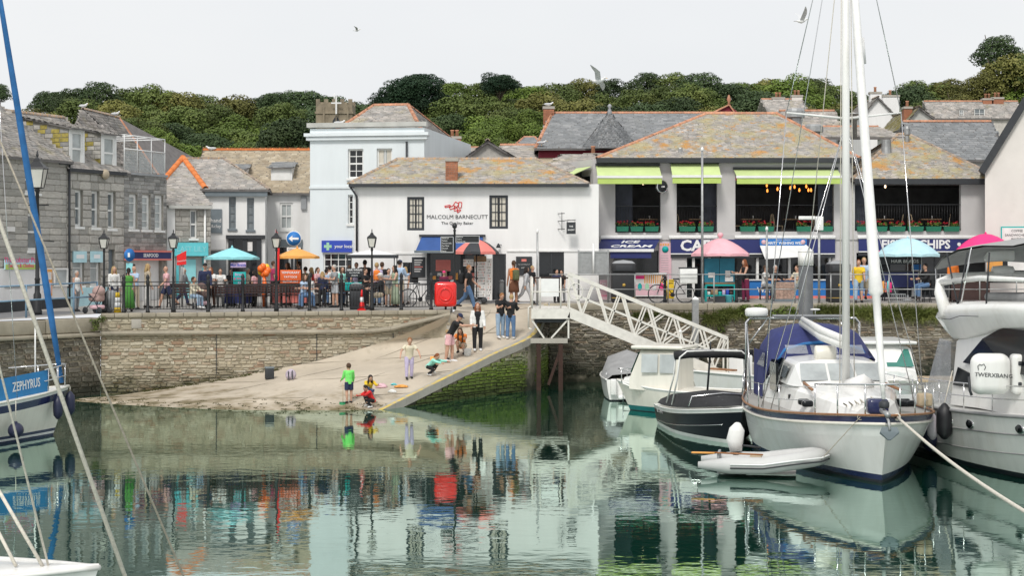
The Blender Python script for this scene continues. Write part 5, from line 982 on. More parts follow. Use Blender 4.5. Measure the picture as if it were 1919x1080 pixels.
# benches
def bench_proto():
    t = thing('bench', 'x', 'bench')
    for s in (-1, 1):
        x = s*.72; m_ = MB(); m_.tube([(x, .28, 0), (x, .2, .2), (x, .22, .42), (x, -.2, .42), (x, -.26, .2), (x, -.32, 0)], .028, 'black_iron', 6).tube([(x, .22, .42), (x, .3, .65), (x, .38, .88)], .026, 'black_iron', 6).tube([(x, -.24, .4), (x, -.28, .6), (x, -.1, .66), (x, .1, .6), (x, .3, .66)], .026, 'black_iron', 6).tube([(x, .2, .15), (x, -.26, .15)], .02, 'black_iron', 6)
        m_.build('bench_end', t)
    for i in range(4): MB().box(-.8, .8, -.24+.115*i, -.14+.115*i, .435, .46, 'wood_dark').build('seat_slat', t)
    for i in range(4): y = .245+.035*i; MB().box(-.8, .8, y, y+.025, .53+.095*i, .605+.095*i, 'wood_dark').build('back_slat', t)
    return t
proto = bench_proto(); used = False
for (u, v, rz, lb) in ((352, 579, 180, 'bench with the child in the cream hoodie'), (420, 580, 165, 'bench just behind the railing under the turquoise parasol'), (462, 580, 190, 'bench between the turquoise parasol and the lantern post'), (505, 579, 172, 'bench beside the lantern post before the orange stall'), (563, 578, 190, 'bench holding the seated couple'), (618, 577, 170, 'bench beside the man in the grey shirt'), (668, 576, 185, 'bench in front of the hair wrap stall')):
    p = G(u, v-3); p.z = gz(p.x, p.y); full = 'iron and dark red slat '+lb
    if not used: proto.location = p; proto.rotation_euler = (0, 0, R(rz)); proto['label'] = full; proto['group'] = 'quay benches'; used = True
    else: o = dup(proto, p, R(rz), full)
# parasols
def parasol(label, u, vtop, vrim, half, Y, m, n=8, ground=None, m2=None, dome=.55, pole='wood_mid', top=None, name='parasol'):
    c = W(u, vtop, Y); r = half*Y/F; zr = W(u, vrim, Y).z; g = gz(c.x, Y) if ground is None else ground; H = c.z-zr
    t = thing(name, label, 'parasol', (c.x, Y, g)); a0 = .2
    for k in range(n):
        P = []
        for j in range(6):
            s = j/5; rr = r*s; z = c.z-g-H*(s**(1+dome)); row = []
            for i in range(5): a = a0+2*PI*(k+i/4)/n; sag = 1-.06*math.sin(PI*i/4)*s; row.append((rr*sag*math.cos(a), rr*sag*math.sin(a), z+.05*H*math.sin(PI*i/4)*s))
            P.append(row)
        mm = m if (m2 is None or k % 2 == 0) else m2; q = MB(); q.grid(P, mm)
        q.add([P[-1][0], P[-1][2], P[-1][4], (P[-1][4][0], P[-1][4][1], P[-1][4][2]-.08), (P[-1][2][0]*1.005, P[-1][2][1]*1.005, P[-1][2][2]-.1), (P[-1][0][0], P[-1][0][1], P[-1][0][2]-.08)], [(0, 1, 4, 5), (1, 2, 3, 4)], mm); q.build('canopy_panel', t)
    MB().tube([(0, 0, 0), (0, 0, c.z-g)], .022, pole, 8).build('pole', t); MB().lathe([(.22, 0), (.22, .06), (.04, .1), (.04, .25)], 'grey_plastic', n=14).build('base', t)
    q = MB()
    for k in range(n): a = a0+2*PI*k/n; q.tube([(0, 0, c.z-g-.05), (r*.55*math.cos(a), r*.55*math.sin(a), c.z-g-H*.55**(1+dome)-.03), (r*.98*math.cos(a), r*.98*math.sin(a), zr-g)], .01, 'galv', 4)
    q.build('ribs', t); MB().lathe([(.03, 0), (.05, .04), (.01, .1)] if not top else top, m, (0, 0, c.z-g-.02), 8).build('finial', t)
    return t
parasol('turquoise parasol shading the braiding stall', 435, 464, 483, 51, 65.0, 'aqua', 8, dome=.1); parasol('orange parasol above the orange stall', 557, 465, 481, 42, 65.2, 'orange', 8, dome=.1)
parasol('pale pink parasol over the blue wishing well cart', 1350, 446, 477, 57, 68.5, 'pink', 8, dome=.45, pole='black_iron', top=[(.02, 0), (.12, .1), (.12, .18), (.03, .24)]); parasol('pale blue parasol over the hair braids stall', 1701, 446, 478, 62, 68.2, 'babyblue', 8, dome=.7, pole='galv')
parasol('hot pink parasol beside the white gable', 1847, 438, 468, 56, 67.4, 'hotpink', 8, dome=.7, pole='galv'); parasol('red and black panelled umbrella over the keyring trolley', 893, 449, 473, 43, 66.4, 'lightred', 8, m2='charcoal', dome=.9, pole='black_iron')
c = W(698, 478, 66.3); t = thing('gazebo', 'flat white-topped gazebo canopy with black valance over the queue', 'gazebo', (c.x, c.y, gz(c.x, c.y))); z = c.z-gz(c.x, c.y)
MB().add([(-.95, -.8, z), (.95, -.8, z), (.95, .8, z), (-.95, .8, z), (0, 0, z+.22)], [(0, 1, 4), (1, 2, 4), (2, 3, 4), (3, 0, 4)], 'trim_white').build('canopy', t)
for (xa, ya, xb, yb) in ((-.95, -.8, .95, -.8), (.95, -.8, .95, .8), (.95, .8, -.95, .8), (-.95, .8, -.95, -.8)): MB().bar((xa, ya, z-.06), (xb, yb, z-.06), .02, .13, 'charcoal').build('valance', t)
for x in (-.9, .9):
    for y in (-.75, .75): MB().tube([(x, y, 0), (x, y, z)], .02, 'black_iron', 6).build('pole', t)
# signs on poles
def sign_pole(label, u, vt, vb, Y, name='road_sign'):
    c = W(u, vt, Y); g = gz(c.x, Y); t = thing(name, label, 'sign', (c.x, Y, g)); MB().tube([(0, 0, 0), (0, 0, c.z-g)], .03, 'galv', 8).build('pole', t); return t, c.z-g
t, h = sign_pole('round blue one-way arrow sign with white plate below', 551, 432, 0, 66.5); MB().lathe([(.3, 0), (.3, .02)], 'letter_white', M=TR(0, -.06, h-.32) @ FRONT, n=24).lathe([(.275, .021), (.275, .025)], 'sign_blue', M=TR(0, -.06, h-.32) @ FRONT, n=24).build('disc', t)
MB().prism([(-.2, h-.32), (-.05, h-.2), (-.05, h-.28), (.19, h-.28), (.19, h-.36), (-.05, h-.36), (-.05, h-.44)], -.1, -.088, 'letter_white').build('arrow', t); MB().box(-.27, .27, -.06, -.035, h-.82, h-.66, 'paper').text('One way', .12, 'charcoal', TR(0, -.064, h-.74) @ FRONT, .002).build('plate', t)
t, h = sign_pole('narrow blue roundel sign turned away beside the navy fascia', 243, 468, 0, 63.5); M_ = TR(0, -.05, h-.2) @ RZ(R(50)) @ FRONT; MB().lathe([(.24, 0), (.24, .02)], 'sign_blue', M=M_, n=20).build('disc', t); MB().box(-.04, .04, -.14, -.13, h-.28, h-.12, 'letter_white').build('mark', t); MB().box(-.12, .12, -.04, -.032, h-.85, h-.5, 'aqua').build('plate', t)
t, h = sign_pole('red flag sign with white script on a thin pole', 341, 470, 0, 64.0, 'flag_sign'); M_ = [(-.18, h-.55), (.17, h-.52), (.17, h), (-.18, h-.18)]; MB().prism(M_, -.08, -.04, 'brightred').build('panel', t); MB().text('Coca-Cola', .085, 'letter_white', TR(0, -.085, h-.38) @ FRONT @ RZ(R(8)), .002, shear=.3).build('lettering', t)
p = on_edge(852)[1]; t = thing('fingerpost', 'black visitor fingerpost with boards of white lettering', 'sign', p); MB().lathe([(.06, 0), (.06, .1), (.04, .2), (.04, 2.85), (.06, 2.9), (.03, 2.95), (.09, 3.02), (.09, 3.1), (.02, 3.18)], 'black_iron', n=10).build('post', t)
for x0, x1, z0, z1, n_ in ((-.5, -.05, 2.1, 2.66, 6), (.05, .9, 2.45, 2.7, 3)):
    o = MB().box(x0, x1, -.03, .02, z0, z1, 'black_iron').build('board', t); q = MB(); st = (z1-z0)/n_
    for i in range(n_): q.text(['Harbour', 'Toilets', 'Tourist Info', 'Car Park', 'Church', 'Ferry'][i], st*.8, 'letter_white', TR(x0+.03, -.033, z1-st*(i+.5)) @ FRONT, .001, align='LEFT')
    for a, b_ in (((x0, z0), (x1, z0)), ((x0, z1), (x1, z1)), ((x0, z0), (x0, z1)), ((x1, z0), (x1, z1))): q.bar((a[0], -.035, a[1]), (b_[0], -.035, b_[1]), .012, .012, 'letter_white')
    q.build('lettering', o)
# red lifebuoy housing
p = on_edge(835, .12)[1]; t = thing('lifebuoy_box', 'glossy bright red moulded lifebuoy housing on the quay rail', 'lifebuoy box', (p.x, p.y, gz(p.x, p.y))); mat('red_gloss', (.72, .012, .008), .25, .03, coat=.6)
MB().rbox(-.4, .4, -.14, .14, .12, 1.02, 'red_gloss', .13, 5).build('shell', t); q = MB(); q.tube([(.2*math.cos(a), -.15, .57+.22*math.sin(a)) for a in [2*PI*k/20 for k in range(20)]], .035, 'red_gloss', 8, loop=True); q.tube([(.3*math.cos(a), -.142, .57+.33*math.sin(a)) for a in [2*PI*k/20 for k in range(20)]], .015, 'red_gloss', 6, loop=True); q.build('moulded_ring', t); MB().tube([(0, .1, 0), (0, .1, .9)], .04, 'black_iron', 8).build('post', t)
# keyring trolley
c = W(898, 566, 66.6); t = thing('keyring_trolley', 'white display trolley with rows of keyrings on rubber wheels', 'trolley', (c.x, c.y, gz(c.x, c.y)))
MB().box(-.3, .26, -.3, .3, .14, .2, 'black_iron').build('chassis', t); panels = []
for x0, x1, z0, z1 in ((-.18, .26, .25, 1.62), (.28, .5, .12, 1.75), (-.62, -.22, 1.45, 1.72)):
    o = MB().box(x0, x1, -.02, .02, z0, z1, 'paper').build('display_panel', t); q = MB(); n_ = int((z1-z0)/.11)
    for i in range(n_):
        for j in range(int((x1-x0)/.045)):
            if random.random() < .75: x = x0+.03+.045*j; q.box(x-.009, x+.009, -.035, -.0205, z0+.05+.11*i, z0+.09+.11*i+random.uniform(0, .03), random.choice(['charcoal', 'charcoal', 'grey_plastic', 'lightred', 'wood_mid', 'grey_plastic']))
    q.build('keyrings', o, kind='stuff')
MB().box(-.2, .28, -.03, .03, 1.63, 1.85, 'wood_mid').build('header_board', t)
for x in (-.22, .2): MB().lathe([(.04, -.04), (.11, -.04), (.12, 0), (.11, .04), (.04, .04)], 'charcoal', M=TR(x, -.32, .12) @ FRONT, n=14).build('wheel', t)
MB().tube([(-.28, -.2, .2), (-.3, -.25, .95), (-.2, -.25, 1.05), (-.05, -.25, .95)], .018, 'black_iron', 6).build('handle', t)
# stall boards and tables
def board(name, label, u0, u1, v0, v1, Y, m, lines, cat='sign', legs=True, size=None, tm='letter_white'):
    a, b_ = W(u0, v1, Y), W(u1, v0, Y); xm_ = (a.x+b_.x)/2; g = gz(xm_, Y); t = thing(name, label, cat, (xm_, Y, g)); w = (b_.x-a.x)/2; MB().rbox(-w, w, -.025, .025, a.z-g, b_.z-g, m, .015, 2).build('panel', t); n_ = max(1, len(lines)); st = (b_.z-a.z)/(n_+.3)
    for i, (tx, s, mm) in enumerate(lines): MB().text(tx, s, mm, TR(0, -.03, b_.z-g-st*(i+.65)) @ FRONT, .002, bold=.015).build('lettering', t)
    if legs:
        for x in (-w+.04, w-.04): MB().tube([(x, .02, 0), (x, .02, a.z-g)], .018, 'charcoal', 6).build('leg', t)
    return t
board('stall_sign', 'lilac stall sign lettered in purple under the turquoise parasol', 432, 461, 492, 502, 64.2, 'lilac', [('Max Braids', .13, 'shop_blue')]); board('stall_board', 'teal board with coloured braid samples on a stand', 437, 461, 510, 535, 64.0, 'teal', [('Braids', .14, 'lilac'), ('& Wraps', .12, 'hotpink'), ('£5', .12, 'lilac')])
board('stall_sign', 'bright orange stall sign with white lettering', 525, 564, 506, 533, 64.6, 'orange_sign', [('TEMPORARY', .12, 'letter_white'), ('TATTOOS', .11, 'letter_white'), ('GLITTER ART', .1, 'letter_white')])
board('stall_board', 'black chalkboard lettered in white above the turquoise box', 648, 681, 503, 520, 64.4, 'charcoal', [('HAIR WRAPS', .1, 'letter_white'), ('ALL COLOURS', .06, 'letter_white'), ('£5 EACH', .06, 'letter_white')])
def stall_table(label, u, v, Y, w, h, m, cloth=None):
    c = W(u, v, Y); g = gz(c.x, Y); t = thing('stall_table', label, 'table', (c.x, Y, g)); MB().box(-w/2, w/2, -.3, .3, h-.03, h, m).build('table_top', t)
    for x in (-w/2+.05, w/2-.05):
        for y in (-.25, .25): MB().tube([(x, y, 0), (x, y, h-.03)], .016, 'galv', 6).build('leg', t)
    if cloth: MB().add([(-w/2-.005, -.305, .1), (w/2+.005, -.305, .1), (w/2+.005, -.305, h), (-w/2-.005, -.305, h)], [(0, 1, 2, 3)], cloth).build('cloth', t)
    return t
stall_table('table under navy cloth below the lilac sign', 448, 560, 64.9, 1.1, .75, 'charcoal', 'navy'); stall_table('table behind the orange sign', 545, 560, 65.3, 1.3, .75, 'wood_pale', 'lightred')
o = stall_table('table of brown boxes beside the hot pink parasol', 1815, 560, 67.2, 1.5, .8, 'wood_mid', 'wood_dark'); c = W(663, 537, 64.3); g = gz(c.x, c.y); t = thing('storage_box', 'turquoise ribbed storage box on a stand below the chalkboard', 'box', (c.x, c.y, g)); z = c.z-g
for i in range(9): MB().rbox(-.31+.07*i, -.245+.07*i, -.16, .16, z-.15, z+.15, 'teal', .012, 1).build('rib', t)
MB().box(-.3, .3, -.14, .14, z-.2, z-.151, 'charcoal').build('base', t)
for x in (-.25, .25): MB().tube([(x, 0, 0), (x, 0, z-.2)], .02, 'charcoal', 6).build('leg', t)
c = W(495, 512, 64.3); t = thing('balloon_bunch', 'bunch of orange and yellow balloons tied over an orange streamer', 'balloons', (c.x, c.y, gz(c.x, c.y))); z = c.z-gz(c.x, c.y)
mat('balloon_orange', (.85, .16, .02), .3, .03); mat('balloon_yellow', (.85, .5, .03), .3, .03)
for i in range(7): a = i*.9; MB().ell((.14*math.cos(a), .08*math.sin(a*2), z+.1+.14*math.sin(a)), (.12, .12, .14), ['balloon_orange', 'balloon_yellow'][i % 3 == 1], 12, 8).build('balloon', t)
MB().tube([(0, 0, 0), (.02, 0, z*.5), (0, 0, z)], [.06, .12, .03], 'balloon_orange', 8).build('streamer', t)
c = W(516, 430, 64.6); t = thing('feather_flag', 'narrow red feather flag behind the lantern post', 'flag', (c.x, c.y, gz(c.x, c.y))); z = c.z-gz(c.x, c.y); MB().tube([(0, 0, 0), (0, 0, z)], .015, 'galv', 6).build('pole', t); MB().prism([(.01, .9), (.14, 1.0), (.16, 2.2), (.1, z-.15), (.01, z)], -.006, .006, 'brightred').build('cloth', t)
# litter bins, pushchairs, cone
def litter_bin(label, u, v, Y, w, h, m='bin_black', badge=True):
    c = W(u, v, Y); g = gz(c.x, Y); t = thing('litter_bin', label, 'bin', (c.x, Y, g)); MB().rbox(-w/2, w/2, -w/2, w/2, 0, h*.72, m, .04, 3).build('body', t); MB().rbox(-w/2-.02, w/2+.02, -w/2-.02, w/2+.02, h*.725, h*.95, m, .06, 3).build('hood', t); MB().lathe([(w*.68, h*.945), (w*.5, h), (.02, h*1.03)], 'grey_plastic', n=4, smooth=False, M=RZ(R(45))).build('lid', t); MB().rbox(-w*.36, w*.36, -w/2-.03, -w/2+.02, h*.76, h*.9, 'charcoal', .05, 3).build('mouth', t)
    if badge: MB().lathe([(.07, 0), (.07, .01)], 'gold', M=TR(0, -w/2-.002, h*.42) @ FRONT, n=5).box(-w/2-.004, w/2+.004, -w/2-.006, w/2, h*.1, h*.115, 'gold').build('badge', t)
litter_bin('large black square bin with gold emblem beside the ice cream counter', 1168, 570, 67.6, .92, 1.62); litter_bin('large black square bin standing right of the white-capped pile', 1570, 566, 67.6, .82, 1.6); litter_bin('small dark bin among the benches below the chalkboard', 668, 580, 62.6, .46, .95, 'charcoal', False)
c = on_edge(209, .55)[1]; t = thing('litter_bin', 'round grey litter bin beside the corner lantern post', 'bin', c); MB().lathe([(.17, 0), (.2, .05), (.21, .7), (.18, .78), (.05, .8)], 'grey_plastic', n=16).build('body', t)
c = on_edge(219, .5)[1]; t = thing('beach_bag', 'yellow and white banded beach bag standing by the railing', 'bag', c)
for i, mm in enumerate(('yellow', 'letter_white', 'letter_white', 'yellow')): MB().lathe([(.16-.015*i, .18*i+.002), (.145-.015*i, .18*(i+1))], mm, n=14).build('band', t)
c = on_edge(678, .4)[1]; t = thing('traffic_cone', 'slim red and white cone behind the railing', 'cone', c); MB().box(-.15, .15, -.15, .15, 0, .04, 'brightred').build('base', t); MB().lathe([(.11, .04), (.08, .3)], 'brightred', n=14).build('cone', t); MB().lathe([(.079, .3), (.06, .48)], 'letter_white', n=14).build('sleeve', t); MB().lathe([(.059, .48), (.025, .75)], 'brightred', n=14).build('tip', t)
def pram(label, u, v, m, rz):
    p = G(u, v); t = thing('pushchair', label, 'pushchair', (p.x, p.y, gz(p.x, p.y)), rz); q = MB()
    for s in (-.24, .24): q.tube([(s, .35, .12), (s, -.1, .6), (s, -.35, 1.02)], .014, 'black_iron', 6).tube([(s, -.32, .12), (s, 0, .55), (s, .2, .7)], .014, 'black_iron', 6)
    q.tube([(-.24, -.35, 1.02), (.24, -.35, 1.02)], .018, 'black_iron', 6); q.build('frame', t)
    for x in (-.25, .25):
        for y in (-.32, .35): MB().lathe([(.03, -.02), (.11, -.025), (.12, 0), (.11, .025), (.03, .02)], 'charcoal', M=TR(x, y, .12) @ RY(R(90)), n=14).build('wheel', t)
    MB().rbox(-.2, .2, -.2, .3, .42, .72, m, .1, 3).build('seat', t); MB().ell((0, -.05, .78), (.2, .25, .2), m, 12, 8).build('hood', t); MB().rbox(-.18, .18, -.2, .25, .16, .3, 'menu_pink', .05, 2).build('basket', t)
mat('dusty_pink', (.4, .27, .25), .9, .1); pram('dusty pink hooded pushchair beside the corner lantern post', 183, 588, 'dusty_pink', R(60)); mat('brown_fabric', (.13, .085, .075), .9, .1); pram('brown hooded pushchair with pink basket beside the bench', 378, 580, 'brown_fabric', R(200))
# grey backs of signs, slim poles, bollards
c = W(1112, 560, 67.2); t = thing('sign_panels', 'back of a grey metal sign board on two posts by the alley', 'sign', (c.x, c.y, gz(c.x, c.y))); g = gz(c.x, c.y); z0, z1 = W(0, 516, 67.2).z-g, W(0, 471, 67.2).z-g
for x in (-.58, .58): MB().tube([(x, .03, 0), (x, .03, z1+.05)], .035, 'galv', 8).build('post', t)
for x0, x1 in ((-.6, -.02), (.02, .6)): o = MB().box(x0, x1, -.02, .0, z0, z1, 'galv').build('panel', t); MB().box(x0, x1, -.05, -.021, z0, z0+.05, 'galv').box(x0, x1, -.05, -.021, z1-.05, z1, 'galv').box(x0, x0+.05, -.05, -.021, z0+.05, z1-.05, 'galv').box(x1-.05, x1, -.05, -.021, z0+.05, z1-.05, 'galv').build('panel_frame', o)
MB().tube([(0, -.08, z0), (0, -.08, z1+.3)], .04, 'trim_white', 8).build('white_pole', t)
for u, vt, Y, r, m_, lb in ((1007, 437, 66.5, .045, 'galv', 'slim grey pole standing beside the bakery doorway'), (1316, 283, 66.9, .055, 'galv', 'tall slim grey lighting pole in front of the cafe lettering'), (1437, 432, 66.9, .05, 'galv', 'grey pole left of the white-capped pile')):
    c = W(u, vt, Y); g = gz(c.x, Y); t = thing('pole', lb, 'pole', (c.x, Y, g)); MB().tube([(0, 0, 0), (0, 0, c.z-g)], [r, r*.8], m_, 8).build('shaft', t); MB().lathe([(r*.8, 0), (r*1.3, .03), (r*.9, .12), (.01, .16)], 'trim_white', (0, 0, c.z-g), 8).build('cap', t); MB().box(-.12, .12, -.12, .12, 0, .02, 'galv').build('base_plate', t)
c = W(1535, 432, 66.8); g = gz(c.x, c.y); t = thing('service_pole', 'grey pole carrying a white cabinet and lamp arm', 'pole', (c.x, c.y, g)); z = c.z-g; MB().tube([(0, 0, 0), (0, 0, z)], .05, 'galv', 8).build('shaft', t); MB().rbox(-.15, .15, -.12, .1, z, z+.55, 'white_plastic', .02, 2).build('cabinet', t); MB().rbox(-.8, -.16, -.06, .06, z+.42, z+.56, 'white_plastic', .02, 2).build('lamp_arm', t)
for u, lb in ((940, 'grey bollard by the bakery door'), (848, 'short grey bollard beside the fingerpost')): p = G(u, 567); t = thing('bollard', lb, 'bollard', (p.x, p.y, gz(p.x, p.y))); MB().lathe([(.09, 0), (.085, .75), (.07, .8)], 'grey_plastic', n=12).build('shaft', t); MB().lathe([(.1, .8), (.1, .84), (.05, .9)], 'grey_plastic', n=12).build('cap', t)
for u, lb in ((822, 'black bollard behind the bicycle'), (1246, 'black bollard beside the cargo bicycle'), (1380, 'black bollard beside the wishing well cart')): c = W(u, 565, 67.3); t = thing('bollard', lb, 'bollard', (c.x, c.y, gz(c.x, c.y))); MB().lathe([(.08, 0), (.08, .1), (.06, .15), (.055, .85), (.08, .9), (.08, .95)], 'black_iron', n=12).build('shaft', t); MB().ell((0, 0, 1.0), .07, 'black_iron', 10, 6).build('ball', t)
# galvanised railing on the right quay
rr = thing('railing', 'galvanised two-rail railing along the right quay', 'railing', (1.45, QR+.3, zq(0, QR+.3))); zb_ = 0
xs3 = [0]+[W(u, 0, QR+.3).x-1.45 for u in (1190, 1252, 1317, 1338, 1447, 1490, 1557, 1666, 1762, 1836, 1905)]+[22]
for x in xs3[1:]: MB().tube([(x, 0, 0), (x, 0, 1.15)], .025, 'galv', 8).build('post', rr)
for h in (1.13, .55):
    for a, b_ in zip(xs3, xs3[1:]): MB().tube([(a, 0, h), (b_, 0, h)], .022, 'galv', 6).build('rail', rr)
# bicycles
def bicycle(label, u, v, Y, rz, box=False, m='black_iron', s=1.0):
    c = W(u, v, Y); t = thing('bicycle', label, 'bicycle', (c.x, c.y, gz(c.x, c.y)), rz); R_ = .34*s
    for x in (-.52*s, .52*s):
        w = MB(); w.tube([(x+R_*math.cos(a), 0, R_+R_*math.sin(a)) for a in [2*PI*k/24 for k in range(24)]], .022, 'charcoal', 6, loop=True); o = w.build('wheel', t); q = MB()
        for k in range(12): a = 2*PI*k/12; q.tube([(x, 0, R_), (x+R_*math.cos(a), 0, R_+R_*math.sin(a))], .003, 'galv', 3)
        q.lathe([(.03, -.04), (.03, .04)], 'galv', M=TR(x, 0, R_) @ FRONT, n=8); q.build('spokes', o)
    b0, st, hd, bb = Vector((-.52*s, 0, R_)), Vector((-.18*s, 0, .82*s)), Vector((.36*s, 0, .85*s)), Vector((-.05*s, 0, .3*s)); q = MB()
    for a, e in ((bb, st), (bb, hd), (st, hd), (b0, bb), (b0, st)): q.tube([a, e], .018, m, 6)
    q.tube([hd, (.52*s, 0, R_)], .018, m, 6).tube([hd, (.33*s, 0, 1.0*s)], .016, m, 6); q.build('frame', t); MB().tube([(.28*s, -.28, 1.02*s), (.34*s, 0, 1.0*s), (.28*s, .28, 1.02*s)], .014, m, 6).build('handlebar', t); MB().rbox(-.32*s, -.06*s, -.07, .07, .86*s, .92*s, 'charcoal', .03, 2).build('saddle', t); MB().lathe([(.09, -.01), (.09, .01)], 'charcoal', M=TR(bb) @ FRONT, n=12).build('chainset', t)
    if box: MB().rbox(-.95*s, -.3*s, -.28, .28, .72*s, 1.28*s, 'white_plastic', .03, 2).build('cargo_box', t); MB().rbox(-.96*s, -.29*s, -.29, .29, 1.285*s, 1.33*s, 'charcoal', .02, 2).build('box_lid', t)
bicycle('black cargo bicycle with a big white box over its rear wheel', 1258, 572, 67.0, R(180), True, s=1.05); bicycle('black bicycle leaning behind the railing near the red housing', 790, 566, 64.0, R(20))
# yellow poster panel, easel and stone-pattern box
board('poster_board', 'yellow and black ice lolly poster board beside the bicycle', 1249, 1263, 524, 560, 67.9, 'yellow', [('NEW', .1, 'charcoal'), ('LOLLY', .09, 'letter_white'), ('TIME', .1, 'brightred')]); board('poster_board', 'pink striped ice cream poster left of the black bin', 1124, 1141, 525, 562, 67.9, 'menu_pink', [('ICES', .1, 'letter_white'), ('', .1, 'hotpink'), ('CONES', .08, 'hotpink')], legs=False)
c = W(1470, 562, 68.0); t = thing('planter_box', 'square box clad in pinkish stone-pattern tiles', 'planter', (c.x, c.y, gz(c.x, c.y))); mat('pink_stone', (.36, .24, .19), .8, .3, 9); MB().box(-.38, .38, -.2, .2, .1, .78, 'joint').build('body', t)
for i in range(5):
    for j in range(6): MB().box(-.375+.15*i+.004, -.375+.15*(i+1)-.004, -.212, -.199, .105+.112*j, .105+.112*(j+1)-.006, 'pink_stone').build('tile', t)
MB().box(-.42, .42, -.24, .24, 0, .1, 'win_grey').build('plinth', t)
# wishing well cart
c = W(1349, 567, 68.0); t = thing('wishing_well_cart', 'teal blue wooden cart with shelves under the pink parasol', 'cart', (c.x, c.y, gz(c.x, c.y))); H = 1.72
for x0, x1 in ((-.6, -.01), (.01, .6)): MB().box(x0, x1, .1, .14, .75, H, 'stall_blue').build('back_board', t)
MB().box(-.6, .6, -.2, .1, .7, .76, 'wood_mid').build('shelf', t); MB().box(-.58, .58, -.18, .1, .62, .695, 'teal').build('drawer', t); MB().box(-.58, .58, -.18, .12, .2, .26, 'teal').build('lower_shelf', t)
for x in (-.57, .57): MB().box(x-.03, x+.03, -.2, .12, 0, .62, 'teal').build('leg', t)
for i, (x, z, w, h, mm) in enumerate(((-.32, 1.05, .13, .1, 'paper'), (.33, 1.1, .1, .13, 'paper'), (.38, .9, .16, .1, 'letter_white'))): MB().box(x-w, x+w, .08, .098, z-h, z+h, mm).build('notice', t)
for i in range(7): x = -.45+.15*i; MB().rbox(x-.06, x+.06, -.1, .06, .262, .4+.06*(i % 3), ['paper', 'wood_mid', 'wood_pale', 'teal', 'lilac', 'shop_blue', 'wood_dark'][i], .01, 1).build('jar', t)
c = W(1365, 569, 67.4); t = thing('bucket', 'blue plastic tub under the cart', 'bucket', (c.x, c.y, gz(c.x, c.y))); MB().lathe([(.13, 0), (.18, .26), (.195, .27), (.195, .29), (.165, .28), (.12, .04)], 'turquoise', n=16).build('tub', t); MB().tube([(-.18, 0, .28), (-.1, -.06, .2), (.1, -.06, .2), (.18, 0, .28)], .008, 'galv', 5).build('handle', t)
c = W(1349, 569, 67.4); t = thing('crate', 'black plastic crate beside the blue tub', 'crate', (c.x, c.y, gz(c.x, c.y))); MB().box(-.18, .18, -.13, .13, 0, .03, 'charcoal').build('base', t)
for x0, x1, y0, y1 in ((-.18, .18, -.15, -.13), (-.18, .18, .13, .15), (-.2, -.18, -.15, .15), (.18, .2, -.15, .15)): MB().box(x0, x1, y0, y1, 0, .25, 'charcoal').build('side', t)
# hair braids stall
c = W(1690, 560, 68.4); g = gz(c.x, c.y); t = thing('braid_stall', 'dark hair braiding stall with pink and black sign boards', 'stall', (c.x, c.y, g)); MB().box(-.75, .6, -.2, .3, .55, 1.15, 'navy').box(-.8, .62, -.25, .35, 1.15, 1.2, 'charcoal').build('counter', t)
for x in (-.72, .55):
    for y in (-.15, .25): MB().tube([(x, y, 0), (x, y, .55)], .025, 'charcoal', 6).build('leg', t)
z = W(0, 484, 68.4).z-g; s = MB().box(-.95, .75, -.1, -.06, z-.25, z+.1, 'charcoal').build('sign_board', t); MB().text('HAIR BRAIDS', .19, 'letter_white', TR(.1, -.105, z-.13) @ FRONT, .002).build('lettering', s); s = MB().box(-1.1, .0, -.16, -.12, z+.12, z+.3, 'hotpink').build('sign_banner', t); MB().text('hair braids', .16, 'letter_white', TR(-.55, -.165, z+.21) @ FRONT, .002, bold=.02, shear=.2).build('lettering', s)
for x in (-.9, .7): MB().tube([(x, 0, 0), (x, 0, z+.3)], .02, 'charcoal', 6).build('pole', t)
for i in range(5): MB().rbox(-.95+.1*i, -.87+.1*i, -.32, -.27, .35, .75+.05*(i % 2), ['lime', 'orange', 'lightred', 'turquoise', 'hotpink'][i], .01, 1).build('braid_sample', t)
c = W(1682, 561, 67.5); t = thing('crate', 'grey wire crate under the braiding stall', 'crate', (c.x, c.y, gz(c.x, c.y))); MB().box(-.27, .27, -.18, .18, 0, .02, 'grey_plastic').build('base', t)
for i in range(8): MB().box(-.27+.075*i, -.255+.075*i, -.19, -.175, .02, .3, 'grey_plastic').build('slat', t)
MB().box(-.28, .28, -.195, .19, .3, .33, 'grey_plastic').build('rim', t)
c = W(1718, 520, 68.6); t = thing('notice_board', 'white and blue notice board beside the braiding stall', 'sign', (c.x, c.y, gz(c.x, c.y))); z = c.z-gz(c.x, c.y); MB().box(-.2, .2, 0, .03, 0, z+.9, 'paper').build('panel', t); MB().box(-.17, .17, -.006, -.001, z+.3, z+.85, 'sign_blue').box(-.1, .1, -.011, -.0065, z+.55, z+.6, 'letter_white').build('print', t)
# rucksack and cool box left on the slip, tackle on the ground
p = G(505, 711); t = thing('cool_box', 'dark green square cool box left on the slip', 'cool box', p, R(15)); MB().rbox(-.15, .15, -.12, .12, 0, .36, 'charcoal', .02, 2).build('body', t); MB().rbox(-.16, .16, -.13, .13, .362, .43, 'win_grey', .02, 2).build('lid', t)
p = G(545, 712); t = thing('rucksack', 'pale lilac rucksack lying on the slip', 'bag', p, R(-20)); mat('lilac_cloth', (.42, .36, .42), .85, .2, 10); MB().ell((0, 0, .17), (.2, .13, .2), 'lilac_cloth', 14, 10).build('body', t); MB().ell((-.03, -.1, .12), (.12, .07, .1), 'lilac_cloth', 12, 8).build('pocket', t)
for s in (-.07, .07): MB().tube([(s, -.02, .34), (s+.05, -.15, .25), (s+.1, -.2, .05), (s+.12, -.3, .02)], .02, 'charcoal', 6, flat=.4).build('strap', t)
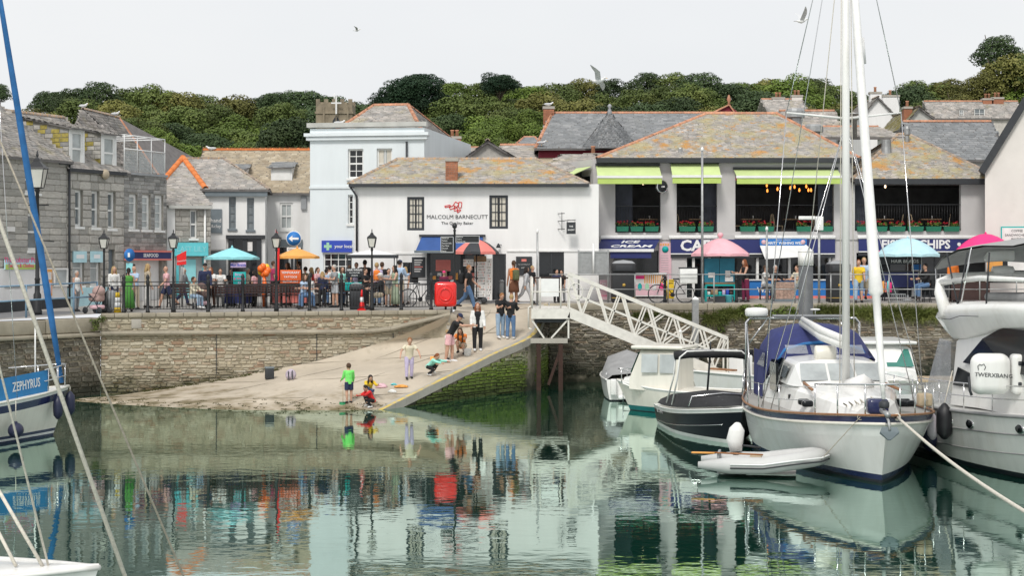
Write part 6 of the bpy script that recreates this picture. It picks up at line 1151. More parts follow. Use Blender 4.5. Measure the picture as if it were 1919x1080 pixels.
def heap(name, label, u, v, m, r, h, cat):
    p = G(u, v); t = link(name, None, None, p, 0, label, cat); rd_ = random.Random(u)
    q = MB(); rings = []
    for j, (s, z) in enumerate(((1, 0), (.95, .35), (.7, .75), (.3, 1.0))): rings.append([(r*s*math.cos(a)*rd_.uniform(.75, 1.15), r*.6*s*math.sin(a)*rd_.uniform(.75, 1.15), h*z*rd_.uniform(.8, 1.1)) for a in [2*PI*k/14 for k in range(14)]])
    q.loft(rings, m); q.build('cloth', t); MB().tube([(-r*.9, -.05, .02), (-r*.2, -r*.5, h*.7), (r*.6, -r*.3, .03)], .02, m, 6).build('fold', t)
heap('dropped_jacket', 'crumpled pink jacket dropped on the slip', 715, 727, 'menu_pink', .2, .14, 'jacket'); heap('dropped_net_bag', 'orange and red heap of crabbing gear by the yellow kerb', 752, 726, 'orange', .25, .08, 'gear'); heap('plastic_bag', 'white plastic bag near the yellow kerb', 735, 736, 'white_plastic', .15, .1, 'bag'); heap('towel', 'blue towel beside the orange gear', 738, 722, 'turquoise', .1, .06, 'towel')
def bucket(label, u, v, m, s=1.0):
    p = G(u, v); t = thing('bucket', label, 'bucket', p); MB().lathe([(.1*s, 0), (.14*s, .24*s), (.15*s, .25*s), (.13*s, .24*s), (.095*s, .02)], m, n=16).build('tub', t); MB().tube([(-.14*s, 0, .24*s), (-.1*s, 0, .36*s), (.1*s, 0, .36*s), (.14*s, 0, .24*s)], .007, 'white_plastic', 5).build('handle', t)
mat('clear_plastic', (.75, .78, .8), .15, .05, alpha=.5); bucket('clear plastic crabbing bucket in front of the crouching woman in orange', 876, 668, 'clear_plastic', 1.1); mat('orange_plastic', (.8, .3, .03), .5, .05)
p = G(814, 682); t = thing('crab_box', 'open orange plastic crabbing box behind the kneeling child in mint', 'box', p); MB().rbox(-.14, .14, -.1, .1, 0, .25, 'orange_plastic', .02, 2).build('body', t); MB().add([(-.14, -.1, .255), (.14, -.1, .255), (.16, -.2, .1), (-.12, -.2, .1)], [(0, 1, 2, 3)], 'orange_plastic').build('flap', t)
# ================================================================ landing stage, gangway, pontoon, piles
t = thing('landing_stage', 'galvanised landing stage with white panel on rusty piles', 'landing stage', (.72, 62.0, 0)); zd = 2.97
MB().box(0, 1.36, 0, 4.6, zd-.06, zd, 'alu').build('deck', t); MB().box(-.02, 1.38, -.05, -.001, zd-.36, zd+.01, 'alu').build('edge_beam', t); MB().box(.1, 1.3, .1, 4.2, zd-.5, zd-.061, 'charcoal').build('under_frame', t)
for x in (.02, .3, 1.05, 1.34): MB().tube([(x, .05, zd), (x, .05, zd+1.15)], .03, 'alu', 8).build('post', t)
for h in (1.13, .62): MB().tube([(0, .05, zd+h), (1.36, .05, zd+h)], .026, 'rust' if h > 1 else 'alu', 8).build('rail', t)
for y in (1.5, 3.0, 4.5):
    MB().tube([(.02, y, zd), (.02, y, zd+1.15)], .03, 'alu', 8).build('post', t)
for h in (1.13, .62): MB().tube([(.02, .05, zd+h), (.02, 4.5, zd+h)], .026, 'alu', 8).build('rail', t)
MB().box(.34, .98, .03, .08, zd+.45, zd+1.1, 'trim_white').build('white_panel', t)
MB().box(-.05, 1.3, .0, .16, 1.72, 1.9, 'concrete').build('cross_beam', t)
for x in (.25, 1.05): MB().box(x-.08, x+.08, .03, .19, -.6, 1.72, 'rust').build('pile', t)
MB().bar((1.05, .1, 1.5), (.6, .1, .2), .1, .1, 'rust').build('pile_brace', t)
for (a, e) in (((.0, .05, zd-.4), (.45, .08, 1.9)), ((1.3, .05, zd-.4), (.7, .08, 1.9)), ((1.33, .02, zd-.4), (1.33, .02, 1.9))): MB().bar(a, e, .06, .06, 'alu').build('brace', t)
MB().tube([(-.12, .02, zd-.7), (-.12, .02, zd+.05), (-.02, .0, zd+.1)], .03, 'alu', 8).tube([(-.12, .02, zd-.7), (0, .02, zd-.75)], .03, 'alu', 8).build('ladder_hook', t)
g = thing('gangway', 'long off-white aluminium truss gangway sloping down to the pontoon', 'gangway', (2.08, 62.0, 2.95)); Lx, dz = 5.75, -2.35; P = lambda s, y, h: Vector((Lx*s, y, dz*s+h))
for y in (0, 1.25):
    MB().bar(P(0, y, -.12), P(1, y, -.12), .1, .36, 'alu').build('bottom_chord', g); MB().bar(P(0, y, 1.3), P(1.0, y, 1.3), .1, .13, 'alu').build('top_chord', g); MB().bar(P(.02, y, .62), P(.98, y, .62), .05, .07, 'alu').build('mid_rail', g)
    n_ = 6
    for k in range(n_):
        a, c, e = k/n_, (k+.5)/n_, (k+1)/n_
        MB().bar(P(a+.01, y, 1.3), P(c, y, 0), .065, .065, 'alu').build('diagonal', g); MB().bar(P(c, y, 0), P(e-.01, y, 1.3), .05, .05, 'alu').build('diagonal', g)
        if k >= 2: MB().bar(P(c, y+.04, .02), P(min(1, c+.19), y+.04, 1.25), .05, .05, 'alu').build('diagonal', g)
    MB().bar(P(1, y, -.1), P(1, y, 1.3), .06, .06, 'alu').build('end_post', g); MB().bar(P(0, y, -.1), P(0, y, 1.3), .06, .06, 'alu').build('end_post', g)
MB().slab([P(0, .05, -.05), P(1, .05, -.05), P(1, 1.2, -.05), P(0, 1.2, -.05)], .08, 'alu').build('deck', g)
MB().tube([P(.04, -.07, 1.1)+Vector((.25*math.cos(a), 0, -.35+.3*math.sin(a))) for a in [2*PI*k/18 for k in range(18)]], .02, 'alu', 6, loop=True).build('hand_loop', g)
t = thing('pontoon', 'long timber-decked pontoon floating below the gangway', 'pontoon', (6.2, 61.2, 0)); MB().box(0, 19, 0, 2.6, -.3, .36, 'concrete').build('float', t)
for i in range(64): MB().box(i*.297+.006, (i+1)*.297-.006, -.03, 2.63, .362, .41, 'wood_pale').build('deck_board', t)
for k, (u, lb) in enumerate(((1303, 'short square galvanised pile beside the gangway'),)):
    c = W(u, 562, 65.4); t = thing('mooring_pile', lb, 'pile', (c.x, 65.4, 0)); MB().box(-.12, .12, -.12, .12, -1, c.z, 'galv').build('shaft', t); MB().lathe([(.17, c.z), (.16, c.z+.05), (.02, c.z+.12)], 'trim_white', n=4, smooth=False, M=RZ(R(45))).build('cap', t)
c = W(1510, 497, 60.9); t = thing('mooring_pile', 'thick dark grey pontoon pile with white conical cap', 'pile', (c.x, 60.9, 0)); mat('pile_grey', (.1, .105, .11), .6, .15, 3); MB().lathe([(.26, -1), (.26, c.z)], 'pile_grey', n=20).build('shaft', t); mat('cap_white', (.74, .73, .7), .6, .1, 6, stretch=(4, 4, .6), stain=[((.45, .42, .36), 2, .55, .7, .5)]); MB().lathe([(.275, c.z-.02), (.275, c.z+.47)], 'cap_white', n=20).build('sleeve', t); MB().lathe([(.285, c.z+.472), (.27, c.z+.5), (.02, c.z+.72)], 'cap_white', n=20).build('cone_cap', t)
# planters with red flowers along the balconies, tables, chairs and lamps of the dining room
f = FR
def planter(x0, x1, z, idx):
    p = f.world((x0+x1)/2, -.02, z); t = thing('flower_box', 'x', 'flower box', p, f.rz, 'green balcony flower boxes'); w = (x1-x0)/2; MB().loft([[(-w*.9, -.11, 0), (w*.9, -.11, 0), (w*.9, .06, 0), (-w*.9, .06, 0)], [(-w, -.14, .21), (w, -.14, .21), (w, .07, .21), (-w, .07, .21)]], 'green_plastic', smooth=False).build('trough', t)
    rg = np.random.default_rng(idx); cl = [((rg.uniform(-w*.85, w*.85), rg.uniform(-.08, .03), .24+rg.uniform(0, .08)), (.09, .07, .08)) for k in range(9)]; V, Fq = leaf_cloud(cl, 900, .05, rg); link('leaves', npmesh('leaves', V, Fq, ['leaf_bright']), t)
    cl = [((rg.uniform(-w*.9, w*.9), rg.uniform(-.1, .03), .3+rg.uniform(0, .12)), (.05, .045, .045)) for k in range(7+idx % 4)]; V, Fq = leaf_cloud(cl, 2600, .035, rg); link('flowers', npmesh('flowers', V, Fq, ['flower_red']), t)
    return t
spots = [(1155, 1178), (1181, 1205), (1208, 1234), (1272, 1303), (1307, 1337), (1386, 1415), (1420, 1450), (1492, 1520), (1536, 1560), (1605, 1628), (1632, 1662), (1666, 1696), (1700, 1730), (1734, 1763), (1767, 1797)]
names = ['first opening by the alley', 'first opening, middle trough', 'first opening beside the round sign pier', 'second opening, alley side', 'second opening, far side', 'wide opening beside the first pier', 'wide opening with the fullest red blooms', 'wide opening behind the lamp arm', 'wide opening at its mast-side pier', 'wing opening behind the mast', 'wing opening second along from the mast', 'wing opening third along from the mast', 'wing opening fourth along from the mast', 'wing opening fifth along from the mast', 'wing opening against the end pier']
for i, (u0, u1) in enumerate(spots):
    zz = f.px(1400, 434)[1]; t = planter(f.px(u0, 0)[0], f.px(u1, 0)[0], zz+.0, i); t['label'] = 'green trough of red geraniums in the '+names[i]
def cafe_table(x, y, rz=0, lb=''):
    p = f.world(x, y, zfl); t = thing('cafe_table', lb, 'table', p, rz, 'dining room tables'); MB().box(-.42, .42, -.35, .35, .72, .76, 'wood_mid').build('table_top', t); MB().tube([(0, 0, 0), (0, 0, .72)], .04, 'black_iron', 8).build('pedestal', t); MB().box(-.25, .25, -.25, .25, 0, .03, 'black_iron').build('base', t); MB().lathe([(.03, .76), (.03, .9)], 'paper', (.1, 0, 0), 8).build('bottle', t)
mat('bentwood', (.5, .38, .24), .5, .1, 5)
def chair_proto():
    t = thing('cafe_chair', 'x', 'chair', group='bentwood dining chairs'); MB().lathe([(.2, .44), (.21, .46), (.2, .48)], 'bentwood', n=14).build('seat', t)
    for x, y in ((-.16, -.16), (.16, -.16)): MB().tube([(x, y, .45), (x*1.15, y*1.15, 0)], .016, 'bentwood', 6).build('leg', t)
    for x in (-.17, .17): MB().tube([(x*1.1, .2, 0), (x, .17, .45), (x*1.05, .22, .8), (x*.8, .24, .92)], .016, 'bentwood', 6).build('leg', t)
    MB().tube([(-.16, .23, .9), (-.08, .25, .96), (.08, .25, .96), (.16, .23, .9)], .018, 'bentwood', 6).build('back_rail', t); MB().tube([(-.15, .22, .78), (.15, .2, .5)], .01, 'bentwood', 5).tube([(.15, .22, .78), (-.15, .2, .5)], .01, 'bentwood', 5).build('cross_back', t); MB().tube([(.16*math.cos(a), .16*math.sin(a), .3) for a in [2*PI*k/12 for k in range(12)]], .01, 'bentwood', 5, loop=True).build('foot_ring', t); return t
cp = chair_proto(); first = True
tabs = [(1213, .95, 'table in the first opening'), (1308, .9, 'table in the second opening'), (1407, .95, 'table in the wide opening nearest the pier'), (1487, .95, 'table in the wide opening behind the lamp arm'), (1653, .95, 'table in the wing opening behind the furled sail'), (1742, .95, 'table in the wing opening by the end pier')]
for i, (u, y, lb) in enumerate(tabs):
    x = f.px(u, 0, y)[0]; cafe_table(x, y, f.rz, 'square wooden dining '+lb)
    for s, nm in ((-1, 'alley-side'), (1, 'far-side')):
        p = f.world(x+s*.66, y+.1*s, zfl); lb2 = 'pale bentwood chair, '+nm+' of the '+lb
        if first: cp.location = p; cp.rotation_euler = (0, 0, -s*R(100)); cp['label'] = lb2; first = False
        else: dup(cp, p, -s*R(90+8*(i % 3)), lb2)
bl = [(1437, 348), (1438, 358), (1457, 355), (1481, 353), (1489, 351), (1498, 357), (1511, 350), (1515, 357), (1520, 357), (1447, 339), (1301, 340), (1335, 341), (1205, 344), (1659, 350)]
for i, (u, v) in enumerate(bl):
    x, z = f.px(u, v, 1.6); p = f.world(x, 1.6, z); t = thing('pendant_lamp', 'glowing filament pendant lamp in the dining room' if i < 10 else ['bulb in the second opening, alley side', 'bulb in the second opening, far side', 'bulb in the first opening', 'single bulb in the wing opening'][i-10]+' of the dining room', 'lamp', p, 0, 'dining room pendant lamps' if i < 10 else None); MB().lathe([(.015, .1), (.03, .06), (.042, 0), (.03, -.04), (.01, -.06)], 'bulb' if i < 9 else 'bulb_white', n=10).build('bulb', t); MB().tube([(0, 0, .1), (0, 0, max(.3, ze2-.14-z))], .008, 'black_iron', 4).build('cord', t)
# plants growing on the right wall and in the left corner
def tuft(label, u, v, Y, n, w, h, m='grass', name='wall_plant', blades=True, seed=1):
    c = W(u, v, Y); rg = np.random.default_rng(seed+int(u)); t = thing(name, label, 'plant', c); k = n
    if blades:
        b0 = np.stack([rg.uniform(-w, w, k), rg.uniform(-.06, .05, k), rg.uniform(-h*.35, h*.2, k)], 1); d = np.stack([rg.normal(0, .35, k), -abs(rg.normal(.25, .25, k)), rg.normal(.25, .5, k)], 1); d /= np.linalg.norm(d, axis=1)[:, None]; ln = h*(.35+.5*rg.random(k))[:, None]; s = np.cross(d, rg.normal(0, 1, (k, 3))); s /= np.linalg.norm(s, axis=1)[:, None]; s *= .012
        tip = b0+d*ln+np.array([0, 0, -.15])*ln; V = np.stack([b0-s, b0+s, tip+s*.3, tip-s*.3], 1).reshape(-1, 3); link('blades', npmesh('blades', V, np.arange(4*k).reshape(-1, 4), [m]), t)
    else:
        cl = [((rg.uniform(-w, w), rg.uniform(-.15, .05), rg.uniform(-h, h*.7)), (.16, .12, .13)) for q in range(int(14*w/.4))]; V, Fq = leaf_cloud(cl, 900, .075, rg); link('leaves', npmesh('leaves', V, Fq, [m]), t)
    MB().tube([(0, .1, -.1), (0, -.02, .05)], .02, 'bark', 5).build('root', t)
YW = QR-.05
for u, v, n_, w, h, m_, bl_, lb in ((1410, 583, 0, .5, .22, 'leaf_bright', False, 'leafy yellow-green plant on the wall left of the white-capped pile'), (1468, 583, 0, .42, .2, 'leaf_bright', False, 'leafy plant on the wall right of the radar dome'), (1340, 596, 700, .45, .5, 'grass', True, 'wispy dry grass on the wall beside the slim pole'), (1378, 587, 900, .6, .45, 'grass', True, 'long grass on the wall left of the leafy plant'), (1560, 583, 1300, .7, .45, 'grass', True, 'thick grass on the wall beside the service pole'), (1625, 585, 1300, .75, .5, 'grass', True, 'thick grass on the wall behind the mast'), (1690, 586, 1300, .75, .5, 'grass', True, 'thick grass on the wall under the braiding stall'), (1750, 588, 900, .6, .55, 'grass', True, 'thick grass on the wall beside the motor yacht'), (1350, 605, 300, .2, .45, 'leaf_oak', False, 'small green clump hanging low on the wall'), (1215, 590, 500, .6, .3, 'grass', True, 'thin grass on the wall behind the gangway'), (1280, 592, 500, .5, .35, 'grass', True, 'thin grass on the wall beside the short square pile')):
    tuft(lb, u, v, YW, n_, w, h, m_, blades=bl_)
tuft('bushy green weed in the corner of the quay wall', 184, 606, 59.7, 0, .22, .28, 'leaf_oak', blades=False)
# ================================================================ boats
mat('gel_white', (.78, .775, .75), .25, .03, 2, coat=.3, stretch=(2.5, 2.5, .35), stain=[((.5, .46, .38), 1.1, .54, .8, .4)]); mat('gel_cream', (.75, .72, .64), .3, .04, 2, coat=.2, stretch=(2.5, 2.5, .35), stain=[((.46, .4, .3), 1.2, .54, .8, .45)]); mat('gel_grey', (.7, .695, .67), .3, .04, 1.5, coat=.2, stretch=(2.2, 2.2, .3), stain=[((.46, .43, .35), .9, .54, .8, .45)])
mat('gel_black', (.008, .009, .015), .3, .05, 2, spec=.3); mat('gel_navy', (.018, .024, .085), .25, .06, 2, coat=.3); mat('antifoul', (.02, .022, .03), .6, .2); mat('teal_boot', (.01, .16, .16), .4, .1); mat('teak', (.27, .13, .06), .6, .2, 6, stretch=(1, 8, 1)); mat('deck_grey', (.32, .31, .29), .8, .1, 6)
mat('canvas_navy', (.022, .03, .13), .8, .15, 3, bump=.3, bscale=8); mat('canvas_blue', (.025, .14, .36), .8, .15, 3, bump=.3, bscale=8); mat('dodger_blue', (.03, .22, .5), .8, .1, 3); mat('canvas_black', (.02, .02, .022), .85, .2, 4, bump=.3, bscale=8, stain=[((.3, .3, .3), 9, .66, .72, .7)]); mat('canvas_grey', (.33, .33, .325), .85, .12, 3, bump=.3, bscale=8); mat('canvas_silver', (.27, .27, .27), .8, .1, 3); mat('clear_vinyl', (.5, .52, .54), .12, .15, 3, alpha=.45); mat('sail_white', (.76, .75, .73), .7, .05, 4, bump=.3)
mat('smoke_glass', (.008, .01, .012), .12, 0, spec=.3); mat('green_glass', (.05, .2, .16), .1, .1, spec=.5); mat('fender_navy', (.015, .018, .05), .45, .1); mat('fender_black', (.012, .012, .015), .5, .1); mat('fender_white', (.5, .46, .5), .6, .15); mat('rope', (.62, .58, .5), .9, .15, 30); mat('rope_dirty', (.42, .37, .3), .9, .2, 30); mat('hypalon', (.52, .52, .51), .55, .05, 2); mat('varnish', (.3, .12, .04), .3, .15, 6)
def sstep(a, b, x): x = min(1, max(0, (x-a)/(b-a))); return x*x*(3-2*x)
class Hull:
    def __init__(s, L, B, zs, zb, rake=.5, stern=.8, n=2.3, pm=.16, pb=.75, draft=.35, tm=.42, sag=.12): s.__dict__.update(locals())
    def beam(s, t):
        if t < s.tm: return s.B/2*(s.stern+(1-s.stern)*math.sin(PI/2*t/s.tm))
        return s.B/2*max(0.0, 1-((t-s.tm)/(1-s.tm))**s.n)
    def sheer(s, t): return s.zs+(s.zb-s.zs)*t**1.6-s.sag*math.sin(PI*t)
    def pt(s, t, side, z):
        sh = s.sheer(t); f = max(0, (z+s.draft)/(sh+s.draft)); p = s.pm+(s.pb-s.pm)*sstep(.35, 1, t)
        return Vector((side*s.beam(t)*f**p, s.L*t-s.rake*(1-max(-.2, z)/sh)*t**5, z))
    def shell(s, parent, bands, N=26, nm='hull'):
        """bands: (lower z, upper z, material); z given as a number or as ('s', offset from the sheer)"""
        zz = lambda q, t: s.sheer(t)+q[1] if isinstance(q, tuple) else min(q, s.sheer(t))
        for bi, (z0, z1, m, *name) in enumerate(bands):
            mb = MB()
            for side in (-1, 1):
                k = 5; mb.grid([[tuple(s.pt(i/N, side, zz(z0, i/N)+(zz(z1, i/N)-zz(z0, i/N))*j/k)) for j in range(k+1)][::side] for i in range(N+1)], m)
            a = [s.pt(0, -1, zz(z0, 0)), s.pt(0, 1, zz(z0, 0)), s.pt(0, 1, zz(z1, 0)), s.pt(0, -1, zz(z1, 0))]; mb.add([tuple(p) for p in a], [(0, 1, 2, 3)], m); mb.build(name[0] if name else nm, parent)
    def deck(s, parent, m, drop=.03, t0=0, t1=1, N=22, camber=.05):
        mb = MB(); rows = []
        for i in range(N+1):
            t = t0+(t1-t0)*i/N; a = s.pt(t, -1, s.sheer(t)); b_ = s.pt(t, 1, s.sheer(t)); rows.append([tuple(a.lerp(b_, k/6)+Vector((0, 0, -drop+camber*math.sin(PI*k/6)))) for k in range(7)])
        mb.grid(rows, m); return mb.build('deck', parent)
    def rail(s, parent, r, m, off=0.0, t0=0, t1=1, nm='rub_rail', out=.0, N=30):
        for side in (-1, 1): MB().tube([s.pt(t0+(t1-t0)*i/N, side, s.sheer(t0+(t1-t0)*i/N)+off)+Vector((side*out, 0, 0)) for i in range(N+1)], r, m, 6).build(nm, parent)
def house(parent, nm, secs, m):     # cabin lofted through sections (y, half width low, half width high, z low, z high)
    rings = []
    for y, a, b_, z0, z1 in secs:
        r = min(.1, (z1-z0)*.4); rings.append([(-a, y, z0), (-b_, y, z1-r), (-b_+r, y, z1-r*.25), (-b_*.4, y, z1+.04), (b_*.4, y, z1+.04), (b_-r, y, z1-r*.25), (b_, y, z1-r), (a, y, z0)])
    mb = MB(); mb.loft(rings, m, smooth=False); return mb.build(nm, parent)
def quadpart(parent, nm, pts, m, off=(0, 0, 0)): return MB().add([tuple(Vector(p)+Vector(off)) for p in pts], [tuple(range(len(pts)))], m).build(nm, parent)
def boat(name, label, cat, at, heading): return thing(name, label, cat, (at[0], at[1], 0), math.atan2(-heading[0], heading[1]))
def fender(label, p, r, h, m, ball=False, rope_to=None):
    t = thing('fender', label, 'fender', p); pr = [(.02, h/2), (r*.35, h*.46), (r*.92, h*.3), (r, h*.1), (r, -h*.15), (r*.9, -h*.33), (r*.4, -h*.47), (.02, -h/2)]
    if ball: MB().ell((0, 0, 0), (r, r, r), m, 16, 12).lathe([(.05, r*.9), (.04, r*1.15)], m, n=8).build('ball', t)
    else: MB().lathe(pr, m, n=14).build('body', t)
    if rope_to: MB().tube([(0, 0, h/2), tuple(Vector(rope_to)-Vector(p))], .012, 'rope', 5).build('lanyard', t)
# ---- sailing yacht in the middle of the berths
b = boat('sailing_yacht', 'beamy pale grey ketch-bowed yacht with navy sheer band and blue cockpit tent', 'yacht', (7.82, 46.2), (0, -1)); H = Hull(10.6, 4.05, 1.22, 1.45, .55, .72, 2.9, .13, .55, .5, .4); b['label'] = 'beamy pale grey sailing yacht with navy sheer band and blue cockpit tent'
H.shell(b, [(-.5, .06, 'antifoul', 'bottom'), (.06, .18, 'gel_navy', 'boot_top'), (.18, ('s', -.42), 'gel_grey'), (('s', -.42), ('s', -.14), 'gel_white', 'topsides'), (('s', -.14), ('s', .0), 'gel_navy', 'sheer_band')]); H.deck(b, 'deck_grey', .02); H.rail(b, .04, 'gel_cream', -.16, nm='rub_rail', out=.015); H.rail(b, .028, 'teak', .03, nm='toe_rail')
house(b, 'coachroof', [(9.0, .35, .3, 1.3, 1.5), (8.2, .8, .7, 1.28, 1.66), (6.2, 1.3, 1.15, 1.2, 1.76), (2.5, 1.42, 1.25, 1.15, 1.8)], 'gel_white'); wh = house(b, 'wheelhouse', [(6.0, 1.1, 1.0, 1.74, 1.78), (5.2, 1.22, 1.02, 1.74, 2.3), (2.6, 1.25, 1.08, 1.76, 2.36)], 'gel_white')
for a, c in ((-1.0, -.36), (-.3, .3), (.36, 1.0)): quadpart(wh, 'windscreen', [(a, 5.88, 1.87), (c, 5.88, 1.87), (c*.94, 5.32, 2.24), (a*.94, 5.32, 2.24)], 'glass_pale', (0, .035, .02))
for s in (-1, 1):
    for y0, y1 in ((3.0, 3.8), (4.0, 4.9)): quadpart(wh, 'side_window', [(s*1.2, y0, 1.88), (s*1.2, y1, 1.88), (s*1.06, y1, 2.2), (s*1.09, y0, 2.2)], 'glass_mid', (s*.03, 0, 0))
    for y in (7.0, 7.5, 5.6): MB().rbox(s*1.0, s*1.25, y-.1, y+.1, 1.4, 1.54, 'smoke_glass', .04, 2).build('porthole', b)
    MB().tube([(s*.9, 5.2, 1.86), (s*1.0, 7.4, 1.78)], .035, 'teak', 6).build('grab_rail', b)
MB().box(1.3, 1.36, 3.4, 4.4, 1.5, 2.2, 'smoke_glass').build('solar_panel', b)
# cockpit tent: frame sections of blue canvas with clear panes
tent = []
for y, w, z in ((.9, 1.25, 2.95), (1.6, 1.32, 3.08), (2.5, 1.3, 3.0), (3.3, 1.2, 2.62), (3.75, 1.12, 2.36)):
    tent.append([(-w-.1, y, 1.55 if y < 3 else 2.25), (-w, y, z-.55 if y < 3.5 else z-.05), (-w*.8, y, z-.16), (-w*.4, y, z-.02), (0, y, z+.03), (w*.4, y, z-.02), (w*.8, y, z-.16), (w, y, z-.55 if y < 3.5 else z-.05), (w+.1, y, 1.55 if y < 3 else 2.25)])
ct = MB().grid(tent, 'canvas_navy').build('cockpit_tent', b); MB().tube([tuple(Vector(p)+Vector((0, .02, .02))) for p in tent[3][1:-1]], .05, 'canvas_blue', 6).build('tent_band', ct)
for a, c in ((-.95, -.42), (-.3, .35), (.45, .98)): quadpart(ct, 'tent_window', [(a, 3.72, 2.36), (c, 3.72, 2.36), (c, 3.36, 2.56), (a, 3.36, 2.56)], 'clear_vinyl', (0, .03, .04))
for s in (-1, 1): quadpart(ct, 'tent_window', [(s*1.33, 1.2, 2.0), (s*1.33, 2.6, 2.0), (s*1.3, 2.6, 2.35), (s*1.3, 1.2, 2.35)], 'clear_vinyl', (s*.06, 0, 0))
quadpart(ct, 'tent_side', [(1.36, .9, 1.2), (1.36, 2.5, 1.2), (1.3, 2.5, 2.4), (1.35, .9, 2.4)], 'canvas_navy', (.05, 0, 0))
# gantry with radar
q = MB()
for s in (-1, 1): q.tube([(s*1.52, .25, 1.2), (s*1.52, .25, 3.05), (s*1.42, .25, 3.17), (s*1.2, .25, 3.17)], .035, 'steel', 8).tube([(s*1.5, .25, 2.4), (s*.95, .25, 3.16)], .022, 'steel', 6).tube([(s*1.5, 1.0, 1.2), (s*1.5, .3, 3.0)], .02, 'steel', 6)
q.tube([(-1.3, .25, 3.17), (1.3, .25, 3.17)], .035, 'steel', 8); gn = q.build('gantry', b); MB().lathe([(.28, 0), (.31, .05), (.31, .17), (.27, .22), (.05, .24)], 'gel_white', (1.24, .25, 3.22), 18).build('radar_dome', gn); MB().box(-1.2, .8, .1, .4, 3.21, 3.26, 'grey_plastic').build('panel', gn); MB().ell((-.35, .2, 3.4), (.14, .09, .03), 'gel_white', 12, 6).tube([(-.35, .2, 3.25), (-.35, .2, 3.4)], .012, 'steel', 5).build('antenna', gn)
# rig
my = 6.2; mt = 14.2; mast = MB().tube([(0, my, 1.7), (0, my, mt)], [.095, .085], 'gel_white', 10).build('mast', b); q = MB(); zsp = 8.05
for s in (-1, 1): q.tube([(0, my, zsp), (s*1.35, my-.25, zsp+.16)], [.035, .022], 'gel_white', 6)
q.build('spreaders', mast); MB().tube([(0, my-.1, 2.72), (.22, my-1.9, 2.85), (.35, my-4.0, 3.1)], [.1, .11, .09], 'gel_white', 10).build('boom', mast); MB().tube([(.0, my-.2, 2.85), (.22, my-1.9, 3.0), (.35, my-3.9, 3.22)], [.1, .1, .06], 'sail_white', 8).build('sail_cover', mast)
fb, ft = Vector((0, 10.35, 1.55)), Vector((0, my+.1, 13.6)); fp = lambda t: fb.lerp(ft, t); MB().tube([fp(.02), fp(.07), fp(.14), fp(.2), fp(.205), fp(.25), fp(.4), fp(.7), fp(.95)], [.04, .075, .08, .09, .16, .125, .11, .095, .05], 'sail_white', 10).build('furled_headsail', mast); MB().lathe([(.09, 0), (.11, .03), (.11, .12), (.05, .16)], 'charcoal', tuple(fp(.005)), 12).build('furling_drum', mast)
MB().tube([(-.3, my+.25, 9.3), (-.25, my+.25, 9.9)], .13, 'sail_white', 8).build('radar_reflector', mast)
for i, (x, y, z0, xt, yt, zt_) in enumerate(((-1.9, my-.3, 1.2, -1.35, my-.25, zsp+.15), (1.9, my-.3, 1.2, 1.35, my-.25, zsp+.15), (-1.35, my-.25, zsp+.15, 0, my, mt), (1.35, my-.25, zsp+.15, 0, my, mt), (-1.85, my-.9, 1.2, 0, my, zsp-.1), (1.85, my-.9, 1.2, 0, my, zsp-.1), (-1.85, my+.5, 1.2, 0, my, zsp-.1), (1.85, my+.5, 1.2, 0, my, zsp-.1), (-1.2, .2, 1.2, 0, my, mt), (1.2, .2, 1.2, 0, my, mt), (-.18, my+.1, 1.8, -.1, my, 13), (.16, my+.1, 1.8, .1, my, 13), (.35, my-4, 3.15, 0, my, 13.5))):
    MB().tube([(x, y, z0), (xt, yt, zt_)], .011, 'steel' if i < 10 else 'rope', 4).build('stay', mast)
MB().lathe([(.05, -.33), (.24, -.31), (.26, -.27), (.26, .27), (.24, .31), (.05, .33)], 'gel_cream', M=TR(.25, 4.9, 2.46) @ Matrix.Scale(.78, 4) @ RY(R(90)), n=16).build('liferaft_canister', b); MB().tube([(.0, my+.2, 1.78), (-.35, my+.5, 1.9), (-.5, my+.2, 1.82)], [.16, .2, .14], 'sail_white', 8).build('folded_sail', b)
# pulpit, stanchions and lifelines
q = MB(); top = [H.pt(t, s, H.sheer(t))+Vector((0, 0, .68)) for s, ts in ((-1, (.84, .9, .95, .985)), (1, (.985, .95, .9, .84))) for t in ts]; q.tube(top, .022, 'steel', 6)
for s in (-1, 1):
    for t in (.84, .9, .96): q.tube([H.pt(t, s, H.sheer(t)), H.pt(t, s, H.sheer(t))+Vector((0, 0, .68))], .018, 'steel', 6)
q.build('pulpit', b)
for s in (-1, 1):
    for t in (.1, .25, .4, .55, .7): MB().tube([H.pt(t, s, H.sheer(t)), H.pt(t, s, H.sheer(t))+Vector((0, 0, .64))], .014, 'steel', 6).build('stanchion', b)
    for h in (.32, .62): MB().tube([H.pt(.03+.81*i/14, s, H.sheer(.03+.81*i/14))+Vector((0, 0, h)) for i in range(15)], .007, 'steel', 4).build('lifeline', b)
MB().tube([(0, 10.1, 1.55), (0, 10.7, 1.5)], .06, 'galv', 8).build('bow_roller', b); MB().tube([(0, 10.4, 1.5), (0, 10.75, 1.38), (0, 10.85, 1.2)], .03, 'galv', 6).loft([[(-.16, 10.82, 1.26), (.16, 10.82, 1.26), (.16, 10.8, 1.23), (-.16, 10.8, 1.23)], [(-.2, 10.84, 1.16), (.2, 10.84, 1.16), (.2, 10.8, 1.12), (-.2, 10.8, 1.12)], [(-.03, 10.84, 1.0), (.03, 10.84, 1.0), (.03, 10.8, .98), (-.03, 10.8, .98)]], 'win_grey', smooth=False).build('anchor', b)
MB().rbox(-.25, .2, 9.3, 9.7, 1.42, 1.75, 'gel_navy', .08, 3).build('windlass_cover', b); MB().rbox(-1.45, -1.15, 8.3, 8.6, 1.5, 1.78, 'wood_pale', .04, 2).build('wicker_box', b)
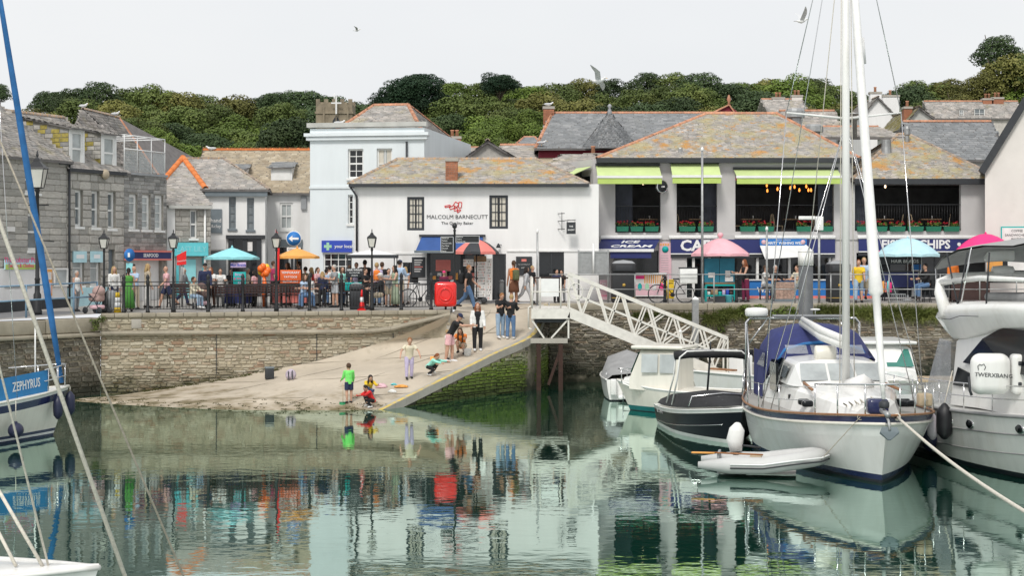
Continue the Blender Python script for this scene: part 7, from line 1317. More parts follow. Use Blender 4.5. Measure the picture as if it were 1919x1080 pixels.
for i in range(6): x = -.3+.12*i; MB().tube([(x, 9.2-.2*i, 1.45), (x+.3, 9.0, 1.75-.03*i), (x+.1, 8.5, 1.48)], .014, 'rope', 5).build('rope_coil', b)
wp = lambda p: Vector((7.82-p.x, 46.2-p.y, p.z))      # yacht local -> world
def rope(label, pts, r=.018, m='rope', name='mooring_rope', sag=0.0):
    P_ = []; n_ = 14; a, e = Vector(pts[0]), Vector(pts[-1])
    for i in range(n_+1): s = i/n_; p = a.lerp(e, s); p.z -= sag*math.sin(PI*s); P_.append(p-a)
    t = thing(name, label, 'rope', a); MB().tube(P_, r, m, 6).build('strands', t); MB().tube([(.06*math.cos(q), 0, .06*math.sin(q)) for q in [2*PI*k/10 for k in range(10)]], r*.9, m, 5, loop=True).build('eye_loop', t)
rope('thick white mooring rope from the yacht bow towards the near quay', [wp(H.pt(.97, -1, 1.42)), W(1990, 1002, 22)], .03, sag=.12); rope('thin rope from the yacht bow down to the dinghy', [wp(H.pt(.95, 1, 1.4)), (6.7, 37.0, .4)], .009, 'rope_dirty')
# ---- inflatable dinghy
dg = boat('inflatable_dinghy', 'light grey inflatable dinghy tied under the yacht bow with an orange oar', 'dinghy', (4.25, 37.75), (.985, -.17)); path = [(-.55, -.1), (-.56, .6), (-.55, 1.3), (-.48, 1.9), (-.3, 2.35), (0, 2.52), (.3, 2.35), (.48, 1.9), (.55, 1.3), (.56, .6), (.55, -.1)]
MB().tube([(x, y, .26+.16*sstep(1.2, 2.5, y)) for x, y in path], [.07]+[.185]*9+[.07], 'hypalon', 14).build('tube', dg)
for z in (.22, .3): MB().tube([(x+(.2 if x > 0 else -.2)*(1 if abs(x) > .05 else 0), y+(.2 if y > 2 else 0), z+.16*sstep(1.2, 2.5, y)) for x, y in path[1:-1]], .018, 'charcoal' if z < .25 else 'trim_white', 5).build('rubbing_strake', dg)
MB().box(-.42, .42, .35, 2.0, .06, .1, 'deck_grey').build('floor', dg); MB().box(-.4, .4, .3, .35, .05, .5, 'grey_plastic').build('transom', dg); MB().box(-.4, .4, 1.0, 1.25, .36, .4, 'wood_pale').build('thwart', dg)
for s in (-1,): MB().tube([(.42, .1, .52), (.52, 1.3, .5)], .02, 'varnish', 6).build('oar_shaft', dg); MB().box(.36, .48, -.25, .25, .5, .525, 'orange').build('oar_blade', dg)
dq = Vector((-.15, .32, 0)); ob = boat('outboard_motor', 'outboard motor under a white cover on the dinghy', 'motor', (5.0, 38.1), (.985, -.17)); MB().tube([(0, 0, .45), (-.02, -.03, .7), (0, .02, .95), (.05, .04, 1.08)], [.13, .19, .17, .07], 'sail_white', 12).build('cover', ob); MB().box(-.05, .05, -.06, .06, -.4, .45, 'charcoal').build('leg', ob); MB().tube([(0, .05, .6), (.0, .55, .55)], .025, 'charcoal', 6).build('tiller', ob)
# ---- black speedboat
b = boat('speedboat', 'black and white speedboat with black cockpit cover and white tow arch', 'boat', (5.12, 49.4), (.114, -.993)); H = Hull(6.3, 2.25, .58, .98, .7, .92, 2.4, .12, .5, .35, .4, .02)
H.shell(b, [(-.35, .1, 'gel_white', 'bottom'), (.1, .3, 'gel_black', 'chine'), (.3, ('s', -.1), 'gel_black'), (('s', -.1), ('s', .0), 'gel_white', 'gunwale')]); H.deck(b, 'gel_white', .0); H.rail(b, .02, 'gel_white', .0)
H.rail(b, .012, 'steel', -.42, nm='pinstripe', out=.012, t0=.05, t1=.9)
cv = [[(-H.beam(t)*.95, t*6.3, H.sheer(t)+.06), (-H.beam(t)*.86, t*6.3, H.sheer(t)+h*.8), (0, t*6.3, H.sheer(t)+h), (H.beam(t)*.86, t*6.3, H.sheer(t)+h*.8), (H.beam(t)*.95, t*6.3, H.sheer(t)+.06)] for t, h in ((.06, .22), (.2, .36), (.35, .5), (.5, .52), (.66, .4), (.8, .22), (.92, .08))]; MB().grid(cv, 'canvas_black').build('cockpit_cover', b); MB().tube([tuple(Vector(p)+Vector((0, 0, .03))) for p in cv[4]], .025, 'steel', 6).build('windscreen_frame', b)
q = MB()
for s in (-1, 1):
    for y, dy in ((2.2, .35), (2.9, .15)): q.tube([(s*1.05, y-.3, .78), (s*1.0, y+dy, 1.5), (s*.95, y+dy+.1, 2.1), (s*.75, y+dy+.1, 2.26), (0, y+dy+.1, 2.28)], .024, 'gel_white', 8)
ar = q.build('tow_arch', b); MB().tube([(-1.0, 2.7, 2.12), (-.6, 2.7, 2.17), (.6, 2.7, 2.17), (1.0, 2.7, 2.12)], .12, 'canvas_black', 10).build('rolled_bimini', ar); MB().tube([(0, 2.7, 2.28), (0, 2.7, 2.5)], .02, 'charcoal', 6).tube([(0, 2.65, 2.1), (0, 2.3, 1.0)], .03, 'charcoal', 6).build('pole', ar)
for s in (1, -1):
    lg = MB(); c0 = H.pt(.16, s, .52)
    for i in range(9): a = c0+Vector((s*.02, .08*i-.2, .12*math.sin(i*1.9))); e = c0+Vector((s*.02, .08*i-.12, -.1*math.cos(i*2.3))); lg.tube([a, e], .012, 'canvas_grey', 4)
    lg.build('swirl_decal', b)
# ---- cream pilothouse boat
b = boat('pilothouse_boat', 'cream pilothouse fishing boat with teal bottom and clear side windows', 'boat', (7.2, 52.4), (-.91, .41)); H = Hull(4.25, 1.95, .72, .95, .45, .9, 2.2, .14, .6, .4, .4, .06)
H.shell(b, [(-.4, .02, 'antifoul', 'bottom'), (.02, .17, 'teal_boot', 'boot_top'), (.17, ('s', -.08), 'gel_cream'), (('s', -.08), ('s', 0), 'gel_white', 'gunwale')]); H.deck(b, 'gel_cream', .02); H.rail(b, .03, 'gel_white', -.02)
cb = house(b, 'wheelhouse', [(1.95, .78, .7, .68, 1.95), (3.25, .7, .64, .7, 1.95), (3.6, .64, .6, .72, 1.15)], 'gel_cream'); house(b, 'foredeck', [(3.5, .55, .5, .74, 1.1), (3.95, .3, .22, .85, 1.0)], 'gel_white'); MB().rbox(-.8, .8, 1.8, 3.5, 1.97, 2.08, 'gel_cream', .05, 3).build('roof', b)
quadpart(cb, 'windscreen', [(-.54, 3.56, 1.2), (.54, 3.56, 1.2), (.55, 3.28, 1.85), (-.55, 3.28, 1.85)], 'green_glass', (0, .04, .02))
for s in (-1, 1):
    for y0, y1 in ((2.05, 2.55), (2.62, 3.15)): quadpart(cb, 'side_window', [(s*.765, y0, 1.25), (s*.765, y1, 1.25), (s*.715, y1, 1.82), (s*.715, y0, 1.82)], 'glass_pale', (s*.02, 0, 0))
MB().tube([(.2, 2.2, 2.08), (.2, 2.2, 2.45)], .012, 'gel_white', 5).lathe([(.03, 2.45), (.06, 2.5), (.03, 2.55)], 'gel_white', (.2, 2.2, 0), 8).build('antenna', b); q = MB()
for s in (-1, 1): q.tube([(s*.6, 3.3, .85), (s*.5, 3.5, 1.2), (s*.25, 4.0, 1.3), (0, 4.2, 1.3)], .016, 'steel', 6).tube([(s*.25, 4.0, .9), (s*.25, 4.0, 1.3)], .014, 'steel', 6)
q.build('bow_rail', b)
# ---- covered boat beyond
b = boat('covered_boat', 'small white boat under a pale grey canvas cover with stern ladder', 'boat', (4.05, 57.4), (0, 1)); H = Hull(4.8, 1.95, .72, .95, .4, .9, 2.2, .14, .6, .4, .4, .04); H.shell(b, [(-.4, .04, 'antifoul', 'bottom'), (.04, .0+.3, 'gel_white'), (.3, ('s', 0), 'gel_white', 'topsides')]); H.deck(b, 'gel_white', .02); H.rail(b, .03, 'gel_white', 0)
MB().grid([[(-H.beam(t)*1.02, t*4.8, H.sheer(t)-.06), (-H.beam(t)*.75, t*4.8, H.sheer(t)+h*.7), (0, t*4.8, H.sheer(t)+h), (H.beam(t)*.75, t*4.8, H.sheer(t)+h*.7), (H.beam(t)*1.02, t*4.8, H.sheer(t)-.06)] for t, h in ((.04, .2), (.12, .5), (.35, .85), (.6, .8), (.8, .4), (.95, .1))], 'canvas_silver').build('canvas_cover', b); MB().rbox(-.5, .35, -.5, 0, .08, .22, 'gel_white', .04, 2).build('bathing_platform', b); MB().rbox(-.75, -.55, -.25, .0, .2, .75, 'gel_white', .04, 2).build('transom_pod', b); q = MB()
for x in (-.35, .0): q.tube([(x, -.52, .0), (x, -.52, .5), (x, -.2, .55)], .018, 'steel', 6)
for z in (.1, .28): q.tube([(-.35, -.52, z), (0, -.52, z)], .016, 'charcoal', 6)
q.build('ladder', b); MB().tube([(-.85, .3, .7), (-.85, .3, .95), (-.85, .6, .98)], .012, 'steel', 5).build('hand_rail', b)
# ---- small white console boat against the pontoon
b = boat('console_boat', 'small white open boat with centre console lying at the pontoon', 'boat', (9.3, 59.5), (-.8, -.6)); H = Hull(4.2, 1.7, .75, 1.05, .5, .9, 2.0, .14, .55, .35, .4, .02); H.shell(b, [(-.35, .1, 'gel_grey', 'bottom'), (.1, ('s', -.12), 'gel_white'), (('s', -.12), ('s', 0), 'gel_white', 'gunwale')]); H.deck(b, 'gel_grey', .06); H.rail(b, .04, 'gel_white', .0)
MB().rbox(-.35, .35, 1.6, 2.1, .75, 1.5, 'gel_white', .06, 3).build('console', b); MB().rbox(-.33, .33, 1.55, 1.62, 1.42, 1.68, 'smoke_glass', .02, 2).build('screen', b); MB().rbox(-.3, .3, .9, 1.3, .75, 1.2, 'gel_cream', .06, 3).build('seat', b); MB().rbox(-.16, .16, -.3, .1, .6, 1.25, 'charcoal', .08, 3).build('outboard', b); MB().box(-.6, .6, 2.6, 2.8, 1.0, 1.06, 'teak').build('thwart', b)
# ---- white cruiser behind the yacht
b = boat('cabin_cruiser', 'white cabin cruiser with green tinted windows behind the yacht', 'boat', (11.35, 57.0), (-.02, -1)); H = Hull(7.6, 2.6, .95, 1.25, .6, .9, 2.3, .14, .55, .45, .4, .05); H.shell(b, [(-.45, .06, 'antifoul', 'bottom'), (.06, ('s', -.1), 'gel_white'), (('s', -.1), ('s', 0), 'gel_cream', 'gunwale')]); H.deck(b, 'gel_white', .02); cb = house(b, 'wheelhouse', [(2.2, 1.1, .95, .95, 2.15), (4.9, 1.05, .9, 1.0, 2.12), (5.7, .98, .9, 1.05, 1.45)], 'gel_white'); house(b, 'foredeck', [(5.5, .95, .85, 1.05, 1.42), (7.0, .4, .3, 1.15, 1.3)], 'gel_white')
for a, c in ((-.85, -.05), (.05, .85)): quadpart(cb, 'windscreen', [(a, 5.62, 1.5), (c, 5.62, 1.5), (c*.95, 4.95, 2.0), (a*.95, 4.95, 2.0)], 'green_glass', (0, .05, .03))
for s in (-1, 1): quadpart(cb, 'side_window', [(s*1.02, 2.6, 1.5), (s*1.0, 4.8, 1.5), (s*.92, 4.6, 1.95), (s*.96, 2.6, 1.95)], 'green_glass', (s*.03, 0, 0))
MB().rbox(-1.05, 1.05, 2.0, 5.2, 2.17, 2.27, 'gel_white', .05, 3).build('roof', b)
# ---- big motor yacht at the right
b = boat('motor_yacht', 'large white flybridge motor yacht with grey bimini and dark wraparound windows', 'motor yacht', (11.55, 44.5), (.143, -.99)); H = Hull(13.0, 4.3, 1.22, 1.75, 1.2, .9, 2.6, .1, .5, .5, .42, .05)
H.shell(b, [(-.5, .0, 'antifoul', 'bottom'), (.0, .12, 'gel_black', 'boot_top'), (.12, .45, 'gel_grey', 'lower_topsides'), (.45, ('s', -.4), 'gel_white'), (('s', -.4), ('s', 0), 'gel_white', 'topsides')]); H.deck(b, 'gel_white', .0); H.rail(b, .045, 'canvas_silver', -.02); H.rail(b, .02, 'canvas_silver', -.42, nm='moulding_line', out=.005); H.rail(b, .016, 'canvas_silver', -.85, nm='moulding_line', out=.005)
for s in (-1, 1):
    for t in (.36, .45, .62):
        c0 = H.pt(t, s, H.sheer(t)-.28); MB().lathe([(.12, -.02), (.15, 0), (.12, .02)], 'steel', M=TR(c0) @ RY(R(90*s)) @ Matrix.Diagonal((.8, 1.5, 1, 1)), n=16).lathe([(.11, .015), (.11, .03)], 'smoke_glass', M=TR(c0) @ RY(R(90*s)) @ Matrix.Diagonal((.8, 1.5, 1, 1)), n=16).build('porthole', b)
UP = link('superstructure', None, b, (0, 2.5, .36)); UP2 = link('upper_deck', None, b, (0, 2.5, .2)); dh = house(UP, 'deckhouse', [(1.4, 1.75, 1.6, .95, 2.55), (3.0, 1.75, 1.6, 1.0, 2.75), (4.0, 1.75, 1.58, 1.0, 2.92), (6.6, 1.62, 1.42, 1.1, 2.88), (8.6, 1.25, 1.0, 1.2, 1.95), (10.0, .7, .5, 1.3, 1.72)], 'gel_white')
for s in (-1, 1):
    quadpart(UP, 'saloon_window', [(s*1.67, 2.0, 1.98), (s*1.66, 4.5, 1.9), (s*1.6, 6.9, 1.9), (s*1.5, 6.6, 2.84), (s*1.57, 3.9, 2.86), (s*1.62, 3.0, 2.58)], 'smoke_glass', (s*.04, 0, 0)); quadpart(UP, 'saloon_window', [(s*1.7, 1.5, 1.42), (s*1.7, 2.7, 1.42), (s*1.68, 3.1, 1.66), (s*1.66, 1.7, 1.86)], 'smoke_glass', (s*.04, 0, 0))
quadpart(UP, 'windscreen', [(-1.3, 8.25, 2.04), (1.3, 8.25, 2.04), (1.25, 6.75, 2.58), (-1.25, 6.75, 2.58)], 'smoke_glass', (0, .03, .07)); MB().tube([(0, 8.2, 2.12), (.0, 6.8, 2.66)], .05, 'gel_white', 6).build('windscreen_mullion', UP)
def moulded(nm, secs, m, parent=UP, k=9):     # rounded moulding through sections (y, half width low, half width high, z low, z high)
    rings = []
    for y, a, w, z0, z1 in secs:
        r = (z1-z0)*.28; pr = [(a-.25, z0-.03), (a-.06, z0), (a, z0+.06), ((a+w)/2+.03, (z0+z1)/2), (w, z1-r), (w-r*.35, z1-r*.3), (w-r, z1), (w*.5, z1+.03)]; rings.append([(x, y, z) for x, z in pr]+[(-x, y, z) for x, z in pr[::-1]])
    mb = MB(); mb.loft(rings, m); return mb.build(nm, parent)
fbg = moulded('flybridge', [(.15, 1.3, 1.5, 2.8, 2.98), (.5, 1.5, 1.76, 2.6, 3.15), (1.1, 1.62, 1.92, 2.5, 3.34), (2.0, 1.7, 1.94, 2.54, 3.4), (3.0, 1.7, 1.92, 2.7, 3.42), (4.0, 1.66, 1.86, 2.85, 3.44), (5.2, 1.58, 1.72, 2.9, 3.44), (6.2, 1.4, 1.42, 2.9, 3.36), (7.0, 1.15, 1.0, 2.9, 3.14), (7.4, .9, .6, 2.88, 2.98)], 'gel_white'); H.rail
for s_ in (-1, 1): MB().tube([(s_*1.9, 1.0, 2.98), (s_*1.94, 1.8, 2.98), (s_*1.95, 2.4, 3.08), (s_*1.93, 3.4, 3.1)], .008, 'charcoal', 4).build('styling_line', UP)
mat('tint_screen', (.12, .09, .08), .08, .1, alpha=.75); MB().grid([[(x*1.5, 5.2+1.2*(1-abs(x)**2), 3.42), (x*1.42, 4.9+1.1*(1-abs(x)**2), 3.72)] for x in (-1, -.8, -.5, -.2, .2, .5, .8, 1)], 'tint_screen').build('fly_screen', UP)
MB().rbox(-1.3, 1.3, 2.2, 4.6, 3.42, 3.62, 'canvas_silver', .1, 3).build('seat_cover', UP); q = MB()
for s in (-1, 1): q.tube([(s*1.8, 1.3, 3.2), (s*1.82, .9, 3.75), (s*1.75, .75, 4.0), (s*1.45, .8, 4.14), (0, .85, 4.18)], [.16, .13, .11, .09, .09], 'gel_white', 10).tube([(s*1.75, .85, 4.0), (s*1.7, 3.0, 4.12), (s*1.6, 5.0, 4.1)], [.08, .07, .05], 'gel_white', 8)
ar = q.build('radar_arch', UP2); MB().lathe([(.05, 4.2), (.26, 4.22), (.28, 4.3), (.24, 4.38), (.05, 4.4)], 'gel_white', (.2, .85, 0), 16).tube([(.2, .85, 4.1), (.2, .85, 4.25)], .05, 'gel_white', 8).build('satellite_dome', UP2); MB().rbox(-.1, .6, .6, .9, 4.5, 4.78, 'gel_white', .06, 3).build('radar_scanner', UP2)
bm_ = [[(x*1.75, y, z-.22*x*x) for x in (-1, -.75, -.4, 0, .4, .75, 1)] for y, z in ((.4, 4.55), (.9, 4.82), (1.8, 5.0), (3.2, 5.08), (4.8, 5.06))]; bi = MB().grid(bm_, 'canvas_grey').grid([[tuple(Vector(p)-Vector((0, 0, .05))) for p in r] for r in bm_], 'canvas_grey').build('bimini', UP2); q = MB()
for s in (-1, 1):
    q.tube([(s*1.75, .5, 4.32), (s*1.8, .7, 3.6), (s*1.8, 1.4, 3.3)], .022, 'steel', 6).tube([(s*1.75, 2.6, 4.8), (s*1.78, 2.0, 3.35)], .022, 'steel', 6)
    for (y0, y1) in ((1.2, 2.0), (2.4, 1.9), (3.6, 3.5)): q.tube([(s*1.76, y0, 4.7), (s*1.8, y1, 3.35)], .02, 'charcoal', 5)
q.build('bimini_frame', UP2, kind='stuff')
quadpart(b, 'stern_curtain', [(1.74, 2.2, 1.3), (1.76, 3.9, 1.3), (1.74, 3.9, 2.8), (1.7, 3.1, 2.85)], 'clear_vinyl'); quadpart(b, 'stern_curtain', [(-1.74, 2.2, 1.3), (1.74, 2.2, 1.3), (1.7, 3.1, 2.85), (-1.7, 3.1, 2.85)], 'clear_vinyl'); MB().rbox(-2, 2, -1.0, .05, .25, .42, 'gel_white', .06, 3).build('bathing_platform', b)
q = MB(); N = 18
for s in (-1, 1):
    for i in range(7): t = .18+.115*i; q.tube([H.pt(t, s, H.sheer(t))+Vector((-s*.12, 0, 0)), H.pt(t, s, H.sheer(t))+Vector((-s*.12, 0, .62))], .015, 'steel', 5)
    for h in (.62, .33): q.tube([H.pt(.18+.8*i/N, s, H.sheer(.18+.8*i/N))+Vector((-s*.12, 0, h)) for i in range(N+1)], .015, 'steel', 5)
q.build('guard_rail', b)
# white stowed tender seat standing on the side deck, with its lettering
yw = lambda x, y, z: Matrix.Translation((11.55, 44.5, 0)) @ RZ(math.atan2(-.143, -.99)) @ Vector((x, y, z))
p = W(1868, 745, 37.0); t = thing('stowed_raft', 'rounded white deck pod lettered in black on the motor yacht side deck', 'deck pod', p, R(-4)); MB().rbox(-.55, .3, -.16, .3, .05, .95, 'gel_white', .22, 6).build('shell', t); MB().rbox(.31, .62, -.15, .3, .06, .94, 'gel_white', .1, 4).build('end_shell', t)
tx = MB().text('TWERXBANG', .125, 'charcoal', TR(-.1, -.165, .48) @ FRONT @ RZ(R(-3)), .003, bold=.006, sx=1.05); tx.build('lettering', t); MB().tube([(-.42, -.166, .6), (-.44, -.166, .68), (-.4, -.166, .72), (-.35, -.166, .7), (-.31, -.166, .73), (-.27, -.166, .66), (-.3, -.166, .6)], .008, 'charcoal', 5).build('emblem', t)
for z in (.25, .7): MB().rbox(.42, .5, -.18, -.14, z, z+.09, 'charcoal', .02, 2).build('latch', t)
MB().tube([(-.62, -.14, .45), (-.6, -.14, .15), (-.56, -.14, .05)], .03, 'charcoal', 6).build('hanging_line', t)
fender('large black fender hanging on the motor yacht side', tuple(W(1770, 790, 39.5)), .19, .85, 'fender_black', rope_to=tuple(W(1785, 695, 39.8))); fender('dark fender squeezed between yacht and motor yacht', tuple(W(1742, 815, 40.6)), .18, .8, 'fender_navy', rope_to=tuple(W(1738, 740, 40.6))); fender('pale lilac worn fender beside the black one', tuple(W(1748, 800, 39.7)), .13, .62, 'fender_white', rope_to=tuple(W(1745, 745, 39.9)))
# ---- yacht at the left edge
b = boat('sailing_yacht', 'white sailing yacht with blue stripe and lettered blue dodger', 'yacht', (-12.1-.57*9, 46.6-.82*9), (.57, .82)); H = Hull(9.0, 3.0, 1.1, 1.3, .55, .75, 2.1, .14, .6, .45, .42, .08)
H.shell(b, [(-.45, .0, 'antifoul', 'bottom'), (.0, .06, 'gel_navy', 'boot_top'), (.06, .12, 'gel_white', 'boot_line'), (.12, .2, 'gel_navy', 'boot_top'), (.2, ('s', -.3), 'gel_cream'), (('s', -.3), ('s', -.1), 'gel_navy', 'sheer_stripe'), (('s', -.1), ('s', 0), 'gel_white', 'gunwale')]); H.deck(b, 'gel_white', .02); H.rail(b, .035, 'gel_cream', 0.0)
house(b, 'coachroof', [(2.2, .95, .85, 1.05, 1.6), (5.6, .9, .75, 1.15, 1.55), (7.2, .5, .4, 1.2, 1.38)], 'gel_white'); my = 6.4; mast = MB().tube([(0, my, 1.3), (0, my, 13)], .085, 'gel_white', 10).build('mast', b)
MB().tube([(.02, my-.1, 2.0), (.05, my-.25, 2.3), (0, my-.2, 2.7), (0, my-.1, 3.0)], [.14, .22, .2, .1], 'canvas_blue', 10).build('sail_cover', mast); fb, ft = Vector((0, 8.75, 1.4)), Vector((0, my+.05, 12.8)); MB().tube([fb.lerp(ft, k/6) for k in range(7)], [.06, .09, .095, .09, .085, .07, .05], 'canvas_blue', 10).build('furled_headsail', mast)
for s in (-1, 1): MB().tube([(s*1.3, my-.2, 1.2), (0, my, 12.5)], .01, 'steel', 4).build('stay', mast)
ds = [H.pt(t, 1, H.sheer(t))+Vector((-.03, 0, 0)) for t in (.62, .86)]; dd_ = quadpart(b, 'dodger', [ds[0]+Vector((0, 0, .03)), ds[1]+Vector((0, 0, .03)), ds[1]+Vector((0, 0, .6)), ds[0]+Vector((0, 0, .6))], 'dodger_blue'); e1 = (ds[1]-ds[0]).normalized(); e2 = Vector((0, 0, 1)); e3 = e1.cross(e2); e2 = e3.cross(e1); B3 = Matrix((e1, e2, e3)).transposed().to_4x4(); MB().text('ZEPHYRUS', .34, 'letter_white', TR(ds[0].lerp(ds[1], .56)+e3*.01+Vector((0, 0, .31))) @ B3, .003, bold=.01, sx=.78).build('lettering', dd_)
MB().grid([[(x, y, z) for x in (-.8, -.4, 0, .4, .8)] for y, z in ((5.4, 1.6), (5.3, 1.95), (4.9, 2.12), (4.4, 2.1))], 'canvas_blue').build('sprayhood', b); q = MB(); tp = [H.pt(t, s, H.sheer(t))+Vector((0, 0, .62)) for s, ts in ((-1, (.84, .92, .98)), (1, (.98, .92, .84))) for t in ts]; q.tube(tp, .018, 'steel', 6)
for s in (-1, 1):
    for t in (.86, .92, .97): q.tube([H.pt(t, s, H.sheer(t)), H.pt(t, s, H.sheer(t))+Vector((0, 0, .62))], .016, 'steel', 6)
    q.tube([H.pt(t, s, H.sheer(t))+Vector((0, 0, .32)) for t in (.84, .92, .98)], .014, 'steel', 5)
q.build('pulpit', b); MB().tube([(.3, 7.6, 1.3), (.3, 7.6, 3.1)], .02, 'gel_white', 6).build('whip_aerial', b)
zw = Matrix.Translation((-12.1-.57*9, 46.6-.82*9, 0)) @ RZ(math.atan2(-.57, .82))
for (t, lb, r, h, ball) in ((.68, 'round navy ball fender on the left yacht', .2, .4, True), (.9, 'navy sausage fender on the left yacht side', .13, .62, False), (.985, 'navy sausage fender at the stem of the left yacht', .14, .66, False)):
    a = zw @ (H.pt(t, 1, H.sheer(t))+Vector((.12, 0, 0))); fender(lb, (a.x, a.y, a.z-.75 if ball else a.z-.45), r, h, 'fender_navy', ball, tuple(a))
# ---- near boat whose bow cuts the corner of the picture, with its stays
b = boat('near_yacht', 'white foredeck corner of a moored yacht with rope stays', 'yacht', (-11.2, 21.9), (.976, -.22)); H = Hull(6.4, 2.4, .85, 1.02, .4, .75, 2.0, .14, .6, .45, .42, .06); H.shell(b, [(-.45, .1, 'gel_navy', 'bottom'), (.1, ('s', 0), 'gel_white')]); H.deck(b, 'gel_white', .0); H.rail(b, .035, 'gel_grey', 0); MB().tube([(0, 6.2, .8), (0, 7.75, .62)], .045, 'gel_white', 8).build('bowsprit', b); mast = MB().tube([(0, 2.6, 1), (0, 2.6, 13)], .09, 'gel_white', 10).build('mast', b); Mi = b.matrix_basis.inverted()
Mi = (Matrix.Translation((-11.2, 21.9, 0)) @ RZ(math.atan2(-.976, -.22))).inverted(); tp = Vector((0, 2.6, 11.6))
for u, v, r, m_ in ((262, 1160, .026, 'rope'), (352, 1100, .013, 'rope_dirty'), (100, 1100, .014, 'rope')): MB().tube([tp+Vector((0, 0, 1.0 if u == 100 else 0)), Mi @ W(u, v, 20.6)], r, m_, 6).build('stay', mast)
for (a, e) in (((-20, 890), (80, 1062)), ((-20, 965), (30, 1062))): MB().tube([Mi @ W(*a, 20.9), Mi @ W(*e, 20.6)], .022, 'rope', 6).build('bow_line', b)
# ================================================================ people
for nm, c in dict(skin=(.52, .3, .21), skin_tan=(.42, .22, .14), hair_brown=(.075, .04, .022), hair_dark=(.018, .013, .011), hair_blond=(.38, .26, .12), hair_red=(.2, .06, .02), hair_grey=(.45, .43, .4), hair_ginger=(.27, .12, .045), c_white=(.72, .71, .69), c_cream=(.66, .6, .46), c_black=(.012, .012, .014), c_navy=(.018, .025, .07), c_blue=(.05, .11, .25), c_jeans=(.1, .18, .32), c_ljeans=(.28, .38, .5), c_grey=(.27, .28, .29),
        c_lgrey=(.45, .46, .48), c_green=(.08, .28, .05), c_lime=(.2, .75, .16), c_yellow=(.75, .5, .03), c_red=(.6, .02, .02), c_pink=(.72, .42, .44), c_lilac=(.5, .44, .62), c_mint=(.3, .7, .6), c_orange=(.75, .2, .03), c_brown=(.13, .05, .025), c_maroon=(.15, .012, .05), c_sky=(.4, .52, .68), c_sage=(.32, .38, .27), c_magenta=(.45, .05, .14), c_beige=(.45, .38, .28), c_camo=(.1, .11, .05), shoe_white=(.7, .7, .7), shoe_dark=(.02, .02, .022), eye=(.015, .01, .01), lips=(.4, .12, .1)).items(): mat(nm, c, .55 if nm.startswith('skin') else .85, .1, 9, bump=0 if nm.startswith('skin') else .6, bscale=16)
POSE = dict(stand=dict(L=(4, 4), Rr=(-4, 3), lean=2), walk=dict(L=(24, 10), Rr=(-20, 26), lean=4, aL=(-18, 8, 15), aR=(22, 8, 25)), sit=dict(L=(84, 84), Rr=(80, 78), lean=6, aL=(35, 10, 50), aR=(35, 10, 50)), crouch=dict(L=(112, 142), Rr=(96, 140), lean=32, aL=(50, 10, 25), aR=(55, 10, 30), hp=25),
            bend=dict(L=(-6, 4), Rr=(6, 6), lean=42, aL=(62, 6, 25), aR=(55, 8, 30), hp=20), reach=dict(L=(6, 8), Rr=(-8, 6), lean=14, aL=(22, 38, 12), aR=(22, 38, 12), hp=18), hold=dict(L=(3, 3), Rr=(-3, 3), lean=3, aL=(28, 6, 75), aR=(25, 8, 70), hp=8), kneel=dict(L=(70, 130), Rr=(96, 140), lean=50, aL=(60, 8, 8), aR=(66, 8, 8), hp=15))
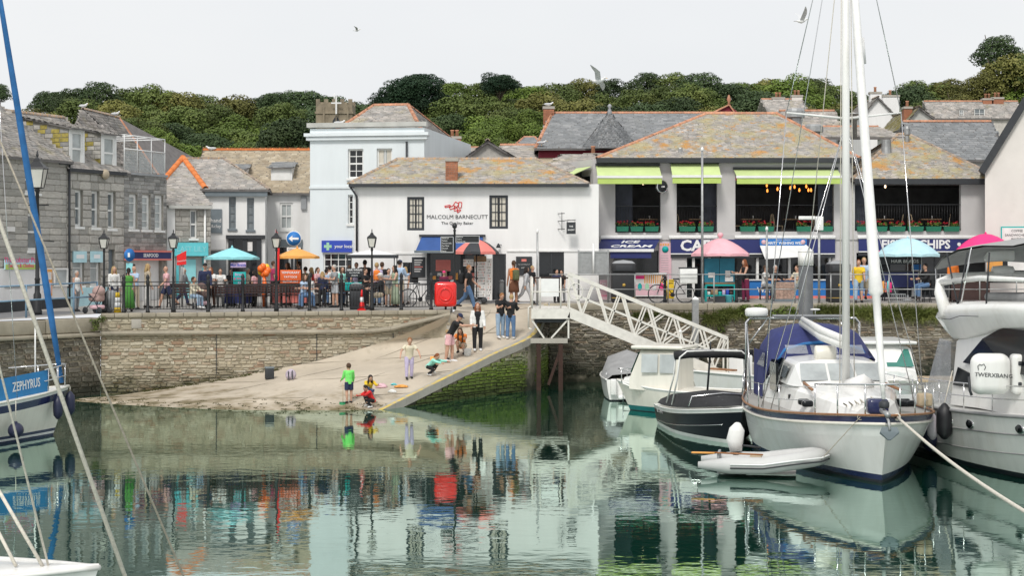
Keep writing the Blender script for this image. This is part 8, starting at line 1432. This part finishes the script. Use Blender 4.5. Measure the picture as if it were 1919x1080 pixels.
def person(label, p, h, yaw, top, bot, hair='hair_brown', pose='stand', slv='short', leg='long', hl='short', hat=None, skin='skin', shoe='shoe_dark', vox=.013, seat=None, kid=False, jacket=None, **ov):
    q = dict(L=(3, 3), Rr=(-3, 3), lean=2, aL=(6, 8, 14), aR=(4, 8, 12), hp=4); q.update(POSE[pose]); q.update(ov); t = thing('person', label, 'person', p, R(yaw))
    h *= 1.05 if vox < .01 else 1.0; sx = 1.06 if kid else 1.0; hs = 1.22 if kid else 1.0
    fwd = lambda a: Vector((0, -math.sin(R(a)), -math.cos(R(a))))       # leg direction at pitch a, 0 = straight down
    legs = []
    for s, (tp, kb) in ((-1, q['L']), (1, q['Rr'])):
        hip = Vector((s*.052, 0, 0)); kn = hip+fwd(tp)*.245+Vector((s*.012, 0, 0)); an = kn+fwd(tp-kb)*.235; legs.append((hip, kn, an))
    low = min(l[2].z for l in legs); zp = .042-low if seat is None else seat/h+.055
    if seat is not None: 
        pass
    off = Vector((0, 0, zp)); legs = [tuple(v+off for v in l) for l in legs]; P0 = off; up = Vector((0, -math.sin(R(q['lean'])), math.cos(R(q['lean'])))); sp = lambda d: P0+up*d
    hd = R(q['lean']*.35+q['hp']); hup = Vector((0, -math.sin(hd), math.cos(hd))); hfw = Vector((0, -math.cos(hd), -math.sin(hd))); nb = sp(.3); hc = nb+hup*(.082+.012*hs); HM = Matrix((Vector((1, 0, 0)), -hfw, hup)).transposed().to_4x4()
    arms = []
    for s, (ap, ab, eb) in ((-1, q['aL']), (1, q['aR'])):
        sh = sp(.268)+Vector((s*.098*sx, 0, 0)); d1 = Vector((s*math.sin(R(ab)), -math.sin(R(ap+q['lean']*.3))*math.cos(R(ab)), -math.cos(R(ap+q['lean']*.3))*math.cos(R(ab)))).normalized(); el = sh+d1*.165; a2 = ap+eb+q['lean']*.3; d2 = Vector((s*math.sin(R(ab))*.3-s*.12*(eb > 40), -math.sin(R(a2)), -math.cos(R(a2)))).normalized(); wr = el+d2*.145; arms.append((s, sh, el, wr, d2))
    S = Matrix.Scale(h, 4); b = MB(); b.T = S
    tor = lambda m_, e, d0, d1, mb, fl=.64: mb.tube([sp(d) for d in (d0, max(d0+.02, 0), .08, .165, .235, .275, d1)], [.078+e, .088+e, .076*sx+e, .088+e, .1+e, .082+e, .04+e*.6], m_, 14, flat=fl)
    tor(skin, 0, -.035, .3, b); b.tube([sp(.28), nb+hup*.03, hc], [.034, .028, .03], skin, 10)
    b.ell(hc, (.044*hs, .053*hs, .064*hs), skin, 14, 10, HM); b.ell(hc+HM.to_3x3() @ Vector((0, -.012, -.036*hs)), (.034*hs, .04*hs, .032*hs), skin, 12, 8, HM); b.ell(hc+HM.to_3x3() @ Vector((0, -.054*hs, -.006)), (.008, .012, .013), skin, 8, 6, HM)
    for s in (-1, 1): b.ell(hc+HM.to_3x3() @ Vector((s*.045*hs, .004, -.004)), (.006, .012, .016), skin, 8, 6, HM)
    for s, sh, el, wr, d2 in arms:
        b.tube([sh+Vector((-s*.03, 0, .005)), sh, sh.lerp(el, .5), el, el.lerp(wr, .35), wr], [.03, .031, .027, .022, .023, .0155], skin, 10); sd = d2.cross(Vector((s, 0, 0))).normalized(); hm = wr+d2*.028; b.tube([wr, wr+d2*.02, wr+d2*.05], [.015, .021, .019], skin, 8, flat=.6)
        for k in range(4): f0 = wr+d2*.046+sd*(.017-.0115*k); cu = d2+Vector((-s*.35, 0, 0)); b.tube([f0, f0+d2*.022, f0+d2*.022+cu*(.02, .024, .022, .016)[k]], [.0062, .0058, .0045], skin, 6)
        tb = wr+d2*.016+sd*.018; b.tube([tb, tb+sd*.014+d2*.014, tb+sd*.016+d2*.034], [.0075, .007, .005], skin, 6)
    for (hip, kn, an) in legs:
        b.tube([hip+Vector((0, 0, .02)), hip, hip.lerp(kn, .5), kn, kn.lerp(an, .3), kn.lerp(an, .7), an], [.05, .055, .047, .035, .036, .027, .02], skin, 10); b.tube([an+Vector((0, .018, -.022)), an+Vector((0, -.02, -.018)), an+Vector((0, -.085, -.032))], [.02, .024, .017], skin, 8)
    def done(mb, nm, par, v=vox):
        o = mb.build(nm, par); md = o.modifiers.new('remesh', 'REMESH'); md.mode = 'VOXEL'; md.voxel_size = v; md.use_smooth_shade = True; return o
    done(b, 'body', t)
    # top
    c = MB(); c.T = S; e = .012
    if top:
        tor(top, e, -.05 if bot != 'dress' else -.03, .295, c, .7)
        if slv: 
            for s, sh, el, wr, d2 in arms:
                if slv == 'short': c.tube([sh+Vector((-s*.04, 0, 0)), sh, sh.lerp(el, .62)], [.038, .042, .04], top, 10)
                else: c.tube([sh+Vector((-s*.04, 0, 0)), sh, sh.lerp(el, .5), el, el.lerp(wr, .5), wr+d2*-.01], [.038, .043, .038, .034, .03, .025], top, 10)
        done(c, 'jacket' if slv == 'jacket' else 'top', t)
    if jacket:
        j = MB(); j.T = S
        for s, sh, el, wr, d2 in arms:
            j.tube([sh+Vector((-s*.05, 0, 0)), sh, sh.lerp(el, .5), el, el.lerp(wr, .5), wr], [.042, .048, .043, .039, .034, .029], jacket, 10)
            j.tube([sp(d)+Vector((s*.062, -.012, 0)) for d in (-.04, .06, .16, .24, .28)], [.055, .055, .052, .05, .03], jacket, 10)
        j.tube([sp(d)+Vector((0, .035, 0)) for d in (-.04, .06, .16, .24, .28)], [.09, .088, .09, .095, .06], jacket, 12, flat=.4); done(j, 'jacket', t)
    # bottom
    c = MB(); c.T = S
    if bot == 'dress': bm_ = top; fl = [(.13, .085), (.0, .1), (-.12, .115), (-.28, .135), (-.44, .15)]; c.tube([P0+Vector((0, 0, z)) for z, r in fl], [r for z, r in fl], bm_, 16, flat=.7); c.build('skirt', t)
    elif leg == 'skirt': fl = [(.05, .092), (-.03, .105), (-.14, .12), (-.24, .125)]; c.tube([P0+Vector((0, 0, z)) for z, r in fl], [r for z, r in fl], bot, 16, flat=.72); c.build('skirt', t)
    elif bot:
        c.tube([sp(d) for d in (-.045, 0, .045)], [.085, .097, .09], bot, 14, flat=.72); r_ = {'long': .94, 'short': .8}[leg]
        for hip, kn, an in legs:
            if leg == 'long': c.tube([hip, hip.lerp(kn, .5), kn, kn.lerp(an, .5), kn.lerp(an, r_)], [.062, .056, .044, .04, .036], bot, 10)
            else: c.tube([hip, hip.lerp(kn, .5), hip.lerp(kn, r_)], [.064, .062, .06], bot, 10)
        done(c, 'trousers' if leg == 'long' else 'shorts', t)
    for hip, kn, an in legs:
        s_ = MB(); s_.T = S; s_.tube([an+Vector((0, .032, -.016)), an+Vector((0, .01, -.012)), an+Vector((0, -.04, -.016)), an+Vector((0, -.092, -.026)), an+Vector((0, -.108, -.03))], [.016, .03, .028, .025, .012], shoe, 10, flat=.85); s_.build('shoe', t)
    # hair and headgear
    HR = HM.to_3x3(); k = MB(); k.T = S
    if hair:
        k.ell(hc+HR @ Vector((0, .014, .014)), (.05*hs, .055*hs, .06*hs), hair, 14, 10, HM)
        if hl in ('long', 'bob'):
            ln = .2 if hl == 'long' else .07
            k.tube([hc+HR @ Vector((0, .02, .02)), hc+HR @ Vector((0, .035, -.05)), nb+Vector((0, .045, 0)), nb+Vector((0, .055, -ln))], [.05, .054, .052, .025], hair, 10, flat=.7)
            for s in (-1, 1): k.tube([hc+HR @ Vector((s*.035, -.008, .03)), hc+HR @ Vector((s*.046, -.005, -.03)), nb+Vector((s*.05, -.02, -.02)), nb+Vector((s*.045, -.045, -ln*.9))], [.018, .02, .024, .012], hair, 8)
        if hl == 'tail': k.ell(hc+HR @ Vector((0, .062, .02)), (.02, .025, .024), hair, 8, 6); k.tube([hc+HR @ Vector((0, .065, .02)), hc+HR @ Vector((0, .08, -.05)), hc+HR @ Vector((0, .07, -.1))], [.016, .02, .008], hair, 8)
        k.build('hair', t)
    if hat: k = MB(); k.T = S; k.ell(hc+HR @ Vector((0, .006, .03)), (.051*hs, .058*hs, .046*hs), hat, 14, 8, HM); k.ell(hc+HR @ Vector((0, -.065, .024)), (.036, .036, .007), hat, 12, 6, HM); k.build('cap', t)
    k = MB(); k.T = S
    for s in (-1, 1):
        e_ = MB(); e_.T = S; e_.ell(hc+HR @ Vector((s*.018*hs, -.049*hs, .006)), (.0055, .005, .0035), 'eye', 6, 4, HM); e_.build('eye', t)
    k.ell(hc+HR @ Vector((0, -.048*hs, -.034*hs)), (.012, .006, .003), 'lips', 8, 4, HM); k.build('mouth', t)
    return t
def rucksack(label, p, h, yaw, m, z=.68):
    d = Vector((math.sin(R(yaw)), -math.cos(R(yaw)), 0)); t = thing('rucksack', label, 'bag', Vector(p)-d*.1*h, R(yaw)); MB().rbox(-.13, .13, -.02, .16, h*z-.18, h*z+.24, m, .08, 4).build('body', t); MB().rbox(-.09, .09, .161, .2, h*z-.14, h*z+.05, m, .02, 2).build('pocket', t)
    for s in (-1, 1): MB().tube([(s*.1, -.02, h*z+.2), (s*.1, -.14*h, h*z+.22), (s*.11, -.15*h, h*z+.05), (s*.11, -.02, h*z-.14)], .018, m, 6, flat=.4).build('strap', t)
FN = .009
def onslip(u, vf): return G(u, vf)
def hp(p, vh, vf): return (vf-vh)*p.y/F
p = G(654, 756); person('boy in lime green t-shirt and navy shorts holding a green net at the waterline', p, 1.22, 205, 'c_lime', 'c_navy', 'hair_brown', 'hold', 'long', 'short', kid=True, shoe='shoe_dark', vox=FN, aL=(18, 14, 10), aR=(20, 8, 40))
n0 = Vector((p.x-.2, p.y-.12, 0)); t = thing('shrimp_net', 'green mesh shrimp net dipped in the water by the boy', 'net', (n0.x, n0.y, .0)); mat('net_green', (.02, .32, .12), .7, .1, alpha=.8); MB().lathe([(.1, .2), (.09, .05), (.05, -.1), (.02, -.2)], 'net_green', n=12).build('mesh', t); MB().tube([(.1*math.cos(a), .1*math.sin(a), .2) for a in [2*PI*k/14 for k in range(14)]], .008, 'green_plastic', 5, loop=True).build('hoop', t); MB().tube([(.02, .0, .2), (.0, .15, .8)], .01, 'bentwood', 6).build('handle', t)
person('child in yellow top crouching beside the pink jacket', G(690, 746), 1.2, 20, 'c_yellow', 'c_blue', 'hair_dark', 'crouch', 'long', kid=True, vox=FN, hl='bob'); person('child in red and black hoodie squatting at the water with head down', G(699, 764), 1.15, 300, 'c_red', 'c_black', 'hair_dark', 'crouch', 'long', kid=True, vox=FN, shoe='shoe_white')
person('girl in cream t-shirt and lilac leggings leaning with arms spread', G(767, 711), 1.36, 10, 'c_cream', 'c_lilac', 'hair_ginger', 'reach', 'short', kid=True, vox=FN); person('child in mint top and black leggings reaching down to the kerb', G(803, 704), 1.2, 60, 'c_mint', 'c_black', 'hair_red', 'kneel', 'long', kid=True, vox=FN, shoe='shoe_white', hl='tail')
p = G(843, 679); person('man in black t-shirt, cap and pink shorts bending to help', p, 1.74, 75, 'c_black', 'c_pink', 'hair_brown', 'bend', 'short', 'short', hat='c_navy', vox=FN, shoe='shoe_white', lean=30); person('woman in orange top crouching with bare knees beside the man in the cap', G(866, 664), 1.55, 350, 'c_orange', 'c_beige', 'hair_brown', 'crouch', 'short', 'short', hl='long', vox=FN); person('small child half hidden behind the man in pink shorts', G(838, 674), 1.05, 60, 'c_white', 'c_beige', 'hair_blond', 'stand', 'short', 'short', kid=True)
person('woman with long auburn hair in white jacket and black dungarees', G(895, 658), 1.66, 5, 'c_black', 'c_black', 'hair_red', 'stand', None, hl='long', vox=FN, jacket='c_white', shoe='shoe_white', aL=(8, 10, 18), aR=(8, 10, 18))
person('teenager in black and yellow vest and pale jeans looking down at the slip', G(938, 634), 1.62, 25, 'c_black', 'c_ljeans', 'hair_ginger', 'hold', 'short', vox=FN, shoe='shoe_white', hp=35); person('teenager in black jumper and blue jeans with back turned', G(957, 636), 1.58, 160, 'c_black', 'c_jeans', 'hair_blond', 'hold', 'long', vox=FN, shoe='shoe_white', hp=25)
def at(u, vh, Y): c = W(u, vh, Y); g = gz(c.x, Y); return Vector((c.x, Y, g)), min(1.88, max(1.3, c.z-g))
p, h = at(877, 497, 64.2); person('man in black t-shirt and jeans striding along the quay', p, h, 80, 'c_black', 'c_jeans', 'hair_ginger', 'walk', 'short', vox=FN); rucksack('black rucksack worn by the striding man', p, h, 80, 'c_black')
p, h = at(963, 491, 66.6); person('woman in brown skirt and tan top seen from behind', p, h, 200, 'c_orange', 'c_brown', 'hair_brown', 'stand', None, 'skirt', hl='tail', skin='skin_tan', vox=FN); rucksack('camouflage rucksack on the woman in the brown skirt', p, h, 200, 'c_camo')
CROWD = [(985, 497, 66.9, 'woman in pale grey hoodie and trousers by the menu board', 100, 'c_lgrey', 'c_lgrey', 'hair_dark', 'walk', 'long', 'long', 'bob', None), (997, 497, 67.3, 'blond person in dark top behind the woman in grey', 60, 'c_black', 'c_white', 'hair_blond', 'stand', 'short', 'long', 'short', None), (1043, 504, 67.0, 'dark-haired person peering over the landing rail', 20, 'c_navy', 'c_black', 'hair_dark', 'stand', 'short', 'long', 'short', None), (1053, 507, 67.4, 'tanned dark-haired person beside the landing rail', 330, 'c_black', 'c_grey', 'hair_dark', 'stand', 'short', 'long', 'short', None),
    (143, 506, 61.3, 'white-haired woman in sleeveless white top and grey trousers', 60, 'c_white', 'c_grey', 'hair_grey', 'stand', None, 'long', 'short', None), (213, 498, 62.0, 'blonde woman in white blouse chatting at the railing', 40, 'c_white', 'c_navy', 'hair_blond', 'stand', 'long', 'long', 'long', None), (241, 501, 61.1, 'dark-haired woman in a long bright green dress', 190, 'c_green', 'dress', 'hair_dark', 'stand', None, 'long', 'tail', None), (253, 497, 62.4, 'bald man in sunglasses and blue-grey t-shirt', 330, 'c_sky', 'c_beige', None, 'hold', 'short', 'long', 'short', None),
    (276, 493, 63.4, 'blonde woman in patterned top with shoulder bag', 110, 'c_beige', 'c_white', 'hair_blond', 'stand', 'long', 'long', 'bob', None), (313, 495, 63.5, 'bald man in pink shirt and navy shorts', 300, 'c_pink', 'c_navy', None, 'walk', 'short', 'short', 'short', None), (384, 492, 63.2, 'man in navy fleece and dark cap', 15, 'c_navy', 'c_black', 'hair_dark', 'stand', 'long', 'long', 'short', 'c_black'), (396, 500, 63.9, 'auburn woman in white top behind the man in navy', 340, 'c_white', 'c_brown', 'hair_red', 'hold', 'short', 'long', 'long', None), (413, 502, 64.0, 'man in white t-shirt under the turquoise parasol', 10, 'c_white', 'c_grey', 'hair_brown', 'hold', 'short', 'long', 'short', None),
    (478, 505, 64.4, 'dark-haired woman in coral pink top by the balloons', 250, 'c_pink', 'c_black', 'hair_dark', 'stand', 'short', 'long', 'bob', None), (512, 488, 65.6, 'man in magenta shirt behind the lantern post', 100, 'c_magenta', 'c_black', 'hair_brown', 'stand', 'short', 'long', 'short', None), (540, 491, 65.7, 'long-haired woman in mustard top behind the orange sign', 300, 'c_yellow', 'c_black', 'hair_brown', 'stand', 'short', 'long', 'long', None), (561, 489, 65.9, 'man in dark jumper at the orange stall', 270, 'c_black', 'c_black', 'hair_dark', 'stand', 'long', 'long', 'short', None), (573, 499, 65.4, 'person in olive top beside the orange stall', 240, 'c_camo', 'c_jeans', 'hair_dark', 'stand', 'short', 'long', 'short', None),
    (595, 500, 65.0, 'woman in pale pink top facing the crowd', 60, 'c_pink', 'c_white', 'hair_brown', 'stand', 'short', 'long', 'tail', None), (604, 508, 64.2, 'blonde woman in dark blue jacket with back turned', 170, 'c_navy', 'c_black', 'hair_blond', 'stand', 'long', 'long', 'bob', None), (611, 503, 65.4, 'person in light blue shirt behind the blonde woman', 130, 'c_sky', 'c_jeans', 'hair_dark', 'stand', 'short', 'long', 'short', None), (628, 495, 63.9, 'stout man in grey t-shirt with sling strap', 300, 'c_grey', 'c_lgrey', 'hair_grey', 'hold', 'short', 'short', 'short', None),
    (668, 491, 66.4, 'person serving under the gazebo', 0, 'c_lilac', 'c_black', 'hair_dark', 'stand', 'short', 'long', 'short', None), (684, 486, 66.0, 'dark-haired man in black under the gazebo pole', 200, 'c_black', 'c_black', 'hair_dark', 'stand', 'long', 'long', 'short', None), (683, 502, 64.0, 'brown-haired person in black beside the chalkboard', 60, 'c_black', 'c_black', 'hair_brown', 'hold', 'short', 'long', 'short', None), (706, 491, 65.0, 'blonde person in lilac shirt seen from behind', 185, 'c_lilac', 'c_jeans', 'hair_blond', 'stand', 'short', 'long', 'short', None), (716, 490, 65.6, 'man in black jacket with yellow collar seen from behind', 180, 'c_black', 'c_jeans', 'hair_brown', 'stand', 'long', 'long', 'short', None),
    (728, 502, 64.0, 'boy in grey t-shirt facing the harbour', 20, 'c_grey', 'c_beige', 'hair_dark', 'stand', 'short', 'short', 'short', None), (741, 496, 63.7, 'dark-haired woman in sage green dress leaning in', 300, 'c_sage', 'dress', 'hair_dark', 'hold', None, 'long', 'bob', None), (748, 486, 64.9, 'tall man in pale blue shirt and navy cap from behind', 150, 'c_sky', 'c_beige', 'hair_dark', 'hold', 'long', 'short', 'short', 'c_navy'), (832, 511, 66.4, 'person in a magenta hat behind the red lifebuoy housing', 10, 'c_maroon', 'c_black', 'hair_dark', 'stand', 'long', 'long', 'short', 'hotpink'),
    (434, 503, 64.7, 'braider in black with a ponytail behind the teal board', 350, 'c_black', 'c_black', 'hair_dark', 'hold', 'short', 'long', 'tail', None), (462, 499, 65.6, 'man in cream shirt behind the lilac sign', 90, 'c_cream', 'c_beige', 'hair_grey', 'walk', 'short', 'long', 'short', None), (585, 498, 66.2, 'woman in red jacket walking behind the crowd', 270, 'c_red', 'c_jeans', 'hair_blond', 'walk', 'long', 'long', 'long', None), (618, 497, 66.0, 'man in white polo beside the stout man', 200, 'c_white', 'c_navy', 'hair_dark', 'stand', 'short', 'long', 'short', None), (641, 499, 65.2, 'woman in turquoise top near the chalkboard', 30, 'c_mint', 'c_jeans', 'hair_brown', 'stand', 'short', 'long', 'bob', None), (655, 496, 66.8, 'man in navy jumper under the gazebo edge', 160, 'c_navy', 'c_grey', 'hair_brown', 'stand', 'long', 'long', 'short', None), (760, 499, 66.0, 'woman in white dress beside the bakery menu', 330, 'c_white', 'dress', 'hair_blond', 'stand', None, 'long', 'long', None), (343, 499, 65.2, 'woman in grey cardigan by the turquoise shop', 80, 'c_grey', 'c_navy', 'hair_grey', 'walk', 'long', 'long', 'bob', None),
    (1397, 485, 67.5, 'woman with long red hair in black vest and maroon trousers', 290, 'c_black', 'c_maroon', 'hair_red', 'hold', None, 'long', 'long', None), (1609, 483, 67.2, 'auburn teenager in yellow t-shirt walking past the mast', 350, 'c_yellow', 'c_ljeans', 'hair_red', 'walk', 'short', 'long', 'short', None), (1619, 479, 67.5, 'blond man in denim shirt beside the teenager in yellow', 355, 'c_sky', 'c_beige', 'hair_blond', 'walk', 'short', 'short', 'short', None), (1785, 480, 68.0, 'bald person in orange jacket behind the motor yacht arch', 20, 'c_orange', 'c_black', None, 'stand', 'long', 'long', 'short', None), (1325, 495, 69.9, 'ice cream seller in black behind the counter', 350, 'c_black', 'c_black', 'hair_dark', 'hold', 'short', 'long', 'short', 'c_red')]
for (u, vh, Y, lb, yaw, tp_, bt, hr, ps, sv, lg, hl_, ht) in CROWD: p, h = at(u, vh, Y); person(lb, p, h, yaw, tp_, bt, hr, ps, sv, lg, hl_, ht)
p, h = at(706, 500, 64.9); rucksack('orange rucksack on the blonde person in lilac', p, 1.65, 185, 'c_orange')
def sitter(lb, u, v, Y, h, yaw, seat, *a, **k):
    c = W(u, v, Y); person(lb, Vector((c.x, Y, gz(c.x, Y))), h, yaw, *a, pose='sit', seat=seat, **k)
sitter('child in cream hoodie and jeans sitting on the bench end', 361, 578, 62.0, 1.45, 60, .45, 'c_cream', 'c_ljeans', 'hair_brown', slv='long', kid=True, shoe='shoe_white'); sitter('man in white t-shirt and jeans seated among the benches', 584, 576, 62.9, 1.7, 300, .45, 'c_white', 'c_jeans', 'hair_dark'); sitter('woman in blue jeans seated with knees up beside the man in white', 568, 577, 62.8, 1.62, 60, .45, 'c_sky', 'c_jeans', 'hair_brown', hl='bob'); sitter('seated man in black jacket and white cap by the railing', 716, 577, 62.6, 1.72, 280, .45, 'c_black', 'c_beige', 'hair_grey', slv='long', hat='c_white')
sitter('man in white shirt leaning at the cafe table', 1432, 562, 69.2, 1.75, 60, .5, 'c_white', 'c_grey', 'hair_brown'); sitter('man in dark green at the cafe table', 1452, 562, 69.4, 1.75, 10, .5, 'c_black', 'c_grey', 'hair_grey', slv='long'); sitter('person in pale yellow shirt at the cafe table', 1496, 562, 69.2, 1.75, 300, .5, 'c_cream', 'c_grey', 'hair_brown'); sitter('man in black jacket on a tall stool beside the braiding stall', 1737, 560, 67.4, 1.8, 290, .6, 'c_black', 'c_jeans', 'hair_dark', slv='long')
c = W(1737, 560, 67.4); t = thing('stool', 'black bar stool under the man in the black jacket', 'stool', (c.x, 67.4, gz(c.x, 67.4))); MB().lathe([(.17, .52), (.18, .55), (.17, .58)], 'charcoal', n=14).build('seat', t)
for k in range(4): a = PI/4+k*PI/2; MB().tube([(.1*math.cos(a), .1*math.sin(a), .53), (.2*math.cos(a), .2*math.sin(a), 0)], .016, 'charcoal', 6).build('leg', t)
for i, (u, w) in enumerate(((1432, 'man in white'), (1452, 'man in dark green'), (1496, 'person in pale yellow'))):
    c = W(u, 562, 69.3); t = thing('cafe_stool', 'dark stool under the '+w, 'stool', (c.x, 69.3, gz(c.x, 69.3))); MB().rbox(-.2, .2, -.18, .18, .44, .49, 'wood_dark', .02, 2).build('seat', t)
    for x in (-.16, .16):
        for y in (-.14, .14): MB().tube([(x, y, 0), (x, y, .44)], .018, 'wood_dark', 6).build('leg', t)
# ================================================================ gulls
mat('gull_white', (.75, .75, .74), .8, .03); mat('gull_grey', (.58, .59, .6), .8, .05); mat('gull_bill', (.7, .4, .03), .5, 0)
def gull(label, c, s, yaw, fly=None):
    t = thing('seagull', label, 'seagull', c, R(yaw)); MB().tube([(0, .24*s, .02*s), (0, .12*s, .01*s), (0, 0, 0), (0, -.12*s, .04*s), (0, -.2*s, .09*s)], [.02*s, .06*s, .085*s, .06*s, .035*s], 'gull_white', 10).build('body', t); MB().ell((0, -.22*s, .11*s), (.042*s, .055*s, .042*s), 'gull_white', 10, 8).build('head', t); MB().tube([(0, -.265*s, .105*s), (0, -.33*s, .09*s)], [.014*s, .004*s], 'gull_bill', 6).build('bill', t); MB().prism([(-.03*s, 0), (.03*s, 0), (.06*s, .01), (-.06*s, .01)], .22*s, .36*s, 'gull_white').build('tail', t)
    if fly:
        for sd, (z1, z2) in zip((-1, 1), fly): MB().grid([[(sd*.06*s, -.1*s, .05*s), (sd*.06*s, .1*s, .05*s)], [(sd*.3*s, -.14*s, z1*s), (sd*.3*s, .06*s, z1*s)], [(sd*.55*s, -.06*s, (z1+z2)/2*s), (sd*.55*s, .08*s, (z1+z2)/2*s)], [(sd*.75*s, .06*s, z2*s), (sd*.74*s, .09*s, z2*s)]], 'gull_grey').build('wing', t)
    else:
        for sd in (-1, 1): MB().ell((sd*.065*s, .06*s, .03*s), (.03*s, .2*s, .06*s), 'gull_grey', 10, 8).build('wing', t); MB().tube([(sd*.03*s, 0, -.06*s), (sd*.03*s, 0, -.17*s)], .008*s, 'gull_bill', 5).build('leg', t)
gull('white gull gliding in front of the wood', W(1122, 152, 60), 1.0, 70, ((.3, .5), (-.1, -.25))); gull('dark-winged gull flying in the clear sky', W(1502, 40, 75), 1.0, 100, ((.3, .55), (.3, .5))); gull('small distant gull flying far off in the sky', W(669, 57, 150), 1.0, 80, ((.2, .3), (.2, .3)))
for u, v, Y, yw_, lb in ((157, 199, 78.5, 60, 'gull on the high end of the bare slate ridge'), (217, 214, 79.5, 60, 'gull lower down the bare slate ridge'), (1028, 196, 89.6, 90, 'gull on the brick chimney of the maroon hall'), (636, 231, 74.3, 90, 'gull sitting on the pale blue parapet in front of the tower'), (665, 235, 74.2, 270, 'gull sitting low on the pale blue parapet'), (1015, 268, 85.6, 90, 'gull on the eaves of the maroon hall'), (396, 279, 80.4, 280, 'gull settled on the orange-red ridge')):
    gull(lb, W(u, v, Y), .95, yw_)
